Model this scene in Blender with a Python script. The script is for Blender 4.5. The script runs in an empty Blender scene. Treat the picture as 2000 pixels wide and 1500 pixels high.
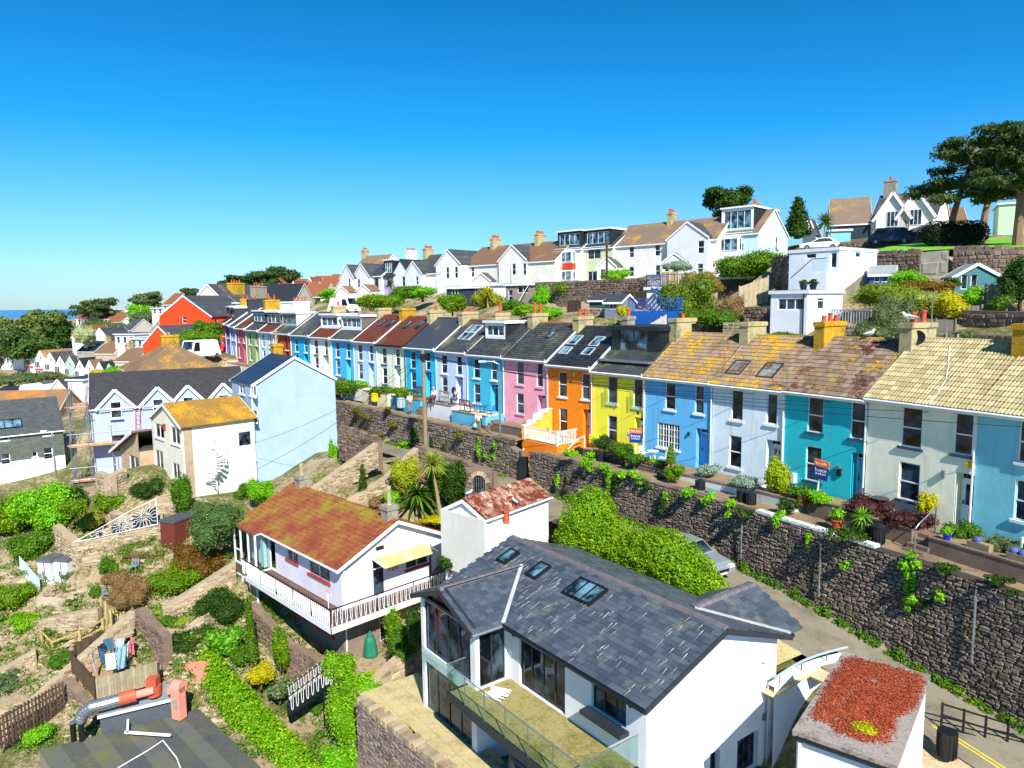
import bpy, math, random, bmesh
import numpy as np
from mathutils import Vector, Matrix
random.seed(7); rng = np.random.default_rng(7)
S = bpy.context.scene
COL = S.collection
F = 1388.0; PITCH = math.atan(158/1388); ROLL = math.radians(-0.7); CZ = 60.0
cam = bpy.data.cameras.new('camera'); cam_o = bpy.data.objects.new('camera', cam); COL.objects.link(cam_o)
cam.sensor_width = 36; cam.lens = 36*F/2000; cam.clip_start = 0.5; cam.clip_end = 60000
cam_o.location = (0, 0, CZ)
cam_o.matrix_world = Matrix.Translation((0, 0, CZ)) @ Matrix.Rotation(math.radians(90)-PITCH, 4, 'X') @ Matrix.Rotation(ROLL, 4, 'Z')
S.camera = cam_o
S.render.resolution_x = 1024; S.render.resolution_y = 768
SUN_AZ = 163.0; SUN_EL = 41.0      # azimuth clockwise from +Y
w = bpy.data.worlds.new("World"); S.world = w; w.use_nodes = True
nt = w.node_tree; nt.nodes.clear()
sky = nt.nodes.new('ShaderNodeTexSky'); sky.sky_type = 'NISHITA'; sky.sun_disc = False
sky.sun_elevation = math.radians(SUN_EL); sky.sun_rotation = math.radians(SUN_AZ)
sky.air_density = 1.25; sky.dust_density = 0.15; sky.ozone_density = 2.6; sky.altitude = 60
hsv = nt.nodes.new('ShaderNodeHueSaturation'); hsv.inputs['Saturation'].default_value = 1.0; hsv.inputs['Hue'].default_value = 0.5
bg = nt.nodes.new('ShaderNodeBackground'); bg.inputs[1].default_value = 0.15
wo = nt.nodes.new('ShaderNodeOutputWorld')
nt.links.new(sky.outputs[0], hsv.inputs['Color']); tcw = nt.nodes.new('ShaderNodeTexCoord'); sx_ = nt.nodes.new('ShaderNodeSeparateXYZ'); rp = nt.nodes.new('ShaderNodeValToRGB'); mxw = nt.nodes.new('ShaderNodeMix'); mxw.data_type = 'RGBA'; mxw.blend_type = 'MULTIPLY'; mxw.inputs[0].default_value = 1
nt.links.new(tcw.outputs['Generated'], sx_.inputs[0]); nt.links.new(sx_.outputs[2], rp.inputs[0]); el_ = rp.color_ramp.elements
for k_, (p_, c_) in enumerate([(0.0, (.20, .33, .54, 1)), (0.05, (.20, .36, .60, 1)), (0.12, (.14, .35, .60, 1)), (0.22, (.03, .32, .56, 1)), (.5, (.006, .22, .37, 1)), (1.0, (.03, .22, .36, 1))]):
    e_ = el_[k_] if k_ < 2 else el_.new(p_); e_.position = p_; e_.color = c_
nt.links.new(hsv.outputs[0], mxw.inputs[6]); nt.links.new(rp.outputs[0], mxw.inputs[7]); nt.links.new(mxw.outputs[2], bg.inputs[0]); nt.links.new(bg.outputs[0], wo.inputs[0])
sd = bpy.data.lights.new('sun', 'SUN'); sd.energy = 4.1; sd.angle = math.radians(0.5); sd.color = (1.0, 0.95, 0.86)
so = bpy.data.objects.new('sun', sd); COL.objects.link(so)
az, el = math.radians(SUN_AZ), math.radians(SUN_EL)
sdir = Vector((math.sin(az)*math.cos(el), math.cos(az)*math.cos(el), math.sin(el)))
so.rotation_euler = sdir.to_track_quat('Z', 'Y').to_euler(); so.location = (20, -20, 100)
vs = S.view_settings; vs.view_transform = 'Standard'; vs.look = 'None'; vs.gamma = 1; vs.use_curve_mapping = False; vs.exposure = 0.95
S.render.engine = 'CYCLES'
def ray(px, py):
    x = (px-1000)/F; y = (750-py)/F
    c, s = math.cos(ROLL), math.sin(ROLL)
    x, y = x*c-y*s, x*s+y*c
    cp, sp = math.cos(PITCH), math.sin(PITCH)
    return (x, cp+y*sp, -sp+y*cp)
def P(px, py, Y):
    r = ray(px, py); t = Y/r[1]; return (r[0]*t, Y, CZ+r[2]*t)
def PZ(px, py, z):
    r = ray(px, py); t = (z-CZ)/r[2]; return (r[0]*t, r[1]*t, z)
def proj(x, y, z):
    z = z-CZ; cp, sp = math.cos(PITCH), math.sin(PITCH)
    d = y*cp-z*sp; u = y*sp+z*cp; c, s = math.cos(ROLL), math.sin(ROLL)
    return (1000+F*(x*c+u*s)/d, 750-F*(-x*s+u*c)/d)
class Fr:
    """local frame of a building: u along its front (to the right), v to the back"""
    def __init__(s, x, y, z, ang):
        s.o = (x, y, z); a = math.radians(ang); s.a = a; s.u = (math.cos(a), math.sin(a)); s.v = (-s.u[1], s.u[0])
    def l(s, x, y):
        dx, dy = x-s.o[0], y-s.o[1]; return dx*s.u[0]+dy*s.u[1], dx*s.v[0]+dy*s.v[1]
    def w(s, u, v, z=0): return (s.o[0]+u*s.u[0]+v*s.v[0], s.o[1]+u*s.u[1]+v*s.v[1], s.o[2]+z)
    def onz(s, px, py, z=0):
        x, y, _ = PZ(px, py, s.o[2]+z); return s.l(x, y)
    def onv(s, px, py, v=0):
        r = ray(px, py); t = (v+s.o[0]*s.v[0]+s.o[1]*s.v[1])/(r[0]*s.v[0]+r[1]*s.v[1])
        return s.l(r[0]*t, r[1]*t)[0], CZ+r[2]*t-s.o[2]
    def onu(s, px, py, u=0):
        r = ray(px, py); t = (u+s.o[0]*s.u[0]+s.o[1]*s.u[1])/(r[0]*s.u[0]+r[1]*s.u[1])
        return s.l(r[0]*t, r[1]*t)[1], CZ+r[2]*t-s.o[2]
    def rectv(s, L, R, T, B, v=0):      # photo rectangle on a front plane -> u0, z0, w, h
        a = s.onv(L, (T+B)/2, v)[0]; b = s.onv(R, (T+B)/2, v)[0]; m = (L+R)/2
        t = s.onv(m, T, v)[1]; bb = s.onv(m, B, v)[1]; return a, bb, b-a, t-bb
    def rectu(s, L, R, T, B, u=0):
        a = s.onu(L, (T+B)/2, u)[0]; b = s.onu(R, (T+B)/2, u)[0]; m = (L+R)/2
        t = s.onu(m, T, u)[1]; bb = s.onu(m, B, u)[1]; return a, bb, b-a, t-bb
def lin(c):
    return c/12.92 if c <= 0.04045 else ((c+0.055)/1.055)**2.4
def C(h, k=1.0):
    h = h.lstrip('#'); return tuple(min(0.95, lin(int(h[i:i+2], 16)/255)*k) for i in (0, 2, 4))+(1,)
class MB:
    def __init__(s): s.v = []; s.f = []; s.m = []; s.r = []
    def poly(s, pts, m=0, r=0.5):
        b = len(s.v); s.v += [tuple(p) for p in pts]; s.f.append(tuple(range(b, b+len(pts)))); s.m.append(m); s.r.append(r)
    def box(s, x0, x1, y0, y1, z0, z1, m=0, r=0.5, M=None):
        b = len(s.v); c = [(x0,y0,z0),(x1,y0,z0),(x1,y1,z0),(x0,y1,z0),(x0,y0,z1),(x1,y0,z1),(x1,y1,z1),(x0,y1,z1)]
        if M is not None: c = [tuple(M @ Vector(p)) for p in c]
        s.v += c
        for f in ((0,3,2,1),(4,5,6,7),(0,1,5,4),(1,2,6,5),(2,3,7,6),(3,0,4,7)):
            s.f.append(tuple(b+i for i in f)); s.m.append(m); s.r.append(r)
        return s
    def bar(s, a, b, w=0.05, h=None, m=0, r=0.5):      # box beam from a to b
        a, b = Vector(a), Vector(b); d = b-a; L = d.length
        if L < 1e-6: return s
        h = h or w; q = d.to_track_quat('X', 'Z').to_matrix().to_4x4(); M = Matrix.Translation(a) @ q
        return s.box(0, L, -w/2, w/2, -h/2, h/2, m, r, M)
    def tube(s, pts, rad, n=8, m=0, r=0.5, cap=True):
        pts = [Vector(p) for p in pts]; rs = rad if isinstance(rad, (list, tuple)) else [rad]*len(pts)
        base = len(s.v); up = Vector((0, 0, 1))
        d0 = (pts[1]-pts[0]).normalized(); x = d0.cross(up)
        if x.length < 1e-3: x = Vector((1, 0, 0))
        x.normalize()
        for i, p in enumerate(pts):
            d = (pts[min(i+1, len(pts)-1)]-pts[max(i-1, 0)]).normalized()
            x = (x-d*x.dot(d)); x = x.normalized() if x.length > 1e-4 else Vector((1, 0, 0)); y = d.cross(x)
            for k in range(n):
                a = 2*math.pi*k/n; s.v.append(tuple(p+(x*math.cos(a)+y*math.sin(a))*rs[i]))
        for i in range(len(pts)-1):
            for k in range(n):
                k2 = (k+1) % n; s.f.append((base+i*n+k, base+i*n+k2, base+(i+1)*n+k2, base+(i+1)*n+k)); s.m.append(m); s.r.append(r)
        if cap:
            s.f.append(tuple(base+k for k in range(n))[::-1]); s.m.append(m); s.r.append(r)
            e = base+(len(pts)-1)*n; s.f.append(tuple(e+k for k in range(n))); s.m.append(m); s.r.append(r)
        return s
    def lathe(s, prof, c=(0, 0, 0), n=12, m=0, r=0.5):   # prof [(radius, z)]
        return s.tube([(c[0], c[1], c[2]+z+1e-5*i) for i, (q, z) in enumerate(prof)], [q for q, z in prof], n, m, r) if False else s._lathe(prof, c, n, m, r)
    def _lathe(s, prof, c, n, m, r):
        b = len(s.v)
        for q, z in prof:
            for k in range(n):
                a = 2*math.pi*k/n; s.v.append((c[0]+q*math.cos(a), c[1]+q*math.sin(a), c[2]+z))
        for i in range(len(prof)-1):
            for k in range(n):
                k2 = (k+1) % n; s.f.append((b+i*n+k, b+i*n+k2, b+(i+1)*n+k2, b+(i+1)*n+k)); s.m.append(m); s.r.append(r)
        s.f.append(tuple(b+k for k in range(n))[::-1]); s.m.append(m); s.r.append(r)
        e = b+(len(prof)-1)*n; s.f.append(tuple(e+k for k in range(n))); s.m.append(m); s.r.append(r)
        return s
    def blob(s, c, R, n=8, m=0, r=0.5, jit=0.12):
        b = len(s.v); rings = max(3, n//2)
        for i in range(rings+1):
            th = math.pi*i/rings
            for k in range(n):
                a = 2*math.pi*k/n; q = 1+random.uniform(-jit, jit)
                s.v.append((c[0]+R[0]*q*math.sin(th)*math.cos(a), c[1]+R[1]*q*math.sin(th)*math.sin(a), c[2]+R[2]*q*math.cos(th)))
        for i in range(rings):
            for k in range(n):
                k2 = (k+1) % n; s.f.append((b+i*n+k, b+(i+1)*n+k, b+(i+1)*n+k2, b+i*n+k2)); s.m.append(m); s.r.append(r)
        return s
    def mesh(s, name, mats):
        me = bpy.data.meshes.new(name); me.from_pydata(s.v, [], s.f)
        for q in (mats if isinstance(mats, (list, tuple)) else [mats]): me.materials.append(q)
        if len(set(s.m)) > 1 or (s.m and s.m[0]): me.polygons.foreach_set('material_index', s.m)
        at = me.attributes.new('rnd', 'FLOAT', 'FACE'); at.data.foreach_set('value', s.r)
        me.update(); return me
    def build(s, name, mats, parent=None, loc=(0, 0, 0), rz=0, smooth=False):
        me = s.mesh(name, mats)
        if smooth: me.polygons.foreach_set('use_smooth', [True]*len(me.polygons))
        return link(name, me, parent, loc, rz)
def link(name, me, parent=None, loc=(0, 0, 0), rz=0):
    o = bpy.data.objects.new(name, me); COL.objects.link(o); o.location = loc; o.rotation_euler = (0, 0, rz)
    if parent is not None: o.parent = parent
    return o
def npmesh(name, V, Fq, mats, rnd=None, tri=False, smooth=False):
    """fast mesh from numpy: V (n,3), Fq (m,4|3)"""
    me = bpy.data.meshes.new(name); k = Fq.shape[1]
    me.vertices.add(len(V)); me.vertices.foreach_set('co', V.astype(np.float32).ravel())
    me.loops.add(Fq.size); me.loops.foreach_set('vertex_index', Fq.astype(np.int32).ravel())
    me.polygons.add(len(Fq)); me.polygons.foreach_set('loop_start', np.arange(len(Fq), dtype=np.int32)*k)
    for q in (mats if isinstance(mats, (list, tuple)) else [mats]): me.materials.append(q)
    if rnd is not None:
        at = me.attributes.new('rnd', 'FLOAT', 'FACE'); at.data.foreach_set('value', rnd.astype(np.float32))
    me.polygons.foreach_set('use_smooth', np.full(len(Fq), bool(smooth)))
    me.update(calc_edges=True); me.validate(); return me
def tag(o, label=None, cat=None, group=None, kind=None):
    if label: o['label'] = label
    if cat: o['category'] = cat
    if group: o['group'] = group
    if kind: o['kind'] = kind
    return o
def thing(name, label, cat, loc=(0, 0, 0), rz=0, group=None):
    o = bpy.data.objects.new(name, None); COL.objects.link(o); o.location = loc; o.rotation_euler = (0, 0, rz); o.empty_display_size = 0.3
    return tag(o, label, cat, group)
def thing_f(name, label, cat, fr, group=None): return thing(name, label, cat, fr.o, fr.a, group)
def copy_tree(o, loc=None, rz=None, parent=None, label=None, group=None):
    c = o.copy(); COL.objects.link(c)
    if parent is not None: c.parent = parent
    if loc is not None: c.location = loc
    if rz is not None: c.rotation_euler = (0, 0, rz)
    if label: c['label'] = label
    if group: c['group'] = group
    for ch in list(KIDS.get(o.name, [])) or [k for k in o.children]:
        copy_tree(ch, parent=c)
    return c
KIDS = {}
_M = {}
def nodes(name):
    m = bpy.data.materials.new(name); m.use_nodes = True; t = m.node_tree; b = t.nodes['Principled BSDF']; return m, t, b
def N(t, typ, **k):
    n = t.nodes.new(typ)
    for a, v in k.items(): setattr(n, a, v)
    return n
def noise(t, vec, scale, detail=4, rough=0.6, sx=None):
    if sx is not None:
        mp = N(t, 'ShaderNodeMapping'); mp.inputs['Scale'].default_value = sx; t.links.new(vec, mp.inputs[0]); vec = mp.outputs[0]
    n = N(t, 'ShaderNodeTexNoise'); n.inputs['Scale'].default_value = scale; n.inputs['Detail'].default_value = detail; n.inputs['Roughness'].default_value = rough
    t.links.new(vec, n.inputs['Vector']); return n.outputs[0]
def ramp(t, fac, stops):
    r = N(t, 'ShaderNodeValToRGB'); e = r.color_ramp.elements
    while len(e) < len(stops): e.new(0.5)
    for i, (p, c) in enumerate(stops): e[i].position = p; e[i].color = c if not isinstance(c, (int, float)) else (c, c, c, 1)
    t.links.new(fac, r.inputs[0]); return r.outputs[0]
def mix(t, fac, a, b, typ='MIX'):
    n = N(t, 'ShaderNodeMix', data_type='RGBA', blend_type=typ)
    for sock, v in ((n.inputs[0], fac), (n.inputs[6], a), (n.inputs[7], b)):
        if isinstance(v, (int, float, tuple)): sock.default_value = v
        else: t.links.new(v, sock)
    return n.outputs[2]
def math2(t, op, a, b):
    n = N(t, 'ShaderNodeMath', operation=op)
    for i, v in enumerate((a, b)):
        if isinstance(v, (int, float)): n.inputs[i].default_value = v
        else: t.links.new(v, n.inputs[i])
    return n.outputs[0]
def bump(t, b, h, s=0.3, d=0.02):
    n = N(t, 'ShaderNodeBump'); n.inputs['Strength'].default_value = s; n.inputs['Distance'].default_value = d
    t.links.new(h, n.inputs['Height']); t.links.new(n.outputs[0], b.inputs['Normal'])
def pos(t): return N(t, 'ShaderNodeNewGeometry').outputs['Position']
def rnd(t): return N(t, 'ShaderNodeAttribute', attribute_name='rnd').outputs['Fac']
def cached(fn):
    def g(*a, **k):
        key = (fn.__name__, a, tuple(sorted(k.items())))
        if key not in _M: _M[key] = fn(*a, **k)
        return _M[key]
    return g
@cached
def flat(col, rough=0.5, metal=0.0, var=0.12, bmp=0.0, scale=3.0, spec=0.5):
    m, t, b = nodes('mat_'+col.strip('#')); c = C(col); d = tuple(x*(1-var) for x in c[:3])+(1,); e = tuple(min(.95, x*(1+var)) for x in c[:3])+(1,)
    p = pos(t); f = noise(t, p, scale, 5); t.links.new(ramp(t, f, [(0.3, d), (0.7, e)]), b.inputs['Base Color'])
    b.inputs['Roughness'].default_value = rough; b.inputs['Metallic'].default_value = metal; b.inputs['Specular IOR Level'].default_value = spec
    if bmp: bump(t, b, noise(t, p, scale*8, 4), bmp, 0.02)
    return m
@cached
def render_wall(col, dirt=0.35, k=1.0):
    """painted roughcast: broad patches, faint vertical runs, grit"""
    m, t, b = nodes('render_'+col.strip('#')); c = C(col, k); p = pos(t)
    d = tuple(x*0.80 for x in c[:3])+(1,)
    broad = noise(t, p, 0.7, 6, 0.65); run = noise(t, p, 1.0, 4, 0.6, (3.2, 3.2, 0.22)); spots = noise(t, p, 5.0, 6, 0.75)
    f1 = ramp(t, broad, [(0.38, 0.0), (0.68, 1.0)]); c1 = mix(t, math2(t, 'MULTIPLY', f1, 0.55), c, d)
    f2 = ramp(t, run, [(0.56, 0.0), (0.76, 1.0)]); g = sum(c[:3])/3; dirtc = (g*0.42, g*0.42, g*0.38, 1)
    c2 = mix(t, math2(t, 'MULTIPLY', f2, dirt*0.6), c1, dirtc)
    f3 = ramp(t, spots, [(0.66, 0.0), (0.78, 1.0)]); c3 = mix(t, math2(t, 'MULTIPLY', f3, dirt*0.5), c2, dirtc)
    t.links.new(c3, b.inputs['Base Color']); b.inputs['Roughness'].default_value = 0.82; b.inputs['Specular IOR Level'].default_value = 0.3
    h = math2(t, 'ADD', noise(t, p, 2.2, 3), math2(t, 'MULTIPLY', noise(t, p, 45, 3), 0.12)); bump(t, b, h, 0.35, 0.03)
    return m
@cached
def tilemat(c1, c2, lich='#bfa01c', amt=0.45, moss='#5a2a18', mamt=0.0, scale=0.5, rough=0.85):
    """roof covering: per-tile tone (rnd), lichen and moss patches"""
    m, t, b = nodes('tiles_'+c1.strip('#')); p = pos(t); r = rnd(t)
    base = mix(t, r, C(c1), C(c2)); g = noise(t, p, 9, 5, 0.7); base = mix(t, math2(t, 'MULTIPLY', g, 0.45), base, tuple(x*0.35 for x in C(c1)[:3])+(1,))
    n1 = noise(t, p, scale, 5, 0.6); n2 = noise(t, p, 7, 5, 0.75)
    lf = math2(t, 'ADD', math2(t, 'MULTIPLY', n1, 0.5), math2(t, 'ADD', math2(t, 'MULTIPLY', n2, 0.5), math2(t, 'MULTIPLY', r, 0.14)))
    th = 0.80-0.42*amt; f = ramp(t, lf, [(max(0, th-0.03), 0.0), (min(1, th+0.05), 1.0)])
    col = mix(t, f, base, mix(t, n2, C(lich, 0.6), C(lich, 1.05)))
    if mamt > 0:
        n3 = noise(t, p, scale*1.3+0.1, 5, 0.65, (1, 1, 1.1)); th = 0.72-0.4*mamt
        f3 = ramp(t, math2(t, 'ADD', math2(t, 'MULTIPLY', n3, 0.75), math2(t, 'MULTIPLY', n2, 0.25)), [(th-0.02, 0.0), (th+0.03, 1.0)])
        col = mix(t, f3, col, mix(t, g, C(moss, 0.6), C(moss, 1.4)))
    t.links.new(col, b.inputs['Base Color']); b.inputs['Roughness'].default_value = rough; bump(t, b, n2, 0.4, 0.02)
    return m
@cached
def slatemat(c1='#4a5058', c2='#353a42', lich='#8a8a50', amt=0.1, rows=0, rough=0.5, rot=0.0):
    m, t, b = nodes('slate_'+c1.strip('#')); p = pos(t); r = rnd(t)
    n1 = noise(t, p, 0.5, 5, 0.6); n2 = noise(t, p, 14, 4, 0.7)
    base = mix(t, r, C(c1), C(c2)); base = mix(t, math2(t, 'MULTIPLY', n2, 0.4), base, C(c2, 0.6))
    if rows:
        tc = N(t, 'ShaderNodeTexCoord').outputs['Object']; mp = N(t, 'ShaderNodeMapping'); mp.inputs['Rotation'].default_value = (math.radians(55), 0, 0)
        wv = N(t, 'ShaderNodeTexBrick'); sp = N(t, 'ShaderNodeSeparateXYZ'); cb = N(t, 'ShaderNodeCombineXYZ')
        t.links.new(tc, sp.inputs[0]); t.links.new(math2(t, 'ADD', sp.outputs[0], sp.outputs[1]) if False else sp.outputs[0], cb.inputs[0]); t.links.new(math2(t, 'MULTIPLY', sp.outputs[2], 1.8), cb.inputs[1])
        t.links.new(cb.outputs[0], wv.inputs['Vector']); wv.inputs['Scale'].default_value = 1.0; wv.inputs['Brick Width'].default_value = 0.34; wv.inputs['Row Height'].default_value = 0.26; wv.inputs['Mortar Size'].default_value = 0.015
        wv.inputs['Color1'].default_value = (1, 1, 1, 1); wv.inputs['Color2'].default_value = (0.62, 0.62, 0.62, 1); wv.inputs['Mortar'].default_value = (0.25, 0.25, 0.25, 1)
        base = mix(t, 0.85, base, wv.outputs[0], 'MULTIPLY')
    lf = math2(t, 'ADD', math2(t, 'MULTIPLY', n1, 0.75), math2(t, 'MULTIPLY', noise(t, p, 5, 5, 0.7), 0.25)); th = 0.72-0.4*amt
    f = ramp(t, lf, [(th-0.05, 0.0), (th+0.08, 1.0)]); col = mix(t, math2(t, 'MULTIPLY', f, 0.8), base, C(lich))
    t.links.new(col, b.inputs['Base Color']); b.inputs['Roughness'].default_value = rough; bump(t, b, n2, 0.25, 0.01)
    return m
@cached
def stonemat(c1='#6b5f5a', c2='#3c3432', c3='#8d7c6c', moss=0.15, mort=False):
    m, t, b = nodes('stone_'+c1.strip('#')); p = pos(t); r = rnd(t)
    n1 = noise(t, p, 1.2, 5, 0.7); n2 = noise(t, p, 16, 5, 0.75)
    base = ramp(t, r, [(0.0, C(c2)), (0.5, C(c1)), (1.0, C(c3))]); base = mix(t, math2(t, 'MULTIPLY', n2, 0.55), base, tuple(x*0.35 for x in C(c2)[:3])+(1,))
    base = mix(t, ramp(t, n1, [(0.35, 0.0), (0.7, 0.5)]), base, C(c3))
    f = ramp(t, noise(t, p, 0.8, 6, 0.75), [(0.62-0.3*moss, 0.0), (0.70-0.1*moss, 1.0)])
    col = mix(t, math2(t, 'MULTIPLY', f, min(1, moss*2.2)), base, C('#5d6b22')); t.links.new(col, b.inputs['Base Color'])
    b.inputs['Roughness'].default_value = 0.9; bump(t, b, n2, 0.7, 0.03)
    return m
@cached
def groundmat(stops, s1=0.6, s2=8.0, bmp=0.5, rough=0.95):
    m, t, b = nodes('ground_'+stops[0].strip('#')); p = pos(t)
    f = math2(t, 'ADD', math2(t, 'MULTIPLY', noise(t, p, s1, 6, 0.7), 0.6), math2(t, 'MULTIPLY', noise(t, p, s2, 5, 0.75), 0.4)); k = len(stops)
    t.links.new(ramp(t, f, [(0.36+0.28*i/(k-1), C(c)) for i, c in enumerate(stops)]), b.inputs['Base Color'])
    b.inputs['Roughness'].default_value = rough; bump(t, b, noise(t, p, s2*2, 5, 0.7), bmp, 0.04)
    return m
@cached
def woodmat(c1, c2, rough=0.8):
    m, t, b = nodes('wood_'+c1.strip('#')); p = pos(t); r = rnd(t)
    n = noise(t, p, 3, 5, 0.7, (1, 1, 0.3)); base = mix(t, r, C(c1), C(c2)); base = mix(t, math2(t, 'MULTIPLY', ramp(t, n, [(0.4, 0.0), (0.7, 1.0)]), 0.5), base, C(c2, 0.5))
    t.links.new(base, b.inputs['Base Color']); b.inputs['Roughness'].default_value = rough; bump(t, b, noise(t, p, 30, 3), 0.3, 0.01)
    return m
@cached
def leafmat(c1, c2, c3=None, trans=0.35):
    m, t, b = nodes('leaf_'+c1.strip('#')); p = pos(t); r = rnd(t)
    st = [(0.0, C(c1)), (0.55, C(c2)), (1.0, C(c3 or c2))]; col = ramp(t, r, st)
    n = noise(t, p, 1.1, 5, 0.7); col = mix(t, ramp(t, n, [(0.35, 0.0), (0.7, 0.55)]), col, C(c1)); t.links.new(col, b.inputs['Base Color'])
    b.inputs['Roughness'].default_value = 0.55; b.inputs['Specular IOR Level'].default_value = 0.25
    tr = N(t, 'ShaderNodeBsdfTranslucent'); t.links.new(col, tr.inputs[0]); mx = N(t, 'ShaderNodeMixShader'); mx.inputs[0].default_value = trans
    t.links.new(b.outputs[0], mx.inputs[1]); t.links.new(tr.outputs[0], mx.inputs[2]); t.links.new(mx.outputs[0], t.nodes['Material Output'].inputs[0])
    return m
@cached
def glassmat(c1, c2, rough=0.04):
    """opaque window glass; interior reflections painted in as patchy dark and mid tones"""
    m, t, b = nodes('window_glass'); p = pos(t); f = noise(t, p, 1.3, 3, 0.5)
    t.links.new(ramp(t, f, [(0.42, C(c1)), (0.62, C(c2))]), b.inputs['Base Color']); b.inputs['Roughness'].default_value = rough
    b.inputs['Specular IOR Level'].default_value = 0.42; bump(t, b, noise(t, p, 1.5, 2), 0.05, 0.05)
    return m
@cached
def clearglass(tint='#9fd0c8'):
    m, t, b = nodes('clear_glass'); tr = N(t, 'ShaderNodeBsdfTransparent'); tr.inputs[0].default_value = (.88, .95, .94, 1); gl = N(t, 'ShaderNodeBsdfGlossy'); gl.inputs['Roughness'].default_value = 0.02
    fr = N(t, 'ShaderNodeLayerWeight'); fr.inputs[0].default_value = .12; mx = N(t, 'ShaderNodeMixShader'); t.links.new(math2(t, 'MULTIPLY', fr.outputs[1], .45), mx.inputs[0])
    t.links.new(tr.outputs[0], mx.inputs[1]); t.links.new(gl.outputs[0], mx.inputs[2]); t.links.new(mx.outputs[0], t.nodes['Material Output'].inputs[0])
    return m
WHITE = flat('#e9ecee', 0.35, var=0.04); UPVC = flat('#f1f3f4', 0.3, var=0.03); BLACKM = flat('#15181b', 0.4, var=0.2); DGREY = flat('#2b323a', 0.4, var=0.15)
GLASS = glassmat('#0a1018', '#3c4e5e'); GLASSB = glassmat('#10222e', '#6c93a8'); CLEAR = clearglass()
GALV = flat('#9aa3a8', 0.35, 0.7, 0.15); TERRA = flat('#b8512c', 0.8, var=0.25, bmp=0.2); CONC = flat('#8f887a', 0.9, var=0.25, bmp=0.4)
CHIM = groundmat(('#6f6a54', '#9c9470', '#b9ac80', '#a08a3a'), 0.9, 6, 0.4); CHIMY = groundmat(('#5d4a1c', '#a88420', '#c99a18', '#8a7a50'), 0.8, 5, 0.4)
LEAD = flat('#7f868c', 0.5, 0.3, 0.15)
SLATE = slatemat(); SLATE_D = slatemat('#3c424a', '#24292f', '#6a6a48', 0.08, 1, 0.5); SLATE_G = slatemat('#565a5c', '#3c4042', '#7d7a52', 0.35, 1, 0.6); SLATE_N = slatemat('#5c6670', '#3e4753', '#7c7f68', 0.3)
TILE_Y = tilemat('#9a8672', '#5e4636', '#c49a1c', 0.50, '#4a1f14', 0.22, 0.4); TILE_B = tilemat('#94806e', '#54392c', '#b4901c', 0.36, '#4a2216', 0.35, 0.5)
TILE_T = tilemat('#c4b88c', '#9b8d66', '#d8b020', 0.12, '#6a3020', 0.05, 0.4)
TILE_BR = tilemat('#75593e', '#5a3e2b', '#9a7d1e', 0.3, '#5c2716', 0.75, 0.35); TILE_RED = tilemat('#9a5a3e', '#7c4630', '#c47a1a', 0.45)
ASPH = groundmat(('#57534b', '#77705f', '#8a8270', '#6b6a4c'), 0.5, 18, 0.3); SOIL = groundmat(('#5c4a34', '#8a7150', '#a58b66', '#6f7038'), 0.5, 6, 0.6)
RUBBLE = groundmat(('#6d5c46', '#a28c6c', '#c2ac88', '#8c7a50'), 0.9, 9, 0.9); SCRUB = groundmat(('#3f4a1c', '#66702a', '#8a8040', '#7d6a40'), 0.25, 5, 0.8)
PATHM = groundmat(('#5c4a38', '#85705a', '#96805f', '#6c6a38'), 0.7, 10, 0.5); LAWN = groundmat(('#4f8a14', '#6aa61c', '#86bb2a'), 0.6, 9, 0.5)
PAVE = groundmat(('#8d7c52', '#b0a070', '#c2b284', '#9c9a4c'), 0.8, 8, 0.3)
STONE_D = stonemat('#7c6e66', '#423a3a', '#a09080', 0.3); STONE_L = stonemat('#b09c80', '#78664f', '#d2c0a0', 0.12); STONE_B = stonemat('#7d6a5c', '#453830', '#a08874', 0.12)
L_IVY = leafmat('#3c6a08', '#7fa60c', '#b4c81c'); L_HEDGE = leafmat('#4a8a08', '#8cc012', '#c2dc2a'); L_DARK = leafmat('#1f3c10', '#3f6418', '#6a8a2a'); L_MID = leafmat('#35600e', '#5f8e16', '#94b424')
L_YEL = leafmat('#a8a408', '#d0c814', '#e6e23c'); L_OLIVE = leafmat('#465a34', '#7a8c54', '#a8b07c'); L_BROWN = leafmat('#5e4014', '#8a6a1e', '#a8902c'); L_PINE = leafmat('#2c4420', '#4c6428', '#7c8840', 0.25); L_PURP = leafmat('#3a1a1c', '#64343a', '#8a5654')
L_BRIGHT = leafmat('#4f9a0a', '#8ace14', '#c8ea40'); L_SILV = leafmat('#6f8a74', '#a0b8a4', '#c8d8c4'); L_DRY = leafmat('#7a5c34', '#a88a5c', '#c8b084'); BARK = woodmat('#7d6650', '#4c3c30'); TIMBER = woodmat('#a89a78', '#84755a'); TIMB_D = woodmat('#5a4434', '#3a2c22')
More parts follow.
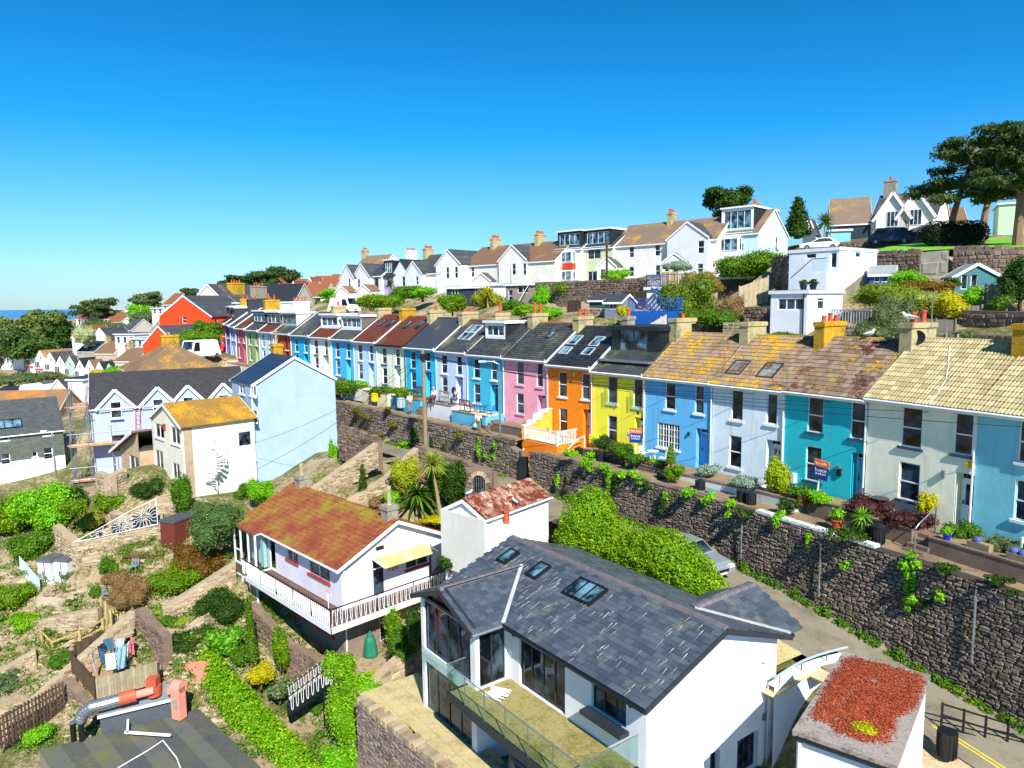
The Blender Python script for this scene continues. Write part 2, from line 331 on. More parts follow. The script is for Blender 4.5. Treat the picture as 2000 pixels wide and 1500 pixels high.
def face(mb, O, ax, nin, x0, x1, z0, z1, holes=(), rev=0.1, m=0, r=0.5):
    """upright wall plane through O along ax (unit), nin = inward direction; holes (a,b,c,d) = x0,x1,z0,z1 with reveals"""
    O = Vector(O); ax = Vector(ax); nin = Vector(nin); Z = Vector((0, 0, 1))
    pt = lambda x, z, d=0: tuple(O+ax*x+Z*z+nin*d)
    hs = [(max(x0, a), min(x1, b), max(z0, c), min(z1, d)) for a, b, c, d in holes if b > x0 and a < x1 and d > z0 and c < z1]
    xs = sorted({x0, x1, *[h[0] for h in hs], *[h[1] for h in hs]}); zs = sorted({z0, z1, *[h[2] for h in hs], *[h[3] for h in hs]})
    for i in range(len(xs)-1):
        for j in range(len(zs)-1):
            cx, cz = (xs[i]+xs[i+1])/2, (zs[j]+zs[j+1])/2
            if any(h[0] < cx < h[1] and h[2] < cz < h[3] for h in hs): continue
            mb.poly([pt(xs[i], zs[j]), pt(xs[i+1], zs[j]), pt(xs[i+1], zs[j+1]), pt(xs[i], zs[j+1])], m, r)
    for a, b, c, d in hs:
        mb.poly([pt(a, c), pt(a, d), pt(a, d, rev), pt(a, c, rev)], m, r); mb.poly([pt(b, d), pt(b, c), pt(b, c, rev), pt(b, d, rev)], m, r)
        mb.poly([pt(a, c), pt(a, c, rev), pt(b, c, rev), pt(b, c)], m, r); mb.poly([pt(a, d), pt(b, d), pt(b, d, rev), pt(a, d, rev)], m, r)
_W = {}
def win_meshes(w, h, style, fm, gm):
    w, h = round(w, 2), round(h, 2); key = (w, h, style, fm.name, gm.name)
    if key in _W: return _W[key]
    f = MB(); t = 0.055; d0, d1 = 0.05, 0.11
    f.box(0, w, d0, d1, 0, t); f.box(0, w, d0, d1, h-t, h); f.box(0, t, d0, d1, t, h-t); f.box(w-t, w, d0, d1, t, h-t)
    if style == 'sash': f.box(t, w-t, d0-.01, d1, h*.47, h*.47+.06)
    if style in ('top', 'top2'): f.box(t, w-t, d0, d1, h*.72, h*.72+.05)
    n = {'case2': 2, 'case3': 3, 'case4': 4, 'grid': 4, 'top2': 2, 'slide2': 2, 'slide3': 3, 'slide4': 4, 'slide6': 6}.get(style, 1)
    for i in range(1, n): f.box(w*i/n-.03, w*i/n+.03, d0-.005, d1, t, h-t)
    if style == 'grid':
        for i in (1, 2, 3): f.box(t, w-t, d0, d1, h*i/4-.015, h*i/4+.015)
        for i in (.125, .375, .625, .875): f.box(w*i-.012, w*i+.012, d0+.005, d1, t, h-t)
    g = MB(); g.box(t*.5, w-t*.5, d1-.03, d1-.01, t*.5, h-t*.5)
    _W[key] = (f.mesh('window_frame', fm), g.mesh('pane', gm)); return _W[key]
_SILL = {}
def sill_mesh(w, mat, d=0.09, h=0.12):
    k = (round(w, 2), mat.name, d, h)
    if k not in _SILL: _SILL[k] = MB().box(-.1, w+.1, -d, .05, -h, 0).mesh('sill', mat)
    return _SILL[k]
def window(parent, facekey, a, z, w, h, style='sash', at=0.0, fm=None, gm=None, sill=None, depth=0.0, label=None, name='window'):
    """facekey F/R/L/B; a = coordinate along the face; at = plane coordinate"""
    fm = fm or UPVC; gm = gm or GLASS; me, pe = win_meshes(w, h, style, fm, gm)
    e = 0.004
    if facekey == 'F': loc, rz = (a, at+e, z), 0
    elif facekey == 'R': loc, rz = (at-e, a, z), math.pi/2
    elif facekey == 'L': loc, rz = (at+e, a+w, z), -math.pi/2
    else: loc, rz = (a+w, at-e, z), math.pi
    o = link(name, me, parent, loc, rz); link('pane', pe, o)
    if sill is not None: link('sill', sill_mesh(w, sill), o, (0, -e, 0))
    if label: o['label'] = label
    return o
def hole(a, z, w, h): return (a, a+w, z, z+h)
_D = {}
def door(parent, facekey, a, z, w, h, col='#e8eaee', at=0.0, glass=False, rec=0.25, fan=True, name='door'):
    key = (round(w, 2), round(h, 2), col, glass, rec, fan)
    if key not in _D:
        f = MB(); g = MB(); H = h-.32 if fan else h-.04; y = rec
        f.box(0, .05, y-.03, y+.05, 0, h); f.box(w-.05, w, y-.03, y+.05, 0, h); f.box(0.05, w-.05, y-.03, y+.05, h-.05, h)
        if fan: f.box(.05, w-.05, y-.03, y+.05, H, H+.05); g.box(.05, w-.05, y+.01, y+.03, H+.05, h-.05)
        f.box(.05, w-.05, y, y+.045, 0.03, H, 1)
        for i in (0, 1):
            x = w*(.24+.34*i)
            if glass: g.box(x-.02, x+w*.18, y-.008, y+.01, H*.45, H*.9)
            else: f.box(x-.02, x+w*.18, y-.015, y+.01, H*.5, H*.88, 1)
            f.box(x-.02, x+w*.18, y-.015, y+.01, H*.1, H*.38, 1)
        _D[key] = (f.mesh('door', [UPVC, flat(col, 0.45, var=.06)]), g.mesh('pane', GLASS) if g.v else None,
                   MB().box(w*.12, w*.12+.03, y-.06, y, H*.46, H*.54).mesh('handle', BLACKM), MB().box(w*.4, w*.66, y-.02, y, H*.43, H*.46).mesh('letter_plate', flat('#c0a860', .3, .8)))
    me, ge, hd, lp = _D[key]; e = 0.003
    if facekey == 'F': loc, rz = (a, at+e, z), 0
    elif facekey == 'R': loc, rz = (at-e, a, z), math.pi/2
    elif facekey == 'L': loc, rz = (at+e, a+w, z), -math.pi/2
    else: loc, rz = (a+w, at-e, z), math.pi
    o = link(name, me, parent, loc, rz)
    if ge: link('pane', ge, o)
    link('handle', hd, o); link('letter_plate', lp, o); return o
def tiles(name, parent, u0, u1, v0, z0, v1, z1, mat, tw=0.3, tl=0.34, prof='flat', stuff=True, lift=0.035, gap=0.006):
    """courses of real tiles on a slope from eave (v0,z0) to ridge (v1,z1), across u0..u1 (local), one mesh"""
    L = math.hypot(v1-v0, z1-z0); nc = max(1, round(L/tl)); nu = max(1, round((u1-u0)/tw)); dv, dz = (v1-v0)/L, (z1-z0)/L; nv, nz = -dz, dv
    if nz < 0: nv, nz = -nv, -nz
    seg = {'flat': 1, 'pan': 4, 'roll': 6}[prof]; V = []; Fq = []; R = []; tl = L/nc; tw = (u1-u0)/nu
    hs = [0]*(seg+1) if seg == 1 else [0.028*(1+math.cos(2*math.pi*i/seg*(1 if prof == 'pan' else 2)))/2*2 for i in range(seg+1)]
    pt = lambda u, s, h: (u, v0+dv*s+nv*h, z0+dz*s+nz*h)
    for c in range(nc):
        off = (c % 2)*tw*0.5 if prof == 'flat' else 0
        for k in range(-1 if off else 0, nu):
            a = u0+k*tw+off; b = a+tw; a2, b2 = max(a, u0)+gap, min(b, u1)-gap
            if b2 <= a2: continue
            r = random.random(); s0 = c*tl-0.03; s1 = (c+1)*tl+0.01; j = random.uniform(-.006, .006); b0 = len(V)
            for i in range(seg+1):
                x = a2+(b2-a2)*i/seg; h = hs[i]; V += [pt(x, s0+j, h), pt(x, s0+j, h+lift), pt(x, s1, h+0.004)]
            for i in range(seg):
                q = b0+i*3; Fq += [(q, q+3, q+4, q+1), (q+1, q+4, q+5, q+2)]; R += [r, r]
    me = npmesh(name, np.array(V), np.array(Fq), mat, np.array(R)); o = link(name, me, parent)
    if stuff: o['kind'] = 'stuff'
    return o
def gable_u(mb, W, D, H, rise, m=0):      # gable triangles on u=0 and u=W
    mb.poly([(0, 0, H), (0, D, H), (0, D/2, H+rise)][::-1], m); mb.poly([(W, 0, H), (W, D, H), (W, D/2, H+rise)], m)
def slab(mb, pts, t=0.08, m=0):           # thick sheet from a polygon (top), thickness downward along its normal
    n = (Vector(pts[1])-Vector(pts[0])).cross(Vector(pts[2])-Vector(pts[0])).normalized()
    if n.z < 0: n = -n; pts = pts[::-1]
    lo = [tuple(Vector(p)-n*t) for p in pts]; mb.poly(pts, m); mb.poly(lo[::-1], m)
    for i in range(len(pts)):
        j = (i+1) % len(pts); mb.poly([pts[i], lo[i], lo[j], pts[j]], m)
def gutter(parent, u0, u1, v, z, mat=None, name='gutter'):
    return MB().tube([(u0, v, z), (u1, v, z)], .065, 6).build(name, mat or WHITE, parent)
def pipe(parent, pts, mat=None, name='drainpipe', r=.045):
    return MB().tube(pts, r, 6).build(name, mat or WHITE, parent)
def chimney(parent, u, v, z, w=.6, d=1.5, h=1.1, mat=None, pots=2, pm=None, below=0.8, name='chimney', ph=.5, cowl=False):
    mb = MB(); mb.box(u-w/2, u+w/2, v-d/2, v+d/2, z-below, z+h-.2); mb.box(u-w/2-.06, u+w/2+.06, v-d/2-.06, v+d/2+.06, z+h-.2, z+h)
    mb.box(u-w/2-.03, u+w/2+.03, v-d/2-.03, v+d/2+.03, z+h, z+h+.05)
    c = mb.build(name, mat or CHIM, parent)
    for i in range(pots):
        vv = v+(i-(pots-1)/2)*(d/(pots+.5)); k = ph*random.uniform(.75, 1.15)
        link('chimney_pot', MB().lathe([(.15, 0), (.13, .06), (.115, k*.8), (.14, k*.82), (.14, k), (.09, k+.002)], (0, 0, 0), 10).mesh('chimney_pot', pm or TERRA), c, (u, vv, z+h+.05))
    return c
def skylight(parent, u, s, w, l, v0, z0, v1, z1, n=1, fm=None, gm=None, lift=.07, name='skylight'):
    """roof window; s = distance up the slope from the eave"""
    L = math.hypot(v1-v0, z1-z0); dv, dz = (v1-v0)/L, (z1-z0)/L; M = Matrix(((1, 0, 0, u), (0, dv, -dz, v0+dv*s), (0, dz, dv, z0+dz*s), (0, 0, 0, 1)))
    f = MB(); t = .07; f.box(-t, w+t, -t, 0, -.05, lift+.04); f.box(-t, w+t, l, l+t, -.05, lift+.04); f.box(-t, 0, 0, l, -.05, lift+.04); f.box(w, w+t, 0, l, -.05, lift+.04)
    for i in range(1, n): f.box(w*i/n-.03, w*i/n+.03, 0, l, 0, lift+.03)
    o = link(name, f.mesh(name, fm or DGREY), parent); o.matrix_local = M
    link('pane', MB().box(0, w, 0, l, lift-.02, lift).mesh('pane', gm or GLASSB), o); return o
def house(name, label, fr, W, D, H, roof='u', rise=2.0, oh=.25, wall=None, rmat=None, holesF=(), holesR=(), holesL=(), group=None, sub=2.0, cat='house', verge=.12,
          tile=None, rname='roof', fascia=True, trim=None, gutters=True, ridge=None, tw=.3, tl=.34, backwall=True):
    """box house; returns the root empty. Local u 0..W, v 0..D (front v=0), z 0..H"""
    T = thing_f(name, label, cat, fr, group); wall = wall or render_wall('#e6e6e2'); rmat = rmat or SLATE_G; trim = trim or WHITE
    mb = MB()
    face(mb, (0, 0, 0), (1, 0, 0), (0, 1, 0), 0, W, -sub, H, holesF); face(mb, (W, 0, 0), (0, 1, 0), (-1, 0, 0), 0, D, -sub, H, holesR)
    face(mb, (0, 0, 0), (0, 1, 0), (1, 0, 0), 0, D, -sub, H, holesL); face(mb, (0, D, 0), (1, 0, 0), (0, -1, 0), 0, W, -sub, H)
    if roof == 'u': gable_u(mb, W, D, H, rise)
    if roof == 'v':
        mb.poly([(0, 0, H), (W, 0, H), (W/2, 0, H+rise)]); mb.poly([(0, D, H), (W/2, D, H+rise), (W, D, H)])
    if roof == 'flat': mb.poly([(0, 0, H-.02), (W, 0, H-.02), (W, D, H-.02), (0, D, H-.02)])
    mb.build('wall', wall, T)
    r = MB(); e = .04; g = verge
    if roof == 'u':
        sl = rise/(D/2); ze = H-sl*oh+e; zr = H+rise+e
        slab(r, [(-g, -oh, ze), (W+g, -oh, ze), (W+g, D/2, zr), (-g, D/2, zr)]); slab(r, [(-g, D+oh, ze), (-g, D/2, zr), (W+g, D/2, zr), (W+g, D+oh, ze)])
        T['slope'] = (-oh, ze, D/2, zr)
        rd = ((-g, D/2, zr), (W+g, D/2, zr))
    elif roof == 'v':
        sl = rise/(W/2); ze = H-sl*oh+e; zr = H+rise+e
        slab(r, [(-oh, -g, ze), (W/2, -g, zr), (W/2, D+g, zr), (-oh, D+g, ze)]); slab(r, [(W+oh, -g, ze), (W+oh, D+g, ze), (W/2, D+g, zr), (W/2, -g, zr)])
        rd = ((W/2, -g, zr), (W/2, D+g, zr))
    elif roof == 'hip':
        q = min(W, D)/2; sl = rise/q; ze = H-sl*oh+e; zr = H+rise+e; o = oh
        if W >= D:
            a, b = (q, D/2, zr), (W-q, D/2, zr); c = [(-o, -o, ze), (W+o, -o, ze), (W+o, D+o, ze), (-o, D+o, ze)]
            for pl in ([c[0], c[1], b, a], [c[1], c[2], b], [c[2], c[3], a, b], [c[3], c[0], a]): slab(r, pl)
        else:
            a, b = (W/2, q, zr), (W/2, D-q, zr); c = [(-o, -o, ze), (W+o, -o, ze), (W+o, D+o, ze), (-o, D+o, ze)]
            for pl in ([c[0], c[1], a], [c[1], c[2], b, a], [c[2], c[3], b], [c[3], c[0], a, b]): slab(r, pl)
        rd = (a, b)
    else:
        r.box(-oh, W+oh, -oh, D+oh, H, H+.16); rd = None
    R = r.build(rname, rmat, T)
    if rd and ridge is not None: MB().tube([(rd[0][0], rd[0][1], rd[0][2]), (rd[1][0], rd[1][1], rd[1][2])], .11, 6).build('ridge_tile', ridge, T)
    if tile and roof == 'u':
        tiles('roof_tile', R, -g, W+g, -oh-.03, ze+.01, D/2, zr+.01, rmat, tw, tl, tile)
    if fascia:
        f = MB()
        if roof == 'u':
            f.box(-g, W+g, -oh-.02, -oh+.02, ze-.2, ze-.03)
            for x in (-g-.02, W+g): f.bar((x+.01, -oh, ze-.12), (x+.01, D/2, zr-.12), .03, .18); f.bar((x+.01, D+oh, ze-.12), (x+.01, D/2, zr-.12), .03, .18)
        elif roof == 'v':
            for x in (-g, D+g): f.bar((-oh, x, ze-.1), (W/2, x, zr-.1), .03, .2); f.bar((W+oh, x, ze-.1), (W/2, x, zr-.1), .03, .2)
        elif roof == 'flat': f.box(-oh-.02, W+oh+.02, -oh-.02, -oh, H-.1, H+.12); f.box(W+oh, W+oh+.02, -oh, D+oh, H-.1, H+.12); f.box(-oh-.02, -oh, -oh, D+oh, H-.1, H+.12)
        elif roof == 'hip': f.box(-oh, W+oh, -oh-.02, -oh+.02, ze-.22, ze-.05); f.box(W+oh-.02, W+oh+.02, -oh, D+oh, ze-.22, ze-.05); f.box(-oh-.02, -oh+.02, -oh, D+oh, ze-.22, ze-.05)
        f.build('fascia', trim, T)
    if gutters and roof == 'u': gutter(T, -g, W+g, -oh-.07, ze-.06, trim)
    T['H'] = H
    return T
def leaves_np(centers, radii, n, size, flatz=1.0, up=0.25, shell=0.55, aspect=1.6, lump=0.25, seed=0):
    """n leaf quads over ellipsoids"""
    g = np.random.default_rng(seed+len(centers)*31+n); centers = np.array(centers, float); radii = np.array(radii, float)
    a = radii[:, 0]*radii[:, 1]+radii[:, 1]*radii[:, 2]+radii[:, 0]*radii[:, 2]; idx = g.choice(len(centers), n, p=a/a.sum())
    d = g.normal(size=(n, 3)); d /= np.linalg.norm(d, axis=1)[:, None]
    rr = shell+(1-shell)*g.random(n)**0.5
    ph = g.random(6)*6.28; lu = 1+lump*(np.sin(d[:, 0]*5+ph[0]+idx)*np.sin(d[:, 1]*5+ph[1]+idx*1.7)*np.sin(d[:, 2]*5+ph[2]))
    p = centers[idx]+d*radii[idx]*(rr*lu)[:, None]
    nrm = d*0.9+g.normal(size=(n, 3))*0.55; nrm[:, 2] += up; nrm /= np.linalg.norm(nrm, axis=1)[:, None]
    t = np.cross(nrm, g.normal(size=(n, 3))); t /= np.linalg.norm(t, axis=1)[:, None]+1e-9; b = np.cross(nrm, t)
    s = size*(0.6+0.8*g.random(n)); t = t*(s*aspect/2)[:, None]; b = b*(s/2)[:, None]
    V = np.stack([p-t, p+b*0.9-t*.1, p+t, p-b*0.9-t*.1], 1).reshape(-1, 3); Fq = np.arange(n*4).reshape(-1, 4)
    R = np.clip(g.random(n)*0.75+0.25*rr*g.random(n), 0, 1)
    return V, Fq, R
def core_np(centers, radii, k=0.72):
    m = MB()
    for c, r in zip(centers, radii): m.blob(c, [x*k for x in r], 9, 0, 0.15, 0.1)
    return m
def foliage(name, mat, centers, radii, n, size, parent=None, loc=(0, 0, 0), seed=0, core=True, kind=None, **k):
    V, Fq, R = leaves_np(centers, radii, n, size, seed=seed, **k)
    if core:
        m = core_np(centers, radii); cv = np.array(m.v); cf = np.array(m.f); b = len(V); V = np.vstack([V, cv]); Fq = np.vstack([Fq, cf+b]); R = np.concatenate([R, np.full(len(cf), .12)])  # unseen inner blobs in a dark leaf tone, added to block light through the leaves
    o = link(name, npmesh(name, V, Fq, mat, R), parent, loc)
    if kind: o['kind'] = kind
    return o
def bush(label, x, y, z, rx, ry, rz, mat, n=1500, size=.1, cat='shrub', name='garden_shrub', group=None, nb=7, stems=True, seed=None, **k):
    """a shrub: uneven clumps of leaves on a few stems"""
    size *= .78; n = int(n*1.5)
    seed = seed if seed is not None else int(abs(x*131+y*17+z*7)*10) % 99991; g = random.Random(seed)
    T = thing(name, label, cat, (x, y, z), 0, group); cs, rs = [(0, 0, rz*.5)], [(rx*.62, ry*.62, rz*.52)]
    for i in range(nb):
        a = 6.28*i/nb+g.uniform(-.4, .4); q = g.uniform(.35, .62); s = g.uniform(.32, .5)
        cs.append((rx*q*math.cos(a), ry*q*math.sin(a), rz*g.uniform(.3, .78))); rs.append((rx*s, ry*s, rz*s*.8))
    foliage('foliage', mat, cs, rs, n, size, T, seed=seed, **k)
    if stems:
        m = MB()
        for i in range(3): m.tube([(g.uniform(-.1, .1)*rx, g.uniform(-.1, .1)*ry, -.3), (g.uniform(-.3, .3)*rx, g.uniform(-.3, .3)*ry, rz*.5)], [max(.02, rx*.05), .012], 5)
        m.build('stem', BARK, T)
    return T
def tree(label, x, y, z, H, rx, mat, n=4000, size=.25, trunk=.2, crown=.62, name='leafy_tree', cat='tree', group=None, nb=14, seed=1, rz=None, lump=.3, th=.4, lean=(0, 0)):
    g = random.Random(seed); T = thing(name, label, cat, (x, y, z), 0, group); cz = H*(1-crown/2); rzz = rz or H*crown/2
    cs, rs = [(0, 0, cz)], [(rx*.6, rx*.6, rzz*.7)]; tb = MB(); top = H*.75
    tb.tube([(0, 0, -.5), (lean[0]*.3, lean[1]*.3, H*th*.6), (lean[0], lean[1], H*th), (0, 0, top)], [trunk*1.3, trunk, trunk*.8, trunk*.25], 8)
    for i in range(nb):
        a = 6.28*i/nb*1.6+g.uniform(-.3, .3); q = g.uniform(.4, .78); zz = cz+rzz*g.uniform(-.62, .72); s = g.uniform(.26, .42); k = math.sqrt(max(.15, 1-((zz-cz)/rzz)**2))
        c = (rx*q*k*math.cos(a), rx*q*k*math.sin(a), zz); cs.append(c); rs.append((rx*s, rx*s, rzz*s*.9))
        tb.tube([(lean[0], lean[1], H*th*g.uniform(.8, 1.1)), (c[0]*.5, c[1]*.5, (H*th+zz)/2+.1), c], [trunk*.4, trunk*.25, .03], 5)
    tb.build('trunk', BARK, T); foliage('crown', mat, cs, rs, n, size, T, seed=seed, lump=lump, core=True, shell=.5); return T
_ST = []
def stone_variants(mat, key='a'):
    out = []
    for i in range(6):
        m = MB(); g = random.Random(i*7+3); ins = lambda: g.uniform(.0, .16)
        b = [(ins(), -.0, ins()), (1-ins(), 0, ins()*.8), (1-ins(), 0, 1-ins()), (ins(), 0, 1-ins()*.8)]; f = [(x+(.5-x)*.16, -1*g.uniform(.7, 1), z+(.5-z)*.16) for x, _, z in b]
        m.v = b+f; m.f = [(4, 5, 6, 7), (0, 1, 5, 4), (1, 2, 6, 5), (2, 3, 7, 6), (3, 0, 4, 7)]; m.m = [0]*5; m.r = [(i+.5)/6]*5
        out.append(m.mesh('stone', mat))
    return out
def rubble_wall(T, path, mat, th=.5, sw=.32, sh=.14, proud=.05, nobj=0, objkey=None, holes=(), back=True, top=None, mortar=None, seedv=5, sides=True):
    """path: [(x,y,zbot,ztop)] left to right as seen from the front (front = right-hand side of travel reversed). T: root at origin.
    builds: wall_core, stones (nobj nearest as objects, the rest as stuff)"""
    g = random.Random(seedv); core = MB(); acc = []; d_all = []
    for i in range(len(path)-1):
        (x0, y0, b0, t0), (x1, y1, b1, t1) = path[i], path[i+1]; L = math.hypot(x1-x0, y1-y0); ux, uy = (x1-x0)/L, (y1-y0)/L; nx, ny = uy, -ux   # outward (front) normal
        A = lambda s, z, d: (x0+ux*s+nx*d, y0+uy*s+ny*d, z)
        core.poly([A(0, b0, 0), A(L, b1, 0), A(L, t1, 0), A(0, t0, 0)])
        core.poly([A(0, b0, -th), A(0, t0, -th), A(L, t1, -th), A(L, b1, -th)]); core.poly([A(0, t0, 0), A(L, t1, 0), A(L, t1, -th), A(0, t0, -th)])
        core.poly([A(0, b0, 0), A(0, t0, 0), A(0, t0, -th), A(0, b0, -th)]); core.poly([A(L, b1, 0), A(L, b1, -th), A(L, t1, -th), A(L, t1, 0)])
        zb, zt = min(b0, b1), max(t0, t1); z = zb
        while z < zt:
            h = sh*g.uniform(.6, 1.45); s = -g.uniform(0, sw)
            while s < L:
                wd = sw*g.uniform(.55, 1.6); sc = s+wd/2; f = min(1, max(0, sc/L)); lo = b0+(b1-b0)*f; hi = t0+(t1-t0)*f; zz = z+g.uniform(-.03, .03)
                a, b = max(0, s), min(L, s+wd)
                if lo-.1 < zz+h/2 < hi-.02 and b-a > .06:
                    acc.append((x0+ux*a, y0+uy*a, zz, b-a-.015, min(h, hi-zz)-.012, proud*g.uniform(.4, 1.5), math.atan2(uy, ux), g.random(), g.uniform(-.06, .06)))
                s += wd
            z += h
    core.build('mortar_core', mortar or mat, T)
    def near(a): return (a[0]-0)**2+(a[1]-0)**2 if objkey is None else objkey(a)
    acc.sort(key=near); var = None
    for a in acc[:nobj]:
        if var is None: var = stone_variants(mat)
        o = bpy.data.objects.new('stone', var[int(a[7]*5.99)]); COL.objects.link(o); o.parent = T
        o.location = (a[0], a[1], a[2]); o.scale = (a[3], a[5], a[4]); o.rotation_euler = (0, a[8], a[6])
    rest = acc[nobj:]
    if rest:
        V = []; Fq = []; R = []
        for (x, y, z, w_, h_, p_, an, r_, tl_) in rest:
            cx, sx = math.cos(an), math.sin(an); ins = lambda: g.uniform(0, .18)
            b = [(ins()*w_, ins()*h_), (w_*(1-ins()), ins()*h_), (w_*(1-ins()), h_*(1-ins())), (ins()*w_, h_*(1-ins()))]; k = len(V)
            for (u, q) in b: V.append((x+cx*u, y+sx*u, z+q+tl_*u))
            for (u, q) in b:
                u2 = u+(w_/2-u)*.18; q2 = q+(h_/2-q)*.18; pp = p_*g.uniform(.6, 1); V.append((x+cx*u2+sx*pp, y+sx*u2-cx*pp, z+q2+tl_*u))
            for f in ((4, 5, 6, 7), (0, 1, 5, 4), (1, 2, 6, 5), (2, 3, 7, 6), (3, 0, 4, 7)): Fq.append([k+i for i in f]); R.append(r_)
        o = link('stonework', npmesh('stonework', np.array(V), np.array(Fq), mat, np.array(R)), T); o['kind'] = 'stuff'
    return acc
def coping(T, path, mat, w=.3, h=.16, l=.3, name='coping_stone', jit=.2, nmax=300, d0=-.25, lift=0, cap=False):
    g = random.Random(11); acc = []
    for i in range(len(path)-1):
        (x0, y0, b0, t0), (x1, y1, b1, t1) = path[i], path[i+1]; L = math.hypot(x1-x0, y1-y0); ux, uy = (x1-x0)/L, (y1-y0)/L; s = 0
        while s < L-.02:
            ll = min(L-s, l*g.uniform(1-jit*2, 1+jit*2)); f = (s+ll/2)/L; acc.append((x0+ux*(s+ll/2)+uy*d0, y0+uy*(s+ll/2)-ux*d0, t0+(t1-t0)*f+lift, ll-.02, math.atan2(uy, ux), math.atan2(t1-t0, L), g.uniform(1-jit, 1+jit))); s += ll
    vs_ = []
    for k in range(5):
        m = MB(); q = random.Random(k); v = [(sx*.5*q.uniform(.85, 1.0), sy*.5*q.uniform(.85, 1), sz*q.uniform(.85, 1.0)) for sx in (-1, 1) for sy in (-1, 1) for sz in (0, 1)]
        m.v = v; m.f = [(0, 4, 5, 1), (2, 3, 7, 6), (0, 2, 6, 4), (1, 5, 7, 3), (0, 1, 3, 2), (4, 6, 7, 5)]; m.m = [0]*6; m.r = [q.random()]*6; vs_.append(m.mesh(name, mat))
    for n, (x, y, z, ll, an, pt, hh) in enumerate(acc[:nmax]):
        o = bpy.data.objects.new(name, vs_[n % 5]); COL.objects.link(o); o.parent = T; o.location = (x, y, z-.02); o.scale = (ll, w*(hh if jit > .1 else 1), h*hh); o.rotation_euler = (0, -pt, an)
def planks(parent, A, B, zb, zt, w=.12, t=.02, mat=None, name='plank', gap=.01, jit=0.0, side=0):
    """upright boards from A to B (x,y) ; zb/zt may be (start,end)"""
    zb = zb if isinstance(zb, tuple) else (zb, zb); zt = zt if isinstance(zt, tuple) else (zt, zt)
    L = math.hypot(B[0]-A[0], B[1]-A[1]); n = max(1, int(L/w)); an = math.atan2(B[1]-A[1], B[0]-A[0]); vs_ = [MB().box(0, 1, -t/2, t/2, 0, 1, 0, random.random()).mesh(name, mat or TIMBER) for _ in range(4)]
    for i in range(n):
        f = i/n; o = bpy.data.objects.new(name, vs_[i % 4]); COL.objects.link(o); o.parent = parent
        b = zb[0]+(zb[1]-zb[0])*f; tt = zt[0]+(zt[1]-zt[0])*f+random.uniform(-jit, jit)
        o.location = (A[0]+(B[0]-A[0])*f, A[1]+(B[1]-A[1])*f, b); o.scale = (L/n-gap, 1, tt-b); o.rotation_euler = (0, 0, an)
def sheet(name, pts, mat, kind='structure', sub=0):
    o = MB(); o.poly(pts); q = o.build(name, mat); q['kind'] = kind; return q
def potmesh(r, h, mat): return MB().lathe([(r*.7, 0), (r*.95, h*.85), (r*1.08, h*.86), (r*1.08, h), (r*.85, h), (r*.85, h*.9)], (0, 0, 0), 12).mesh('pot', mat)
def potted(label, x, y, z, r=.18, h=.28, mat=None, leaf=None, ph=.35, group='potted plants on the front terraces', n=260, size=.07, name='plant_pot', shape=1.0):
    T = thing(name, label, 'potted plant', (x, y, z), random.uniform(0, 6), group); link('pot', potmesh(r, h, mat or TERRA), T)
    foliage('foliage', leaf or L_MID, [(0, 0, h+ph*.45*shape), (.05, .03, h+ph*.3)], [(r*1.2, r*1.2, ph*.55*shape), (r*1.4, r*1.3, ph*.3)], n, size, T, seed=int(abs(x)*100) % 9973); return T
SEAZ = 0.0
sea_m, t, b = nodes('sea_water'); b.inputs['Base Color'].default_value = C('#0a5ea0'); b.inputs['Roughness'].default_value = .25; p = pos(t); bump(t, b, noise(t, p, .05, 6, .7), .6, 1.0)
m = MB(); m.poly([(-40000, 150, SEAZ), (40000, 150, SEAZ), (40000, 50000, SEAZ), (-40000, 50000, SEAZ)]); m.build('sea', sea_m)['kind'] = 'structure'
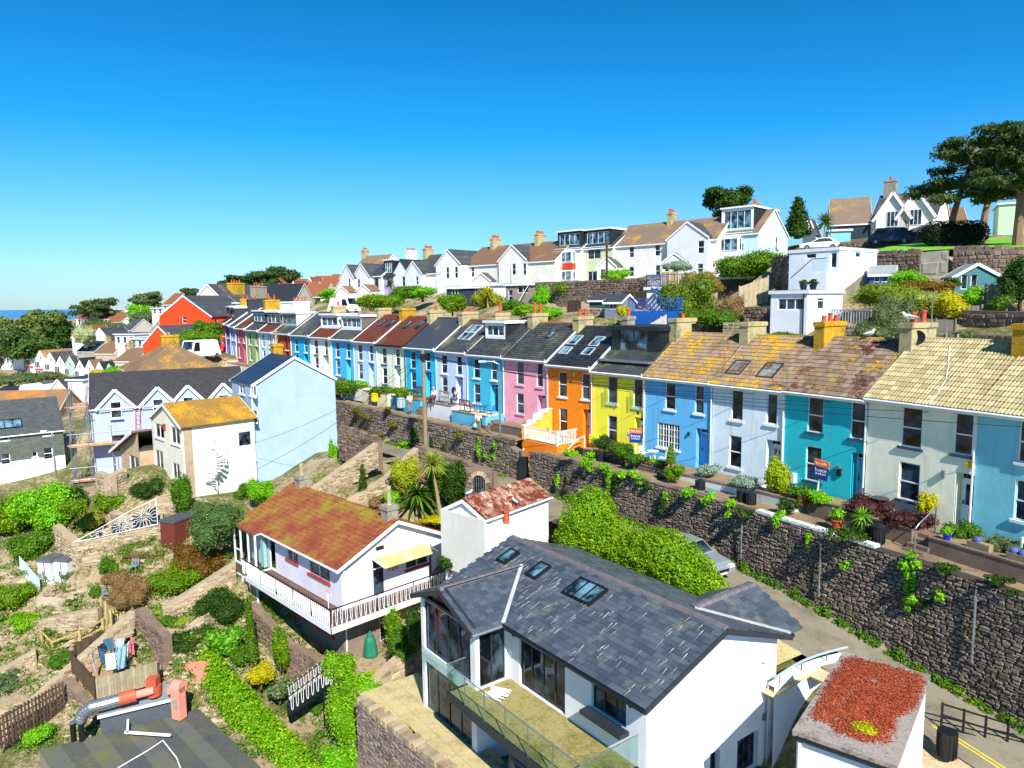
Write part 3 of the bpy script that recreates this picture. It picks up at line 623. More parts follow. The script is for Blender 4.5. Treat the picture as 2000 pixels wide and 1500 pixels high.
KN = [  # control points of the ground (x, y, z)
 (5, 18, 41.5), (0, 26, 41.6), (6, 24, 41.5), (-3, 28, 41.5), (10, 21, 41.6), (14, 14, 42.5), (22, 12, 43.4), (30, 10, 43.8),
 (-8, 34, 39.6), (-12, 38, 39.3), (-9, 30, 37.4), (-16, 34, 38.0), (-4, 36, 40.6), (-12, 44, 40.4), (-18, 46, 41.5), (-2, 42, 43.5), (2, 40, 45.0), (-7, 47, 44.6), (-15, 50, 44.4),
 (-20, 40, 40.8), (-25, 38, 39.8), (-27, 48, 44.0), (-32, 42, 41.3), (-24, 54, 45.6), (-33, 56, 45.2), (-19, 54, 45.6), (-38, 62, 44.5), (-45, 50, 41.5), (-45, 65, 43), (-60, 70, 40), (-36, 49, 43.4), (-10, 25, 36.0), (-22, 28, 36.0), (-20, 33, 37.6), (-28, 33, 37.6),
 (16, 26, 44.8), (13, 29, 45.6), (11.5, 32, 46.2), (7, 38, 46.9), (1, 45, 47.4), (-4, 50, 47.5), (-9, 56, 47.7), (-17, 66, 47.8), (-24, 73, 47.7), (-31, 82, 48), (-40, 95, 49), (-50, 110, 50),
 (20, 20, 44.2), (24, 15, 43.8), (18, 30, 49.1), (13, 37, 49.2), (7, 45, 49.4), (0, 54, 49.8), (-8, 63, 50.5), (-16, 72, 51), (-26, 82, 51.4), (-36, 94, 51.8), (-44, 108, 52.2),
 (26, 33, 51.6), (20, 42, 51.6), (14, 50, 51.8), (7, 57, 52.6), (-1, 66, 53.3), (-10, 76, 53.8), (-20, 88, 54), (-30, 102, 54.2), (-40, 116, 54.5),
 (34, 40, 55), (28, 52, 57), (22, 56, 56.5), (14, 64, 57), (5, 74, 57.5), (-8, 86, 57), (-18, 98, 57), (-30, 116, 57.5),
 (42, 52, 61.8), (50, 62, 63), (36, 62, 62.5), (30, 70, 62), (34, 84, 63.6), (22, 86, 62), (12, 92, 61.3), (0, 100, 60.6), (-14, 112, 60), (-24, 122, 59.6), (40, 95, 68), (60, 80, 67), (80, 60, 66), (60, 110, 70), (10, 130, 66), (-30, 145, 62), (90, 30, 62),
 (-60, 95, 41), (-60, 120, 43), (-75, 110, 38), (-90, 90, 33), (-75, 140, 40), (-60, 160, 47), (-50, 140, 51), (-100, 130, 34), (-120, 170, 30), (-100, 200, 33), (-140, 150, 24), (-70, 200, 45), (-60, 250, 52), (-40, 200, 58), (-110, 260, 44), (-150, 260, 38),
 (-130, 330, 52), (-170, 330, 44), (-90, 330, 58), (-200, 260, 34), (-260, 300, 30), (-220, 400, 36), (-60, 330, 61), (0, 250, 66), (-20, 350, 63), (80, 220, 72), (150, 150, 70), (-320, 350, 18), (-200, 500, 20), (-100, 500, 40), (0, 500, 50), (-300, 600, -8), (-100, 700, -6), (100, 700, 20), (200, 400, 60), (400, 300, 50), (-450, 400, -8), (-300, 200, 10), (-200, 120, 14), (300, 0, 50), (150, -50, 45), (0, -80, 25), (-200, -50, 10), (-80, 0, 25), (0, 0, 36), (-40, 20, 32), (30, 0, 41), (60, 20, 52), (900, 900, 20), (-900, 900, -20), (-900, -200, -10), (900, -200, 20), (400, 1200, -15), (-400, 1200, -15)]
def addk(*p):
    for q in p: KN.append(tuple(float(c) for c in q[:3]))
CN = [(2190, 825), (1912, 796), (1697, 776), (1535, 762), (1393, 747), (1261, 733), (1158, 722), (1071, 705), (985, 696), (914, 690), (853, 682), (792, 676), (737, 669), (692, 664), (648, 660), (607, 656), (569, 652), (535, 649), (507, 646), (481, 642), (461, 639), (450, 635), (441, 632), (433, 630)]
CY = [24.6, 29.65, 33.5, 37.62, 41.47, 44.85, 48.6, 52.39, 55.82, 59.44, 63.13, 66.56, 70.01, 73.64, 77.14, 80.61, 84.07, 87.57, 91.22, 94.87, 98.15, 101.75, 105.38, 109.04]
ZB = [50.15, 50.2, 50.3, 50.15, 50.05, 50.1, 50.2, 50.4, 51.05, 51.5, 51.6, 51.7, 51.8, 52.0] + [52.1+.06*i for i in range(10)]
def cpt(i): return P(CN[i][0], CN[i][1], CY[i])
for it in range(12):
    new = CY[:]
    for i in range(1, len(CY)-1):
        a, b = cpt(i-1), cpt(i+1); r = ray(*CN[i]); k = r[0]/r[1]
        den = (b[0]-a[0])-k*(b[1]-a[1])
        if abs(den) > 1e-6:
            s = (k*a[1]-a[0])/den; y = a[1]+(b[1]-a[1])*s; new[i] = CY[i]*.75+y*.25 if .2 < s < .8 else CY[i]
    CY = new
CP = [cpt(i) for i in range(len(CN))]
ZE = [p[2] for p in CP]
ZE[0] = 55.4
TF = []          # frame per house (origin at left corner, base)
def along(s, off=0.0):
    """point on the facade line, s in house units from the right end (corner index), off metres in front"""
    i = max(0, min(len(CP)-2, int(math.floor(s)))); f = s-i; a, b = CP[i], CP[i+1]; d = math.hypot(a[0]-b[0], a[1]-b[1]); ux, uy = (a[0]-b[0])/d, (a[1]-b[1])/d
    return (a[0]+(b[0]-a[0])*f+uy*off, a[1]+(b[1]-a[1])*f-ux*off)
DARKB = flat('#27323e', .6, var=.15); BLKD = slatemat('#2c3138', '#1d2126', '#444444', 0.0, 1, .5)
def dormer(T, u0, u1, v0, zt, z0, rise_v, wall=None, side=None, style='case3', fm=None, mw=.2, wz=None, gm=None, roofm=None, white_edge=True, wh=None):
    """flat roofed dormer box; z0 = where its front meets the roof slope, rise_v = back end v"""
    mb = MB(); wz = wz or z0+.28; wh = wh or (zt-wz-.25); a, b = u0+mw, u1-mw
    face(mb, (0, v0, 0), (1, 0, 0), (0, 1, 0), u0, u1, z0-.3, zt, [(a, b, wz, wz+wh)], .08)
    mb.poly([(u0, v0, z0-.3), (u0, rise_v, z0-.3), (u0, rise_v, zt), (u0, v0, zt)], 1); mb.poly([(u1, v0, z0-.3), (u1, v0, zt), (u1, rise_v, zt), (u1, rise_v, z0-.3)], 1)
    mb.box(u0-.12, u1+.12, v0-.18, rise_v+.1, zt, zt+.14, 2);
    if white_edge: mb.box(u0-.14, u1+.14, v0-.20, v0-.18, zt-.06, zt+.15, 3); mb.box(u1+.12, u1+.15, v0-.18, rise_v, zt-.1, zt+.15, 3)
    d = mb.build('dormer', [wall or WHITE, side or wall or BLKD, roofm or LEAD, WHITE], T)
    window(T, 'F', a, wz, b-a, wh, style, v0, fm=fm or UPVC, gm=gm or GLASSB); return d
RZ = 2.45; DP = 7.2
def terr(i, name, label, col, rmat, wins=None, dr=None, tile=None, sillm=None, doorcol='#e8eaee', style='sash', dirt=.6, dport=True, eaveglow=None, gut=None, doorglass=False, fm=None, tl=.34, tw=.3, k=1.0, drec=.3):
    a, b = CP[i+1], CP[i]; W = math.hypot(a[0]-b[0], a[1]-b[1]); ang = math.degrees(math.atan2(b[1]-a[1], b[0]-a[0])); zb = (ZB[i]+ZB[i+1])/2; ze = (ZE[i]+ZE[i+1])/2
    fr = Fr(a[0], a[1], zb, ang); TF.append(fr); H = ze-zb+.12
    if wins is None:
        hw = 1.62; WN = [(W*.24-.42, H-.5-hw, .84, hw, 'sash'), (W*.72-.36, H-.5-hw, .72, hw, 'sash'), (W*.24-.42, .5, .84, 1.6, 'sash')]; D = (W*.72-.45, 0.02, .9, 2.15)
    else:
        WN = [fr.rectv(*q[:4])+(q[4] if len(q) > 4 else style,) for q in wins]; q = fr.rectv(*dr); D = (q[0], .05, max(.82, q[2]), min(2.3, q[1]+q[3]-.05))
    sm = sillm or flat('#eceff0', .5, var=.05); hl = [hole(*q[:4]) for q in WN]+[(D[0]-.02, D[0]+D[2]+.02, 0.02, D[1]+D[3]+.05)]
    T = house(name, label, fr, W, DP, H, 'u', RZ, .3, render_wall(col, dirt, 1.3), rmat, hl, group=None, sub=1.6, cat='terraced house', verge=0.0, tile=tile, fascia=True, trim=gut or WHITE, tl=tl, tw=tw)
    pr = MB(); x0, x1, z1 = D[0]-.02, D[0]+D[2]+.02, D[1]+D[3]+.05
    pr.poly([(x0, .09, .02), (x0, .55, .02), (x0, .55, z1), (x0, .09, z1)]); pr.poly([(x1, .09, .02), (x1, .09, z1), (x1, .55, z1), (x1, .55, .02)]); pr.poly([(x0, .09, z1), (x0, .55, z1), (x1, .55, z1), (x1, .09, z1)]); pr.box(x0, x1, -.12, .55, -.12, .04)
    pr.build('porch', render_wall(col, dirt, 1.3), T)
    for q in WN: window(T, 'F', q[0], q[1], q[2], q[3], q[4], 0, sill=sm, fm=fm)
    door(T, 'F', D[0], .05, D[2], D[1]+D[3]-.02, doorcol, drec-.1, glass=doorglass)
    if dport: pipe(T, [(W-.05, -.36, H-.05), (W-.05, -.3, H-.25), (W-.05, -.08, H-.45), (W-.05, -.08, -.3)], gut or WHITE)
    T['W'] = W; return T
g_slope = lambda H: (-.3, H-RZ/3.6*.3+.04, 3.6, H+RZ+.04)
TH = []
BLUESILL = flat('#2f4a5e', .5, var=.05)
TH.append(terr(0, 'terraced_house', 'pale turquoise terraced house cut by the right edge, with white bench outside', '#78c0cc', TILE_T, [(1989, 2020, 821, 905), (2060, 2085, 832, 915), (1981, 2012, 938, 1018)], (2055, 2085, 945, 1045), 'roll'))
TH.append(terr(1, 'terraced_house', 'cream terraced house with yellow alarm box over its white door', '#e8e0c6', TILE_T, [(1760, 1801, 796, 874), (1863, 1901, 807, 889), (1755, 1796, 904, 978)], (1866, 1901, 913, 1015), 'roll', BLUESILL, '#eef0f4', doorglass=True))
TH.append(terr(2, 'terraced_house', 'vivid turquoise terraced house with dark sills and sale board in front', '#20b0bc', TILE_B, [(1577, 1608, 776, 845), (1661, 1691, 785, 858), (1573, 1604, 872, 940)], (1663, 1689, 883, 968), 'roll', BLUESILL, '#4fb0d8'))
TH.append(terr(3, 'terraced_house', 'pale blue-white terraced house with two large roof windows', '#c8d6e2', TILE_Y, [(1428, 1451, 762, 821, 'plain'), (1497, 1518, 769, 829, 'plain'), (1424, 1448, 851, 913)], (1497, 1518, 857, 921), 'roll', None, '#b8c4bc', doorglass=True))
TH.append(terr(4, 'terraced_house', 'sky blue terraced house with white bow window beside recessed door', '#5aa8d8', TILE_Y, [(1299, 1319, 747, 800), (1357, 1375, 753, 808), (1284, 1327, 827, 876, 'grid')], (1360, 1377, 837, 905), 'roll', None, '#58aee4'))
TH.append(terr(5, 'terraced_house', 'lemon yellow terraced house with black roof extension and glass balcony', '#e8d63c', SLATE_G, [(1187, 1206, 735, 788, 'plain'), (1237, 1255, 740, 796, 'plain'), (1187, 1205, 812, 867)], (1240, 1256, 816, 882), None, None, '#f0f0f0', doorglass=True))
TH.append(terr(6, 'terraced_house', 'bright orange terraced house with four-part roof windows', '#ff7c12', SLATE_D, [(1091, 1107, 726, 775), (1136, 1151, 729, 780), (1092, 1108, 797, 847)], (1139, 1152, 801, 864), 'flat', None, '#f4c8c0', tw=.36, tl=.26))
TH.append(terr(7, 'terraced_house', 'rose pink terraced house with single small roof window', '#e496a6', SLATE_G, [(1009, 1023, 704, 751), (1048, 1060, 708, 756), (1009, 1023, 768, 808)], (1050, 1062, 771, 824), 'flat', flat('#e8b4bc', .5), '#e8c8dc', tw=.36, tl=.26))
TH.append(terr(8, 'terraced_house', 'teal blue terraced house with red-brown bench on its terrace', '#3ca4c4', SLATE_G, tile='flat', tw=.36, tl=.26, doorcol='#20303c'))
TH.append(terr(9, 'terraced_house', 'lavender terraced house with round dark plaque by the door', '#b0c2ee', SLATE_G, doorcol='#9098c8'))
TH.append(terr(10, 'terraced_house', 'bright cyan terraced house behind the wooden telegraph pole', '#18aad4', SLATE, doorcol='#2088a8', sillm=flat('#2a8cb0', .5)))
TH.append(terr(11, 'terraced_house', 'cream terraced house with navy sills and black gutter pipe', '#d4dac8', TILE_BR, sillm=flat('#1c3c78', .5), doorcol='#d0d4c4', gut=BLACKM))
TH.append(terr(12, 'terraced_house', 'very pale blue terraced house under the mossy brown roof', '#a8c8f0', TILE_BR, doorcol='#c8d4e8'))
TH.append(terr(13, 'terraced_house', 'mid blue terraced house below a wide white dormer', '#40a8dc', SLATE_G, doorcol='#a8d4ec'))
TH.append(terr(14, 'terraced_house', 'off-white terraced house with black sills below a white dormer', '#d8dcd0', TILE_BR, sillm=flat('#202428', .5)))
TH.append(terr(15, 'terraced_house', 'turquoise terraced house between brick red and off-white ones', '#1c9cc8', SLATE_G))
TH.append(terr(16, 'terraced_house', 'brick red terraced house with green framed dormer window', '#a8401e', SLATE_G, doorcol='#3a1a14', fm=flat('#3c1c18', .5)))
TH.append(terr(17, 'terraced_house', 'pale blue terraced house with navy shutters by its window', '#b4ccec', TILE_BR))
TH.append(terr(18, 'terraced_house', 'sage green terraced house with small white bay window', '#8aa06c', SLATE_G))
TH.append(terr(19, 'terraced_house', 'dusky rose terraced house left of the sage green one', '#a0505a', TILE_BR))
TH.append(terr(20, 'terraced_house', 'grey-lavender terraced house next to the bright blue one', '#8c9cd0', SLATE_G))
TH.append(terr(21, 'terraced_house', 'strong blue terraced house with coral window frames', '#3070c8', SLATE_D, fm=flat('#e8604c', .5)))
TH.append(terr(22, 'terraced_house', 'purple terraced house at the far end of the row', '#9a3c9c', SLATE_D, fm=flat('#e8604c', .5)))
def party_chimney(i, side=0.0, **k):
    T = TH[i]; chimney(T, side, DP/2, T['H']+RZ, **k)
for i, k in [(1, dict(w=.62, d=2.0, h=.75, mat=CHIM, pots=2, ph=.55)), (2, dict(w=.62, d=1.9, h=.85, mat=CHIMY, pots=3, ph=.42)), (3, dict(w=.6, d=1.8, h=.8, mat=CHIM, pots=0)), (4, dict(w=.6, d=2.0, h=.95, mat=CHIM, pots=1, ph=.35)), (5, dict(w=.5, d=.8, h=1.0, mat=CONC, pots=1, ph=.5)),
             (6, dict(w=.6, d=1.6, h=.75, mat=CHIM, pots=2, ph=.6)), (7, dict(w=.6, d=1.7, h=.75, mat=CHIM, pots=2, ph=.9)), (8, dict(w=.6, d=1.6, h=.7, mat=CHIM, pots=1, ph=.8)), (9, dict(w=.6, d=1.8, h=.7, mat=CHIM, pots=2, ph=.35)), (10, dict(w=.6, d=1.8, h=.7, mat=CHIM, pots=1, ph=.35)),
             (11, dict(w=.6, d=1.6, h=.8, mat=CHIMY, pots=0)), (12, dict(w=.6, d=1.6, h=.7, mat=CHIM, pots=0)), (14, dict(w=.6, d=1.6, h=.8, mat=CHIM, pots=1)), (16, dict(w=.7, d=2.2, h=1.2, mat=WHITE, pots=4, ph=.6)), (18, dict(w=.7, d=2.0, h=1.3, mat=CHIMY, pots=2, ph=.9)), (20, dict(w=.7, d=2.2, h=1.2, mat=DARKB, pots=1)), (22, dict(w=.6, d=1.6, h=1.0, mat=CHIMY, pots=2))]:
    party_chimney(i-0 if False else i, 0.0, **k)
chimney(TH[0], 0.0, DP/2, TH[0]['H']+RZ, .65, 1.9, .8, CHIMY, 2, ph=.6)
def roofwin(i, px, py, w, l, n=1, fm=None, gm=None):
    T = TH[i]; fr = TF[i]; v0, z0, v1, z1 = T['slope']; n_ = (z1-z0)/(v1-v0); r = ray(px, py)    # ray / slope-plane hit = lower-left corner of the window
    A = (r[0]*fr.v[0]+r[1]*fr.v[1]); ov = fr.o[0]*fr.v[0]+fr.o[1]*fr.v[1]
    t = (fr.o[2]+z0-n_*(ov+v0)-CZ)/(r[2]-n_*A); x, y = r[0]*t, r[1]*t; u, v = fr.l(x, y); s = (v-v0)*math.hypot(1, n_)
    return skylight(T, u, s, w, l, v0, z0, v1, z1, n, fm, gm)
roofwin(3, 1418, 730, .95, 1.15); roofwin(3, 1479, 736, .95, 1.15)
roofwin(6, 1093, 691, .75, .7, fm=flat('#a8b4bc', .4)); roofwin(6, 1109, 673, .75, 1.0, fm=flat('#a8b4bc', .4)); roofwin(6, 1136, 693, .75, .7, fm=flat('#a8b4bc', .4)); roofwin(6, 1151, 676, .75, 1.0, fm=flat('#a8b4bc', .4))
roofwin(7, 1066, 660, .55, .75)
for a in ((887, 663), (901, 649)): roofwin(9, a[0]+8, a[1], 1.5, .9, 2, fm=flat('#b4bec4', .4))
roofwin(11, 787, 641, .5, 1.1); roofwin(11, 811, 642, .5, 1.1); roofwin(12, 737, 637, .5, 1.1); roofwin(12, 755, 638, .5, 1.1)
def dm(i, u0, u1, v0=1.0, top=None, **k):
    T = TH[i]; H = T['H']; z0 = H+RZ/3.6*v0+.05; dormer(T, u0, u1, v0, top or H+RZ-.15, z0, DP/2+.3, **k)
WW = lambda i: TH[i]['W']
dm(8, .5, 3.1, 1.5, style='case3', wall=WHITE, side=BLKD, top=TH[8]['H']+RZ+.02)
dm(13, .2, WW(13)-.3, 1.1, style='case4', wall=WHITE, side=slatemat('#8a8078', '#6a625c', rows=1)); dm(14, .4, WW(14)-.5, 1.1, style='case3', wall=WHITE)
dm(16, .3, WW(16)-.6, 1.0, style='case2', wall=flat('#9fb4ac', .6), side=WHITE, fm=flat('#2c5048', .5)); dm(17, .3, WW(17)-.3, .9, style='case3', wall=DARKB, side=slatemat('#8a8078', '#6a625c', rows=1)); dm(18, .3, WW(18)-.3, .9, style='case3', wall=DARKB)
dm(21, .4, WW(21)-.4, .8, style='case2', wall=DARKB, fm=flat('#e8604c', .5)); dm(22, .4, WW(22)-.4, .8, style='plain', wall=DARKB, fm=flat('#e8604c', .5))
T = TH[5]; fr = TF[5]; H = T['H']; W = T['W']
mb = MB(); v0 = 1.7; zt = H+RZ+.15; zf = H+.55
face(mb, (0, v0, 0), (1, 0, 0), (0, 1, 0), .15, W-.25, zf, zt, [(.85, 3.35, zf+.25, zf+2.1)], .1)
mb.poly([(W-.25, v0, zf-.6), (W-.25, v0, zt), (W-.25, 5.6, zt), (W-.25, 5.6, zf-.6)]); mb.poly([(.15, v0, zf-.6), (.15, 5.6, zf-.6), (.15, 5.6, zt), (.15, v0, zt)]); mb.box(0, W-.1, v0-.3, 5.8, zt, zt+.28)
mb.build('roof_extension', BLKD, T); window(T, 'F', .85, zf+.25, 2.5, 1.85, 'slide2', v0, fm=DGREY, gm=GLASSB)
MB().box(.1, W-.1, .35, v0, zf-.02, zf+.1).build('balcony_floor', LEAD, T); MB().box(.15, W-.2, .42, .44, zf+.1, zf+1.0).build('balcony_glass', CLEAR, T)
MB().box(W-.22, W-.2, .44, v0, zf+.1, zf+1.0).build('balcony_glass', CLEAR, T)
for q in ((1187, 1206, 755, 788), (1237, 1255, 762, 796)):
    a = fr.rectv(*q); MB().box(a[0]-.12, a[0]+a[2]+.12, -.16, -.14, a[1]-.05, a[1]+.95).build('window_guard', CLEAR, T)
    m = MB(); m.bar((a[0]-.12, -.17, a[1]-.05), (a[0]-.12, -.17, a[1]+1), .03); m.bar((a[0]+a[2]+.12, -.17, a[1]-.05), (a[0]+a[2]+.12, -.17, a[1]+1), .03); m.build('guard_bracket', GALV, T)
def fit(i, px, py, w, h, d, mat, name, m=None):
    T = TH[i]; u, z = TF[i].onv(px, py, 0); mb = m or MB().box(-w/2, w/2, -d, 0, -h/2, h/2); return mb.build(name, mat, T, (u, 0, z))
al = MB(); al.v = [(-.2, 0, -.14), (.2, 0, -.14), (.13, 0, .15), (-.13, 0, .15), (-.2, -.08, -.12), (.2, -.08, -.12), (.12, -.08, .13), (-.12, -.08, .13)]; al.f = [(4, 5, 6, 7), (0, 1, 5, 4), (1, 2, 6, 5), (2, 3, 7, 6), (3, 0, 4, 7)]; al.m = [0]*5; al.r = [.5]*5
fit(1, 1894, 908, 0, 0, 0, flat('#e8b010', .4), 'alarm_box', al)
fit(2, 1640, 922, .2, .38, .1, BLACKM, 'letter_box'); fit(2, 1639, 912, .16, .16, .14, GALV, 'outside_light'); fit(1, 1845, 925, .12, .3, .14, GALV, 'outside_light')
fit(4, 1346, 847, .1, .2, .12, BLACKM, 'outside_light'); fit(5, 1162, 857, .55, .6, .3, flat('#e8e030', .5), 'meter_box'); fit(5, 1229, 846, .16, .2, .05, WHITE, 'meter_box')
fit(9, 887, 762, .5, .5, .03, flat('#24344c', .5), 'round_plaque', MB().tube([(0, 0, 0), (0, -.05, 0)], .3, 16)); fit(2, 1553, 933, .22, .5, .25, WHITE, 'boiler_flue')
fit(5, 1246, 806, .0, .0, .0, BLACKM, 'x', MB().box(-.05, .05, -.02, 0, -.1, .1)).name = 'door_number'
for i, mat in ((0, TILE_T), (1, TILE_T), (2, TILE_Y), (3, TILE_Y), (4, TILE_Y), (7, TILE_RED), (6, SLATE_D), (8, TILE_RED), (9, TILE_RED), (10, SLATE), (11, TILE_RED), (12, TILE_RED)):
    T = TH[i]; Wd = T['W']; n = int(Wd/.42)
    me = MB().tube([(0, 0, 0), (.40, 0, 0)], [.12, .11], 8).mesh('ridge_tile', mat)
    for k in range(n): link('ridge_tile', me, T, (k*Wd/n+.01, DP/2, T['H']+RZ+.0))
T = TH[1]; v0, z0, v1, z1 = T['slope']; pts = [(T['W']*(.62-.22*s+.05*math.sin(5*s)), v0+(v1-v0)*s, z0+(z1-z0)*s+.1) for s in (0, .15, .35, .55, .75, .85)]
MB().tube(pts, .02, 5).build('cable', WHITE, T)
def dish(T, u, v, z, mat=None, r=.35, name='satellite_dish', rz=0):
    m = MB(); n = 14
    for k in range(n):
        a, b = 6.283*k/n, 6.283*(k+1)/n; m.poly([(0, .1, 0), (r*math.cos(a), 0, r*math.sin(a)), (r*math.cos(b), 0, r*math.sin(b))])
    m.bar((0, .1, 0), (0, .3, -.3), .04); m.bar((0, 0, -r), (0, -.3, -.05), .025); return m.build(name, mat or BLACKM, T, (u, v, z), rz)
def aerial(T, u, v, z, h=1.4, name='tv_aerial', rz=.4):
    m = MB(); m.bar((0, 0, 0), (0, 0, h), .05); m.bar((-.5, 0, h-.1), (.5, 0, h-.1), .03)
    for k in range(6): m.bar((-.45+k*.18, -.25, h-.1), (-.45+k*.18, .25, h-.1), .015)
    return m.build(name, GALV, T, (u, v, z), rz)
dish(TH[1], .35, DP/2-.6, TH[1]['H']+RZ+.1, rz=.6); aerial(TH[1], .35, DP/2+.5, TH[1]['H']+RZ+.8, 1.5); dish(TH[4], .5, DP/2+.6, TH[4]['H']+RZ+.3, rz=.4)
aerial(TH[2], .2, -.2, TH[2]['H']+.1, .7); aerial(TH[6], 2.9, -.25, TH[6]['H']-.9, .6); aerial(TH[8], .3, -.3, TH[8]['H'], .8)
WL = [(-22.5, 73.2, 48.3, 51.0), (-15.9, 66.3, 48.2, 50.75), (-7.2, 56.7, 48.1, 50.6), (-3.0, 51.9, 48.0, 50.45), (-.25, 48.75, 47.9, 50.5)]
WL1 = [(-.25, 48.75, 47.9, 50.05), (.42, 47.9, 47.9, 49.8)]
WR = [(1.1, 47.05, 47.8, 50.0), (3.24, 44.3, 47.55, 50.0), (7.5, 39.35, 47.25, 49.87), (10.55, 35.4, 46.9, 49.75), (12.75, 31.95, 46.5, 49.7), (15.95, 27.1, 45.4, 49.6), (19.3, 21.2, 44.5, 49.55), (24.5, 13.0, 43.8, 49.5)]
Tw = thing('retaining_wall', 'long dark rubble retaining wall between the lane and the terrace gardens', 'wall')
rubble_wall(Tw, [(a, b, c-.6, d) for a, b, c, d in WR], STONE_D, .55, .27, .10, .06, 300, objkey=lambda a: (a[0]-17.5)**2+(a[1]-24)**2, mortar=stonemat('#3c3434', '#201c1c', '#4c443c', .2))
Tw2 = thing('retaining_wall', 'dark rubble retaining wall left of the gateway, behind the telegraph pole', 'wall')
rubble_wall(Tw2, [(a, b, c-.5, d) for a, b, c, d in WL], STONE_D, .55, .36, .16, .07, 120, objkey=lambda a: (a[0]-0)**2+(a[1]-48)**2, mortar=stonemat('#3c3434', '#201c1c', '#4c443c', .2))
rubble_wall(Tw2, [(a, b, c-.5, d) for a, b, c, d in WL1], STONE_D, .55, .36, .16, .07, 0, seedv=9)
coping(Tw2, WL, STONE_B, .55, .1, .8, 'coping_slab', .06, 60, -.27, 0)
coping(Tw, WR[:4], STONE_B, .55, .09, .8, 'coping_slab', .05, 60, -.27, 0)
m_lichen = groundmat(('#8f8f88', '#b4b8b4', '#dfe4e4', '#c2c6bc'), 3, 14, .4)
coping(Tw, [(11.7, 33.65, 0, 49.74), (12.75, 31.95, 0, 49.72), (15.0, 28.55, 0, 49.66)], m_lichen, .42, .14, 1.1, 'coping_slab', .02, 20, -.22, .02)
def off(p, q, d):   # offset polyline points to the front side
    out = []
    for i in range(len(p)):
        a = p[max(0, i-1)]; b = p[min(len(p)-1, i+1)]; L = math.hypot(b[0]-a[0], b[1]-a[1]); ux, uy = (b[0]-a[0])/L, (b[1]-a[1])/L
        out.append((p[i][0]+uy*d, p[i][1]-ux*d, p[i][2]+q))
    return out
LANE = WL+WR
def strip(name, pts, d0, d1, dz, mat, n=5):
    rows = [off(pts, dz, d0+(d1-d0)*k/n) for k in range(n+1)]; mb = MB()
    for k in range(n):
        for i in range(len(pts)-1): mb.poly([rows[k][i], rows[k+1][i], rows[k+1][i+1], rows[k][i+1]])
    o = mb.build(name, mat); o['kind'] = 'structure'; return o
def dense(pts, st=1.5):
    out = []
    for a, b in zip(pts, pts[1:]):
        n = max(1, int(math.hypot(b[0]-a[0], b[1]-a[1])/st)); out += [tuple(a[k]+(b[k]-a[k])*i/n for k in range(len(a))) for i in range(n)]
    return out+[pts[-1]]
strip('lane', dense(LANE[2:]), -.3, 3.7, 0.0, ASPH); strip('lane_end', dense(LANE[:3]), -.3, 2.6, 0.0, ASPH)
strip('forecourt', dense([(9.2, 37.2, 47.0), (11.2, 33.5, 46.75), (12.75, 31.95, 46.45), (14.6, 29.1, 45.9)]), 3.65, 5.4, -.03, PAVE)
strip('lane_forecourt', dense([(17.3, 24.8, 45.05), (19.3, 21.2, 44.45), (24.5, 13.0, 43.75)]), 3.65, 6.8, -.03, groundmat(('#8d7c62', '#b09c7c', '#c0ae8c', '#8a8058'), .8, 9, .4))
yl = flat('#d8b83c', .7, var=.3)
for d in (2.75, 2.92): strip('road_marking', dense([(17.2, 24.9, 45.07, 0), WR[6], WR[7]]), d, d+.09, .006, yl, 1)
m = MB()
for q in (0,):
    pass

PT = dense([(a, b, d-.12) for a, b, c, d in WL]); PT2 = dense([(a, b, d-.12) for a, b, c, d in WR])
strip('path', PT, -2.0, -.45, 0, PATHM); strip('path', PT2, -2.2, -.45, 0, PATHM)
Tg = thing('garden_gateway', 'narrow opening with steps through the retaining wall', 'gateway', (0.75, 47.5, 47.9), math.radians(-50))
for k in range(8):
    MB().box(-.42, .42, .3+k*.36, .3+(k+1)*.36+.1, -.3, .12+k*.24).build('step', CONC, Tg)
MB().box(-.5, -.38, .0, .12, 0, 2.0).build('gate_post', TIMB_D, Tg); MB().box(-.36, .3, .05, .09, .1, 1.7).build('gate_door', BLACKM, Tg, (0, 0, 0), .9)
def platform(s0, s1, d0, d1, z0, z1, top, side, name='raised_terrace', label=None, cat='terrace', steps=None):
    """block in front of the facade from s0 (right) to s1 (left) house units; d metres in front"""
    a0, a1 = along(s1, d1), along(s0, d1); b0, b1 = along(s1, d0), along(s0, d0); mb = MB()
    mb.poly([a0+(z1,), a1+(z1,), b1+(z1,), b0+(z1,)], 1); mb.poly([a0+(z0,), a1+(z0,), a1+(z1,), a0+(z1,)]); mb.poly([b0+(z0,), a0+(z0,), a0+(z1,), b0+(z1,)]); mb.poly([a1+(z0,), b1+(z0,), b1+(z1,), a1+(z1,)])
    T = thing(name, label, cat, a0+(z0,)); mb.v = [(x-a0[0], y-a0[1], z-z0) for x, y, z in mb.v]; mb.build('retaining_side', [side, top], T)
    an = math.atan2(a1[1]-a0[1], a1[0]-a0[0]); L = math.hypot(a1[0]-a0[0], a1[1]-a0[1]); MB().box(-.03, L+.03, -.03, .22, z1-z0-.02, z1-z0+.05).build('edge_coping', STONE_B, T, (0, 0, 0), an)
    return T
zl = lambda s: ZB[int(s)]+(ZB[min(len(ZB)-1, int(s)+1)]-ZB[int(s)])*(s-int(s))
SB = STONE_B
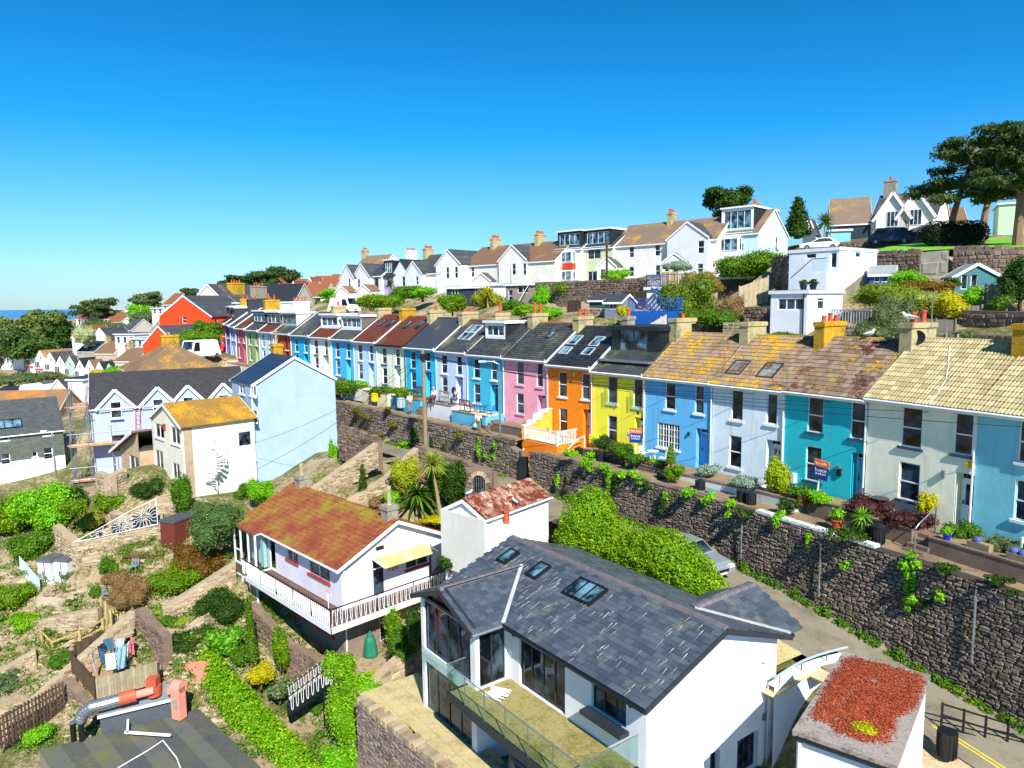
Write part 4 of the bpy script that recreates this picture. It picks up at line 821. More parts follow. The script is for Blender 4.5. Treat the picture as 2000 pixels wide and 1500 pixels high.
plats = [(0.0, 1.12, .1, 2.0, 'stone-edged raised terrace with blue ball planters at the right', SB, PATHM), (1.28, 2.0, .1, 1.9, 'raised terrace with bistro table before the cream house', SB, PATHM), (2.02, 2.45, .1, 1.5, 'paved raised terrace before the vivid turquoise house', SB, PATHM), (2.5, 3.05, .1, 2.1, 'planted stone bed below the sale board', render_wall('#c8ccc8', .8), SOIL),
         (3.2, 4.15, .1, 2.0, 'white painted raised terrace before the pale blue-white house', render_wall('#dfe3e4', .9), PATHM), (4.2, 5.0, .1, 1.9, 'stone raised terrace full of pots before the sky blue house', SB, PATHM), (5.05, 5.95, .1, 1.5, 'grassy raised terrace before the lemon house', SB, PATHM), (7.05, 7.95, .1, 1.5, 'stone terrace with blue pots before the pink house', SB, PATHM),
         (8.0, 8.95, .1, 2.0, 'turquoise walled terrace carrying the red-brown bench', render_wall('#5cb8d8', .4), groundmat(('#b8a888', '#d4c4a4', '#e0d2b4'), 1, 9, .2)), (9.05, 9.85, .1, 1.7, 'white walled terrace where two people sit', render_wall('#e4e6e8', .7), PATHM), (10.0, 10.95, .1, 1.9, 'turquoise walled terrace lined with clay pots', render_wall('#48b0d4', .4), PATHM),
         (11.05, 11.95, .1, 2.0, 'cream walled terrace before the cream house', render_wall('#dcd8b0', .4), PATHM), (12.0, 12.95, .1, 1.9, 'white walled terrace before the very pale blue house', render_wall('#e4e4e0', .5), SOIL), (13.0, 15.9, .1, 1.8, 'long planted terrace behind the blue tower house', SB, SOIL), (16, 19.8, .1, 1.8, 'pale walled far terrace before the green house', render_wall('#e0d4cc', .5), PATHM), (19.9, 22.9, .1, 1.8, 'far terrace with pink wall before the purple house', render_wall('#e8b8a8', .4), PATHM)]
for s0, s1, d0, d1, lb, sd, tp in plats:
    platform(s0, s1, d0, d1, zl((s0+s1)/2)-1.3, zl((s0+s1)/2)-.02, tp, sd, label=lb)
for s, d in ((1.2, 2.1), (3.12, 1.9), (5.0, 1.8), (8.02, 2.1), (9.93, 1.9)):
    a = along(s, .2); b = along(s, d); an = math.atan2(b[1]-a[1], b[0]-a[0])
    T = thing('garden_steps', 'stone steps up to the front doors beside the %s' % {1.2: 'ball planters and grey handrail', 3.12: 'round bush', 5.0: 'for-sale board by the yellow house', 8.02: 'standing walker with green bag', 9.93: 'clay pots'}[s], 'steps', a+(zl(s)-.6,), an)
    for k in range(4): MB().box(d-.32*(4-k)-.2+.0, d-.32*(3-k)-.2+.35, -.45, .45, -.6, .45-.17*k).build('step', STONE_B, T)
a0, a1, b0, b1 = along(6.93, 2.9), along(6.12, 2.9), along(6.93, .1), along(6.12, .1); z0, z1 = 48.9, 50.35
T = thing('orange_terrace', 'orange walled terrace with white balustrade before the orange house', 'terrace', a0+(z0,)); an = math.atan2(a1[1]-a0[1], a1[0]-a0[0]); L = math.hypot(a1[0]-a0[0], a1[1]-a0[1])
OR = render_wall('#ff8a1e', .2); mb = MB(); mb.box(0, L, 0, .2, 0, z1-z0); mb.box(0, .2, .2, 2.8, 0, z1-z0); mb.box(L-.2, L, .2, 2.8, 0, z1-z0); mb.box(.2, L-.2, .2, 2.8, 0, z1-z0-.06, 1); mb.build('terrace_base', [OR, PAVE], T, (0, 0, 0), an)
mb = MB(); prof = [(0, 1.0), (.5, 1.05), (1.1, 1.3), (1.7, 1.75), (2.3, 1.95), (2.8, 1.95)]
for (y0, h0), (y1, h1) in zip(prof, prof[1:]):
    for x in (0, .18): mb.poly([(x, y0, 1.4), (x, y1, 1.4), (x, y1, 1.4+h1), (x, y0, 1.4+h0)] if x else [(x, y0, 1.4), (x, y0, 1.4+h0), (x, y1, 1.4+h1), (x, y1, 1.4)])
    mb.box(-.05, .25, y0, y1, 1.4+min(h0, h1), 1.4+max(h0, h1)+.06, 1)
mb.build('curved_side_wall', [render_wall('#ffb43c', .2), WHITE], T, (0, 0, 0), an)
r = MB(); zt = z1-z0; r.bar((.2, .1, zt+.95), (L-.05, .1, zt+.95), .07); r.bar((.2, .1, zt+.12), (L-.05, .1, zt+.12), .05); r.bar((L-.1, .1, zt+.95), (L-.1, 2.0, zt+.95), .07); r.bar((L-.1, .1, zt+.12), (L-.1, 2.0, zt+.12), .05)
for x in (.2, L-.1): r.box(x-.06, x+.06, .04, .16, zt, zt+1.05)
r.build('balustrade_rail', WHITE, T, (0, 0, 0), an); bm_ = MB().box(-.02, .02, -.02, .02, 0, .85).mesh('baluster', WHITE); ca, sa = math.cos(an), math.sin(an)
for k in range(22):
    x = .35+k*(L-.55)/22; link('baluster', bm_, T, (ca*x-sa*.1, sa*x+ca*.1, zt+.1), an)
for k in range(12):
    y = .2+k*.15; link('baluster', bm_, T, (ca*(L-.1)-sa*y, sa*(L-.1)+ca*y, zt+.1), an)
for lb, s_, dd in (('white handrail left of the orange terrace', 6.98, 1), ('white handrail right of the orange terrace', 5.98, -1)):
    a = along(s_, .9); b = along(s_-(.12*dd if dd > 0 else -.05), 3.3); T = thing('handrail', lb, 'handrail', a+(50.0,)); dx, dy = b[0]-a[0], b[1]-a[1]
    MB().tube([(0, 0, .9), (dx*.3, dy*.3, .7), (dx, dy, -.6)], .035, 6).build('rail', WHITE, T); mm = MB(); mm.bar((0, 0, -.3), (0, 0, .9), .05); mm.bar((dx, dy, -1.4), (dx, dy, -.6), .05); mm.build('post', WHITE, T)
a = along(1.2, 2.3); b = along(1.2, .9); T = thing('handrail', 'grey bent tube handrail beside the steps and heather bed', 'handrail', a+(49.5,)); dx, dy = b[0]-a[0], b[1]-a[1]
MB().tube([(0, 0, -.1), (0, 0, 1.0), (dx*.15, dy*.15, 1.15), (dx, dy, 1.7), (dx, dy, .6)], .03, 6).build('rail', GALV, T)
def atwall(px, py, d=.12):
    best = None
    for seg in (WL, WL1, WR):
        for (x0, y0, b0, t0), (x1, y1, b1, t1) in zip(seg, seg[1:]):
            L = math.hypot(x1-x0, y1-y0); nx, ny = (y1-y0)/L, -(x1-x0)/L; r = ray(px, py); den = r[0]*nx+r[1]*ny
            if abs(den) < 1e-6: continue
            t = ((x0+nx*d)*nx+(y0+ny*d)*ny)/den; x, y = r[0]*t, r[1]*t; s = ((x-x0)*(x1-x0)+(y-y0)*(y1-y0))/L/L
            if -.02 <= s <= 1.02: best = (x, y, CZ+r[2]*t)
    return best
ivy = [(1115, 886, .9, .35, 'L'), (1150, 902, .8, .6, 'L'), (1180, 915, .6, .5, 'L'), (1190, 930, .3, .8, 'L'), (1222, 925, .9, .35, 'L'), (1245, 935, .6, .3, 'L'), (1262, 948, .5, .3, 'D'), (1205, 945, .35, .5, 'D'), (1090, 930, .35, .7, 'L'), (1105, 945, .35, .8, 'D'), (1205, 955, .3, .5, 'D'),
       (1350, 965, .9, .35, 'L'), (1385, 975, .6, .35, 'L'), (1298, 985, .5, .7, 'D'), (1300, 970, .25, .3, 'L'), (1425, 990, .5, .45, 'L'), (1520, 1012, .55, .35, 'L'), (1578, 1058, .3, .4, 'L'), (1650, 1103, .4, .3, 'L'), (1780, 1100, .7, .45, 'L'), (1775, 1140, .3, .7, 'L'), (1783, 1175, .45, .45, 'L'), (1832, 1162, .35, .22, 'L'), (1810, 1180, .25, .25, 'D'), (1650, 1040, 1.4, .12, 'D'), (1850, 1105, .9, .15, 'D'), (1950, 1140, .8, .2, 'D'), (1460, 1003, .8, .15, 'D'),
       (870, 880, .45, .9, 'D'), (935, 872, .4, .8, 'L'), (965, 882, .35, .7, 'L'), (948, 885, .25, .5, 'L'), (720, 815, 1.3, .4, 'O'), (770, 835, 1.2, .5, 'O'), (810, 850, .8, .8, 'D'), (740, 850, 1.2, .5, 'O'), (790, 870, .9, .4, 'L'), (700, 805, 1.2, .5, 'O'), (900, 850, .8, .3, 'O'), (760, 800, .9, .3, 'O'), (845, 870, .5, .7, 'D')]
HB = ['right-edge house', 'cream door house', 'vivid turquoise house', 'pale blue-white house', 'sky blue house', 'lemon house', 'orange house', 'pink house', 'teal blue house', 'lavender house', 'cyan house', 'navy-silled cream house', 'very pale blue house']
SUF = {}
ML = {'L': L_BRIGHT, 'D': L_DARK, 'O': leafmat('#5a5a1c', '#8a7c30', '#8fa030')}
WHERE = {'L': 'bright green', 'D': 'dark green', 'O': 'olive brown'}
for k, (px, py, w_, h_, mt) in enumerate(ivy):
    q = atwall(px, py)
    if q is None: continue
    lb_ = '%s %s creeper %s wall below the %s' % (WHERE[mt], 'small' if w_ < .4 else 'broad' if w_ > .7 else 'leafy', 'topping the' if h_ < .4 else 'hanging down the', HB[min(range(len(HB)), key=lambda k: abs(proj(CP[k][0], CP[k][1], 52)[0]+(-60 if px > 1100 else -25)-px))]); n_ = SUF.get(lb_, 0); SUF[lb_] = n_+1; lb_ += ('', ', further right', ', rightmost', ', last')[min(3, n_)]; T = thing('wall_creeper', lb_, 'creeper', q, 0, 'creepers and weeds on the retaining wall'); g = random.Random(k); an = -.9
    cs = [(math.cos(an)*g.uniform(-w_, w_)*.7, math.sin(an)*g.uniform(-w_, w_)*.7, g.uniform(-h_, h_)*.7) for _ in range(6)]; rs = [(w_*.38, w_*.32, h_*.42)]*6
    foliage('foliage', ML[mt], cs, rs, int(420*w_*max(h_, .35)/.3), .09, T, seed=k, core=False, shell=.2)
weed = []
for (x0, y0, b0, t0), (x1, y1, b1, t1) in list(zip(WR, WR[1:]))+list(zip(WL, WL[1:])):
    L = math.hypot(x1-x0, y1-y0); nx, ny = (y1-y0)/L, -(x1-x0)/L; n = int(L/.35)
    for k in range(n):
        f = (k+random.random())/n; h = random.uniform(.05, .32)*(1.4 if random.random() < .15 else .8); weed.append(((x0+(x1-x0)*f+nx*.25, y0+(y1-y0)*f+ny*.25, b0+(b1-b0)*f+h*.5), (.28, .28, h)))
o = foliage('verge_weeds', L_MID, [a for a, b in weed], [b for a, b in weed], 26000, .075, core=False, shell=.1); tag(o, 'green weeds growing along the foot of the retaining wall', 'weeds', kind='stuff')
for lb, (px, pb, pt_) in {'tall thin grey pipe on the wall, rightmost': (1898, 1295, 1150), 'thin grey pipe on the wall above the lane bend': (1599, 1165, 1062), 'short grey rod on the wall above the car': (1447, 1092, 1030)}.items():
    q = atwall(px, pb, .18); q2 = atwall(px+5, pt_, .18)
    if q and q2:
        T = thing('wall_pipe', lb, 'pipe', q); MB().tube([(0, 0, 0), (0, 0, q2[2]-q[2])], .04, 6).build('pipe', GALV, T)
        b_ = MB()
        for z in (.4, 1.4, 2.4):
            if z < q2[2]-q[2]: b_.box(-.06, .06, -.06, .12, z, z+.05)
        b_.build('bracket', GALV, T)
NF = Fr(3.99, 20.65, 47.5, -53.4)
T = thing_f('slate_house', 'white modern house with grey slate roof, timber deck and glass balcony', 'house', NF)
WN = render_wall('#eef1f3', .1); N2 = NF
mb = MB(); z0 = -6.2; RV, RH = 4.0, 1.42; sl = RH/RV
face(mb, (0, .45, 0), (1, 0, 0), (0, 1, 0), -12.0, -.35, z0, .12, [(-7.05, -4.3, -2.48, -.22), (-2.9, -1.25, -1.45, -.3)], .16)
face(mb, (-.35, 0, 0), (0, 1, 0), (-1, 0, 0), .45, 7.55, z0, .14, [(5.25, 6.55, -4.85, -3.35), (3.7, 4.25, -6.1, -3.2)], .28)
mb.poly([(-.35, .45, .14), (-.35, 7.55, .14), (-.35, RV, RH-.02)])
face(mb, (0, 7.55, 0), (1, 0, 0), (0, -1, 0), -12.0, -.35, z0, .12); face(mb, (-12.0, 0, 0), (0, 1, 0), (1, 0, 0), -1.15, 7.55, z0, .1)
a = [NF.rectv(846, 916, 1196, 1287, -1.15), NF.rectv(850, 917, 1305, 1410, -1.15)]
face(mb, (0, -1.15, 0), (1, 0, 0), (0, 1, 0), -12.0, -7.75, z0, .1, [(-11.75, -8.1, -2.35, -.12), (-11.75, -8.1, -5.3, -2.9)], .14)
face(mb, (-7.75, 0, 0), (0, 1, 0), (-1, 0, 0), -1.15, .45, z0, .1, [(-.95, .3, -2.48, -.1)], .1)
mb.build('wall', WN, T)
g = MB(); g.poly([(-11.7, -1.12, .1), (-8.05, -1.12, .1), (-9.88, -1.12, .86)]); g.build('gable_pane', GLASS, T)
g = MB(); g.bar((-12.0, -1.2, .06), (-7.75, -1.2, .06), .1, .14); g.bar((-12.1, -1.2, .05), (-9.88, -1.2, .98), .1, .14); g.bar((-7.65, -1.2, .05), (-9.88, -1.2, .98), .1, .14); g.build('gable_frame', DGREY, T)
window(T, 'F', -7.05, -2.48, 2.75, 2.26, 'slide4', .5, fm=DGREY, name='sliding_door'); window(T, 'F', -2.9, -1.45, 1.65, 1.15, 'case3', .5, fm=DGREY)
MB().box(-3.05, -1.1, .02, .5, -1.62, -1.47).build('window_sill', DGREY, T)
window(T, 'F', -11.75, -2.35, 3.65, 2.23, 'slide4', -1.12, fm=DGREY); window(T, 'F', -11.75, -5.3, 3.65, 2.4, 'slide4', -1.12, fm=DGREY); window(T, 'R', -.95, -2.48, 1.25, 2.38, 'slide2', -7.78, fm=DGREY, name='side_door')
window(T, 'R', 5.25, -4.85, 1.3, 1.5, 'case2', -.5, fm=DGREY, label='dark framed window low in the bright gable wall'); window(T, 'R', 3.7, -6.1, .55, 2.9, 'plain', -.5, fm=DGREY)
MB().box(-.38, -.28, 5.2, 6.6, -4.97, -4.85).build('window_sill', DGREY, T); MB().box(-.36, -.31, 6.72, 6.9, -3.1, -2.85).build('air_vent', GALV, T)
MB().lathe([(.1, 0), (.1, .12), (.05, .2)]).build('security_light', WHITE, T, (-.28, 6.7, -.75))
r = MB(); e = .0
slab(r, [(-12.3, -.0, 0), (0, -.0, 0), (0, RV, RH), (-12.3, RV, RH)], .1); slab(r, [(-12.3, 8.0, 0), (-12.3, RV, RH), (0, RV, RH), (0, 8.0, 0)], .1)
wz = .98; wu = -9.88
slab(r, [(-12.3, -1.45, -.0), (wu, -1.45, wz), (wu, 2.78, wz), (-12.3, .0, 0.0)], .09); slab(r, [(-7.46, -1.45, 0), (-7.46, .0, 0), (wu, 2.78, wz), (wu, -1.45, wz)], .09)
gu, gz_ = -2.3, 1.02
slab(r, [(gu-2.2, 8.0, 0.01), (gu-2.2, 8.9, .01), (gu, 8.9, gz_), (gu, 5.15, gz_)], .08); slab(r, [(gu+2.2, 8.0, .01), (gu, 5.15, gz_), (gu, 8.9, gz_), (gu+2.2, 8.9, .01)], .08)
R_ = r.build('roof', SLATE_N, T)
def slates(T, A, U, Vv, inside, mat, tw=.33, tl=.235, nobj=300, seed=3, parent2=None, umax=8, vmax=4.3, name='roof_slate', lift=.012, key=None):
    """A origin (eave corner), U along the eave, Vv up the slope (unit vectors)"""
    g = random.Random(seed); A, U, Vv = Vector(A), Vector(U), Vector(Vv); n = U.cross(Vv).normalized(); n = n if n.z > 0 else -n; acc = []
    nv = int(vmax/tl)+1
    for j in range(nv):
        offs = (j % 2)*tw/2
        for i in range(-1, int(umax/tw)+1):
            u = i*tw+offs; v = j*tl
            if inside(u+tw/2, v+tl/2): acc.append((u, v, g.random(), g.uniform(-.008, .008)))
    acc.sort(key=key or (lambda q: q[0]+q[1]*1.2)); L = tl*1.12; q0 = Matrix((U, Vv, n)).transposed().to_4x4(); vs_ = []
    for k in range(6):
        m = MB(); x1, y0 = tw-.008, -.02; m.v = [(0, y0, lift), (x1, y0, lift), (x1, L, 0), (0, L, 0), (0, y0, lift+.014), (x1, y0, lift+.014), (x1, L, .008), (0, L, .008)]
        m.f = [(4, 5, 6, 7), (0, 1, 5, 4), (1, 2, 6, 5), (3, 0, 4, 7)]; m.m = [0]*4; m.r = [(k+.5)/6]*4; vs_.append(m.mesh('slate', mat))
    for u, v, r_, dz in acc[:nobj]:
        o = bpy.data.objects.new('slate', vs_[int(r_*5.99)]); COL.objects.link(o); o.parent = T; o.matrix_local = Matrix.Translation(A+U*u+Vv*v+n*(.004+abs(dz)*.5)) @ q0
    V = []; Fq = []; R = []
    for u, v, r_, dz in acc[nobj:]:
        b = len(V); P0 = A+U*u+Vv*v+n*(.004+abs(dz)*.5)
        for x, y, z in ((0, -.02, lift), (tw-.008, -.02, lift), (tw-.008, L, 0), (0, L, 0), (0, -.02, lift+.014), (tw-.008, -.02, lift+.014), (tw-.008, L, .008), (0, L, .008)): V.append(tuple(P0+U*x+Vv*y+n*z))
        for f in ((4, 5, 6, 7), (0, 1, 5, 4), (1, 2, 6, 5), (3, 0, 4, 7)): Fq.append([b+k for k in f]); R.append(r_)
    if V: o = link(name, npmesh(name, np.array(V), np.array(Fq), mat, np.array(R)), T); o['kind'] = 'stuff'
vv = Vector((0, RV, RH)).normalized(); LS = math.hypot(RV, RH)
def on_main(u, s):
    x = -u; v = s*vv.y
    if x < -12.25 or x > -.02 or v > RV-.02: return False
    if -12.3 < x < -7.46:
        vr = 2.78*(x+7.46)/(wu+7.46) if x > wu else 2.78*(x+12.3)/(wu+12.3)
        if v < vr: return False
    return True
slates(T, (0, 0, 0), (-1, 0, 0), vv, on_main, SLATE_N, nobj=280, umax=12.4, vmax=LS, key=lambda q: q[0]*.7+q[1])
wv = Vector((wu+7.46, 0, wz)).normalized(); LW = math.hypot(wu+7.46, wz)
slates(T, (-7.46, -1.45, 0), (0, 1, 0), wv, lambda u, s: 0 < u < 4.2 and s*abs(wv.x) < 2.42 and (u-1.45) < 2.78*(s*abs(wv.x))/2.42, SLATE_N, nobj=0, umax=4.3, vmax=LW)
wl_ = Vector((wu+12.3, 0, wz)).normalized()
slates(T, (-12.3, -1.45, 0), (0, 1, 0), wl_, lambda u, s: 0 < u < 4.2 and (u-1.45) < 2.78*(s*abs(wl_.x))/2.42, SLATE_N, nobj=0, umax=4.3, vmax=LW)
vb = Vector((0, -RV, RH)).normalized(); slates(T, (-12.3, 8.0, 0), (1, 0, 0), vb, lambda u, s: 0 < u < 12.3 and s < LS-.1, SLATE_N, nobj=0, umax=12.4, vmax=LS)
gv = Vector((-2.2, 0, gz_)).normalized(); slates(T, (gu+2.2, 5.15, .02), (0, 1, 0), gv, lambda u, s: 0 < u < 3.75 and u > 2.85*(1-s/2.43)-.1, SLATE_N, nobj=0, umax=3.8, vmax=2.43)
rt = MB().tube([(0, 0, 0), (.44, 0, 0)], [.13, .12], 6).mesh('ridge_tile', flat('#6b6468', .7, var=.2))
for k in range(27): link('ridge_tile', rt, T, (-12.2+k*.452, RV, RH-.01))
for k in range(9): o = link('ridge_tile', rt, T, (wu, -1.45+k*.455, wz-.01), math.pi/2)
for k in range(8): o = link('ridge_tile', rt, T, (gu, 5.25+k*.45, gz_-.01), math.pi/2)
for q_ in (((-7.46, 0, .05), (wu, 2.78, wz+.06)), ((gu+2.2, 8.0, .06), (gu, 5.15, gz_+.05))): MB().bar(*q_, .15, .05).build('valley_lead', flat('#b4b6b8', .5, var=.2), T)
f = MB(); f.bar((.02, 0, -.1), (.02, RV, RH-.1), .04, .2); f.bar((.02, 8, -.1), (.02, RV, RH-.1), .04, .2); f.box(-7.4, .02, -.02, .02, -.2, -.02); f.bar((-7.5, -1.47, -.1), (wu, -1.47, wz-.1), .04, .2); f.bar((-12.3, -1.47, -.1), (wu, -1.47, wz-.1), .04, .2); f.box(-12.3, .02, 7.98, 8.02, -.2, -.02)
f.build('bargeboard', DGREY, T)
gutter(T, -7.5, .02, -.08, -.05, BLACKM); MB().tube([(-7.4, -1.5, -.05), (-7.4, -.05, -.05)], .065, 6).build('gutter', LEAD, T); gutter(T, -12.3, .02, 8.08, -.05, BLACKM)
br = MB().box(-.04, .04, 0, .4, -.3, -.1).mesh('eave_bracket', BLACKM)
for u in (-6.9, -5.1, -3.9, -2.1, -.7): link('eave_bracket', br, T, (u, .03, 0))
pl = [(-4.0, 7.5, -1.2), (-3.7, 7.55, -2.2)]
SB2 = lambda u, v, z: skylight
def nwin(px, py, w, l, n):
    n_ = RH/RV; r = ray(px, py); A = r[0]*NF.v[0]+r[1]*NF.v[1]; ov = NF.o[0]*NF.v[0]+NF.o[1]*NF.v[1]; t = (NF.o[2]-n_*ov-CZ)/(r[2]-n_*A); u, v = NF.l(r[0]*t, r[1]*t)
    skylight(T, u, v*math.hypot(1, n_), w, l, 0, 0, RV, RH, n, BLACKM, GLASSB, .12)
nwin(1103, 1160, 1.45, .95, 3); nwin(1030, 1124, .55, .85, 1); nwin(974, 1096, .5, .8, 1)
m = MB(); g = random.Random(5)
def splat(u, v, L, w, sl_=None):
    P0 = Vector((u, v, v*sl+.05)); n = Vector((0, -sl, 1)).normalized(); d = Vector((g.uniform(-.12, .12), -1, -sl)).normalized(); s_ = d.cross(n); P0 = P0+n*.012
    pts = [(0, w*.5), (.06, w), (.16, w*.7), (.3, w*.3), (L*.6, w*.22), (L, w*.08)]
    for (a, wa), (b, wb) in zip(pts, pts[1:]):
        j = g.uniform(-.02, .02); m.poly([tuple(P0+d*a+s_*wa), tuple(P0+d*b+s_*(wb+j)), tuple(P0+d*b-s_*(wb-j)), tuple(P0+d*a-s_*wa)], 0, g.random())
for k in range(62):
    u = -g.uniform(.2, 11.8) if k < 40 else -g.uniform(7.2, 12.0); v = g.uniform(.9, 3.7)
    if not on_main(-u, v/vv.y): continue
    L = g.uniform(.25, 1.1); L = min(L, v-.1); splat(u, v, L, g.uniform(.008, .022))
for k in range(90):
    u, v = -g.uniform(.2, 11.8), g.uniform(.2, 3.8)
    if on_main(-u, v/vv.y): splat(u, v, .1, g.uniform(.008, .02))
o = m.build('bird_dropping', flat('#b8b4b0', .7, var=.35), T); o['kind'] = 'stuff'
DZ = -2.5; bd = MB().box(0, 7.65, 0, .118, -.03, 0, 0, .5)
bms = [MB().box(0, 1, 0, .118, -.03, 0, 0, q).mesh('deck_board', groundmat(('#5e5a2c', '#847a42', '#a09460', '#7c7c28'), .9, 7, .2)) for q in (.1, .4, .7, .95)]
for k in range(20):
    v = -2.02+k*.124; o = link('deck_board', bms[k % 4], T, (-8.3 if v < -1.2 else -7.7, v, DZ)); o.scale = (7.55 if v < -1.2 else 6.95, 1, 1)
d = MB(); d.box(-8.4, -.65, -2.12, -2.02, DZ-.32, DZ+.02); d.box(-8.4, -8.3, -2.02, -1.15, DZ-.32, DZ+.02); d.box(-.75, -.65, -2.02, .45, DZ-.32, DZ+.02); d.box(-8.3, -.75, -2.02, .45, DZ-.2, DZ-.05); d.build('deck_frame', DGREY, T)
gp = MB().box(0, 1.24, -.01, .01, 0, 1.1).mesh('glass_panel', CLEAR)
for k in range(6): link('glass_panel', gp, T, (-8.36+k*1.28, -2.07, DZ+.02))
for k in range(2): link('glass_panel', gp, T, (-.7, -2.05+k*1.27, DZ+.02), math.pi/2)
link('glass_panel', gp, T, (-8.36, -2.05, DZ+.02), math.pi/2).scale = (.7, 1, 1); link('glass_panel', gp, T, (-11.6, -1.35, -2.9)).scale = (2.2, 1, .75)
h = MB(); h.tube([(-8.36, -1.2, DZ+1.14), (-8.36, -2.07, DZ+1.14), (-.7, -2.07, DZ+1.14), (-.7, .45, DZ+1.14)], .022, 6); h.build('handrail', GALV, T)
ps = MB().box(-.012, .012, -.02, .02, 0, 1.1).mesh('glass_post', GALV)
for k in range(1, 6): link('glass_post', ps, T, (-8.36+k*1.28-.02, -2.07, DZ+.02))
link('deck_post', MB().box(-.08, .08, -.08, .08, -3.4, -.3).mesh('deck_post', DGREY), T, (-4.4, -1.9, DZ));
q = thing('folded_chairs', 'white folded garden chairs lying flat on the timber deck', 'chairs', NF.w(-7.0, -.75, DZ+.0), NF.a+.3)
for k in range(3):
    c_ = MB(); z = .05+k*.06; c_.bar((-.45, -.25, z), (.45, -.25+.05*k, z), .04); c_.bar((-.45, .25, z), (.45, .25, z), .04); c_.box(-.3+.05*k, .25, -.22, .22, z, z+.03); c_.build('chair_frame', WHITE, q, (0.05*k, .03*k, 0), .1*k)
Tst = thing('yard_steps', 'grey stone steps below the timber deck at the bottom edge', 'steps', NF.w(-6.8, -.9, -5.4), NF.a)
for k in range(4): MB().box(0, 2.6-.4*k, -.2+.0, .9-.2*k, k*.2, k*.2+.2).build('step', flat('#5d6a74', .8, bmp=.3), Tst, (0.3*k, .15*k, 0))
pz = 45.55; q = [PZ(1512, 1330, pz), PZ(1640, 1285, pz+.1), PZ(1590, 1230, pz+.15), PZ(1480, 1240, pz+.1)]
pt_ = thing('patio', 'square paved patio behind the slate house by the lane', 'patio', (q[0][0], q[0][1], pz)); pm_ = [MB().box(0, .58, 0, .58, 0, .04, 0, r_).mesh('paving_slab', groundmat(('#b89c78', '#d0b48c', '#dcc29c'), 1.2, 8, .2)) for r_ in (.1, .5, .9)]
g = random.Random(4)
for i in range(5):
    for j in range(9):
        p_ = NF.w(-.4+i*.6, 6.6+j*.6, 0); A = PZ(1513, 1325, 46.2); B = PZ(1655, 1264, 46.2)
        if (B[0]-A[0])*(p_[1]-A[1])-(B[1]-A[1])*(p_[0]-A[0]) < .1: continue
        link('paving_slab', g.choice(pm_), pt_, (p_[0]-q[0][0], p_[1]-q[0][1], .0+.03), NF.a)
A = PZ(1513, 1325, 46.2); B = PZ(1655, 1264, 46.2); Wt = thing('ramp_wall', 'white curved retaining wall with grey rail running to the lane', 'wall', A)
dx, dy = B[0]-A[0], B[1]-A[1]; mb = MB(); n = 12
pp = [(dx*i/n+math.sin(i/n*math.pi)*.5*dy/4*-1*0.3, dy*i/n-.0+math.sin(i/n*math.pi)*.25, -.35*0) for i in range(n+1)]
for a, b in zip(pp, pp[1:]):
    mb.poly([(a[0], a[1], -5), (b[0], b[1], -5), (b[0], b[1], -.35), (a[0], a[1], -.35)]); mb.poly([(a[0], a[1], -.35), (b[0], b[1], -.35), (b[0]-.15, b[1]+.25, -.35), (a[0]-.15, a[1]+.25, -.35)]); mb.poly([(a[0]-.15, a[1]+.25, -5), (a[0]-.15, a[1]+.25, -.35), (b[0]-.15, b[1]+.25, -.35), (b[0]-.15, b[1]+.25, -5)])
mb.build('wall', WN, Wt); MB().tube([(p_[0], p_[1], 0) for p_ in pp], .05, 8).build('rail', flat('#9ab0bc', .4), Wt)
for k in (1, 5, 9): MB().bar((pp[k][0], pp[k][1], -.35), (pp[k][0], pp[k][1], 0), .04).build('rail_post', GALV, Wt)
strip_g = MB();
q = [NF.w(-.3, -6, -5.75), NF.w(9, -6, -5.75), NF.w(6, 8.3, -5.7), NF.w(-.3, 8.3, -5.7)]; sheet('gravel_yard', q, groundmat(('#4c4c4c', '#6c6c6c', '#8a8a88'), 2, 25, .6))
G0 = PZ(1745, 1490, 48.0); gfr = Fr(G0[0], G0[1], 48.0, 180+(-52)); u_ = PZ(1557, 1425, 48.0); Lg = math.hypot(u_[0]-G0[0], u_[1]-G0[1]); ang = math.degrees(math.atan2(G0[1]-u_[1], G0[0]-u_[0]))
gfr = Fr(u_[0], u_[1], 45.1, ang); r2 = PZ(1660, 1278, 48.0); Dg = math.hypot(r2[0]-u_[0], r2[1]-u_[1])
Tg = house('garage', 'white flat-roofed garage covered with red sedum beside the lane', gfr, Lg, Dg, 2.74, 'flat', oh=.1, wall=render_wall('#e6ecf2', .3), rmat=groundmat(('#5c5650', '#8a8078', '#a89c94', '#6c645c'), 1.5, 12, .5), cat='garage', sub=3.0, fascia=False)
gs = random.Random(2)
m = []; rr = []
for i in range(460):
    a, b = gs.uniform(.06, .96), gs.uniform(.1, .96)
    if (a > .84 and b < .42+.1*math.sin(b*20)) or b < .1+.06*math.sin(a*9): continue
    m.append((a*Lg, b*Dg, 2.93)); rr.append((.26, .3, .05))
ss = leafmat('#8a3420', '#b8583c', '#cc8450', .1); foliage('sedum', ss, m, rr, 30000, .04, Tg, core=False, shell=.0, up=2.5, kind='stuff'); foliage('moss_patch', L_YEL, [(Lg*.62, Dg*.2, 2.95)], [(.36, .3, .08)], 900, .045, Tg, core=True, kind='stuff')
pipe(Tg, [(.1, -.08, 2.6), (.1, -.08, 0)], WHITE); gutter(Tg, 0, Lg, -.12, 2.72, BLACKM)
RF = Fr(-.678*13.7, 2.628*13.7, 46.3, -46); RB = Fr(*RF.w(-12.1, .45, -2.6), -46)
MOSS, t, b = nodes('mossy_tiles'); p = pos(t); r_ = rnd(t); n1 = noise(t, p, .55, 6, .7); n2 = noise(t, p, 9, 5, .75)
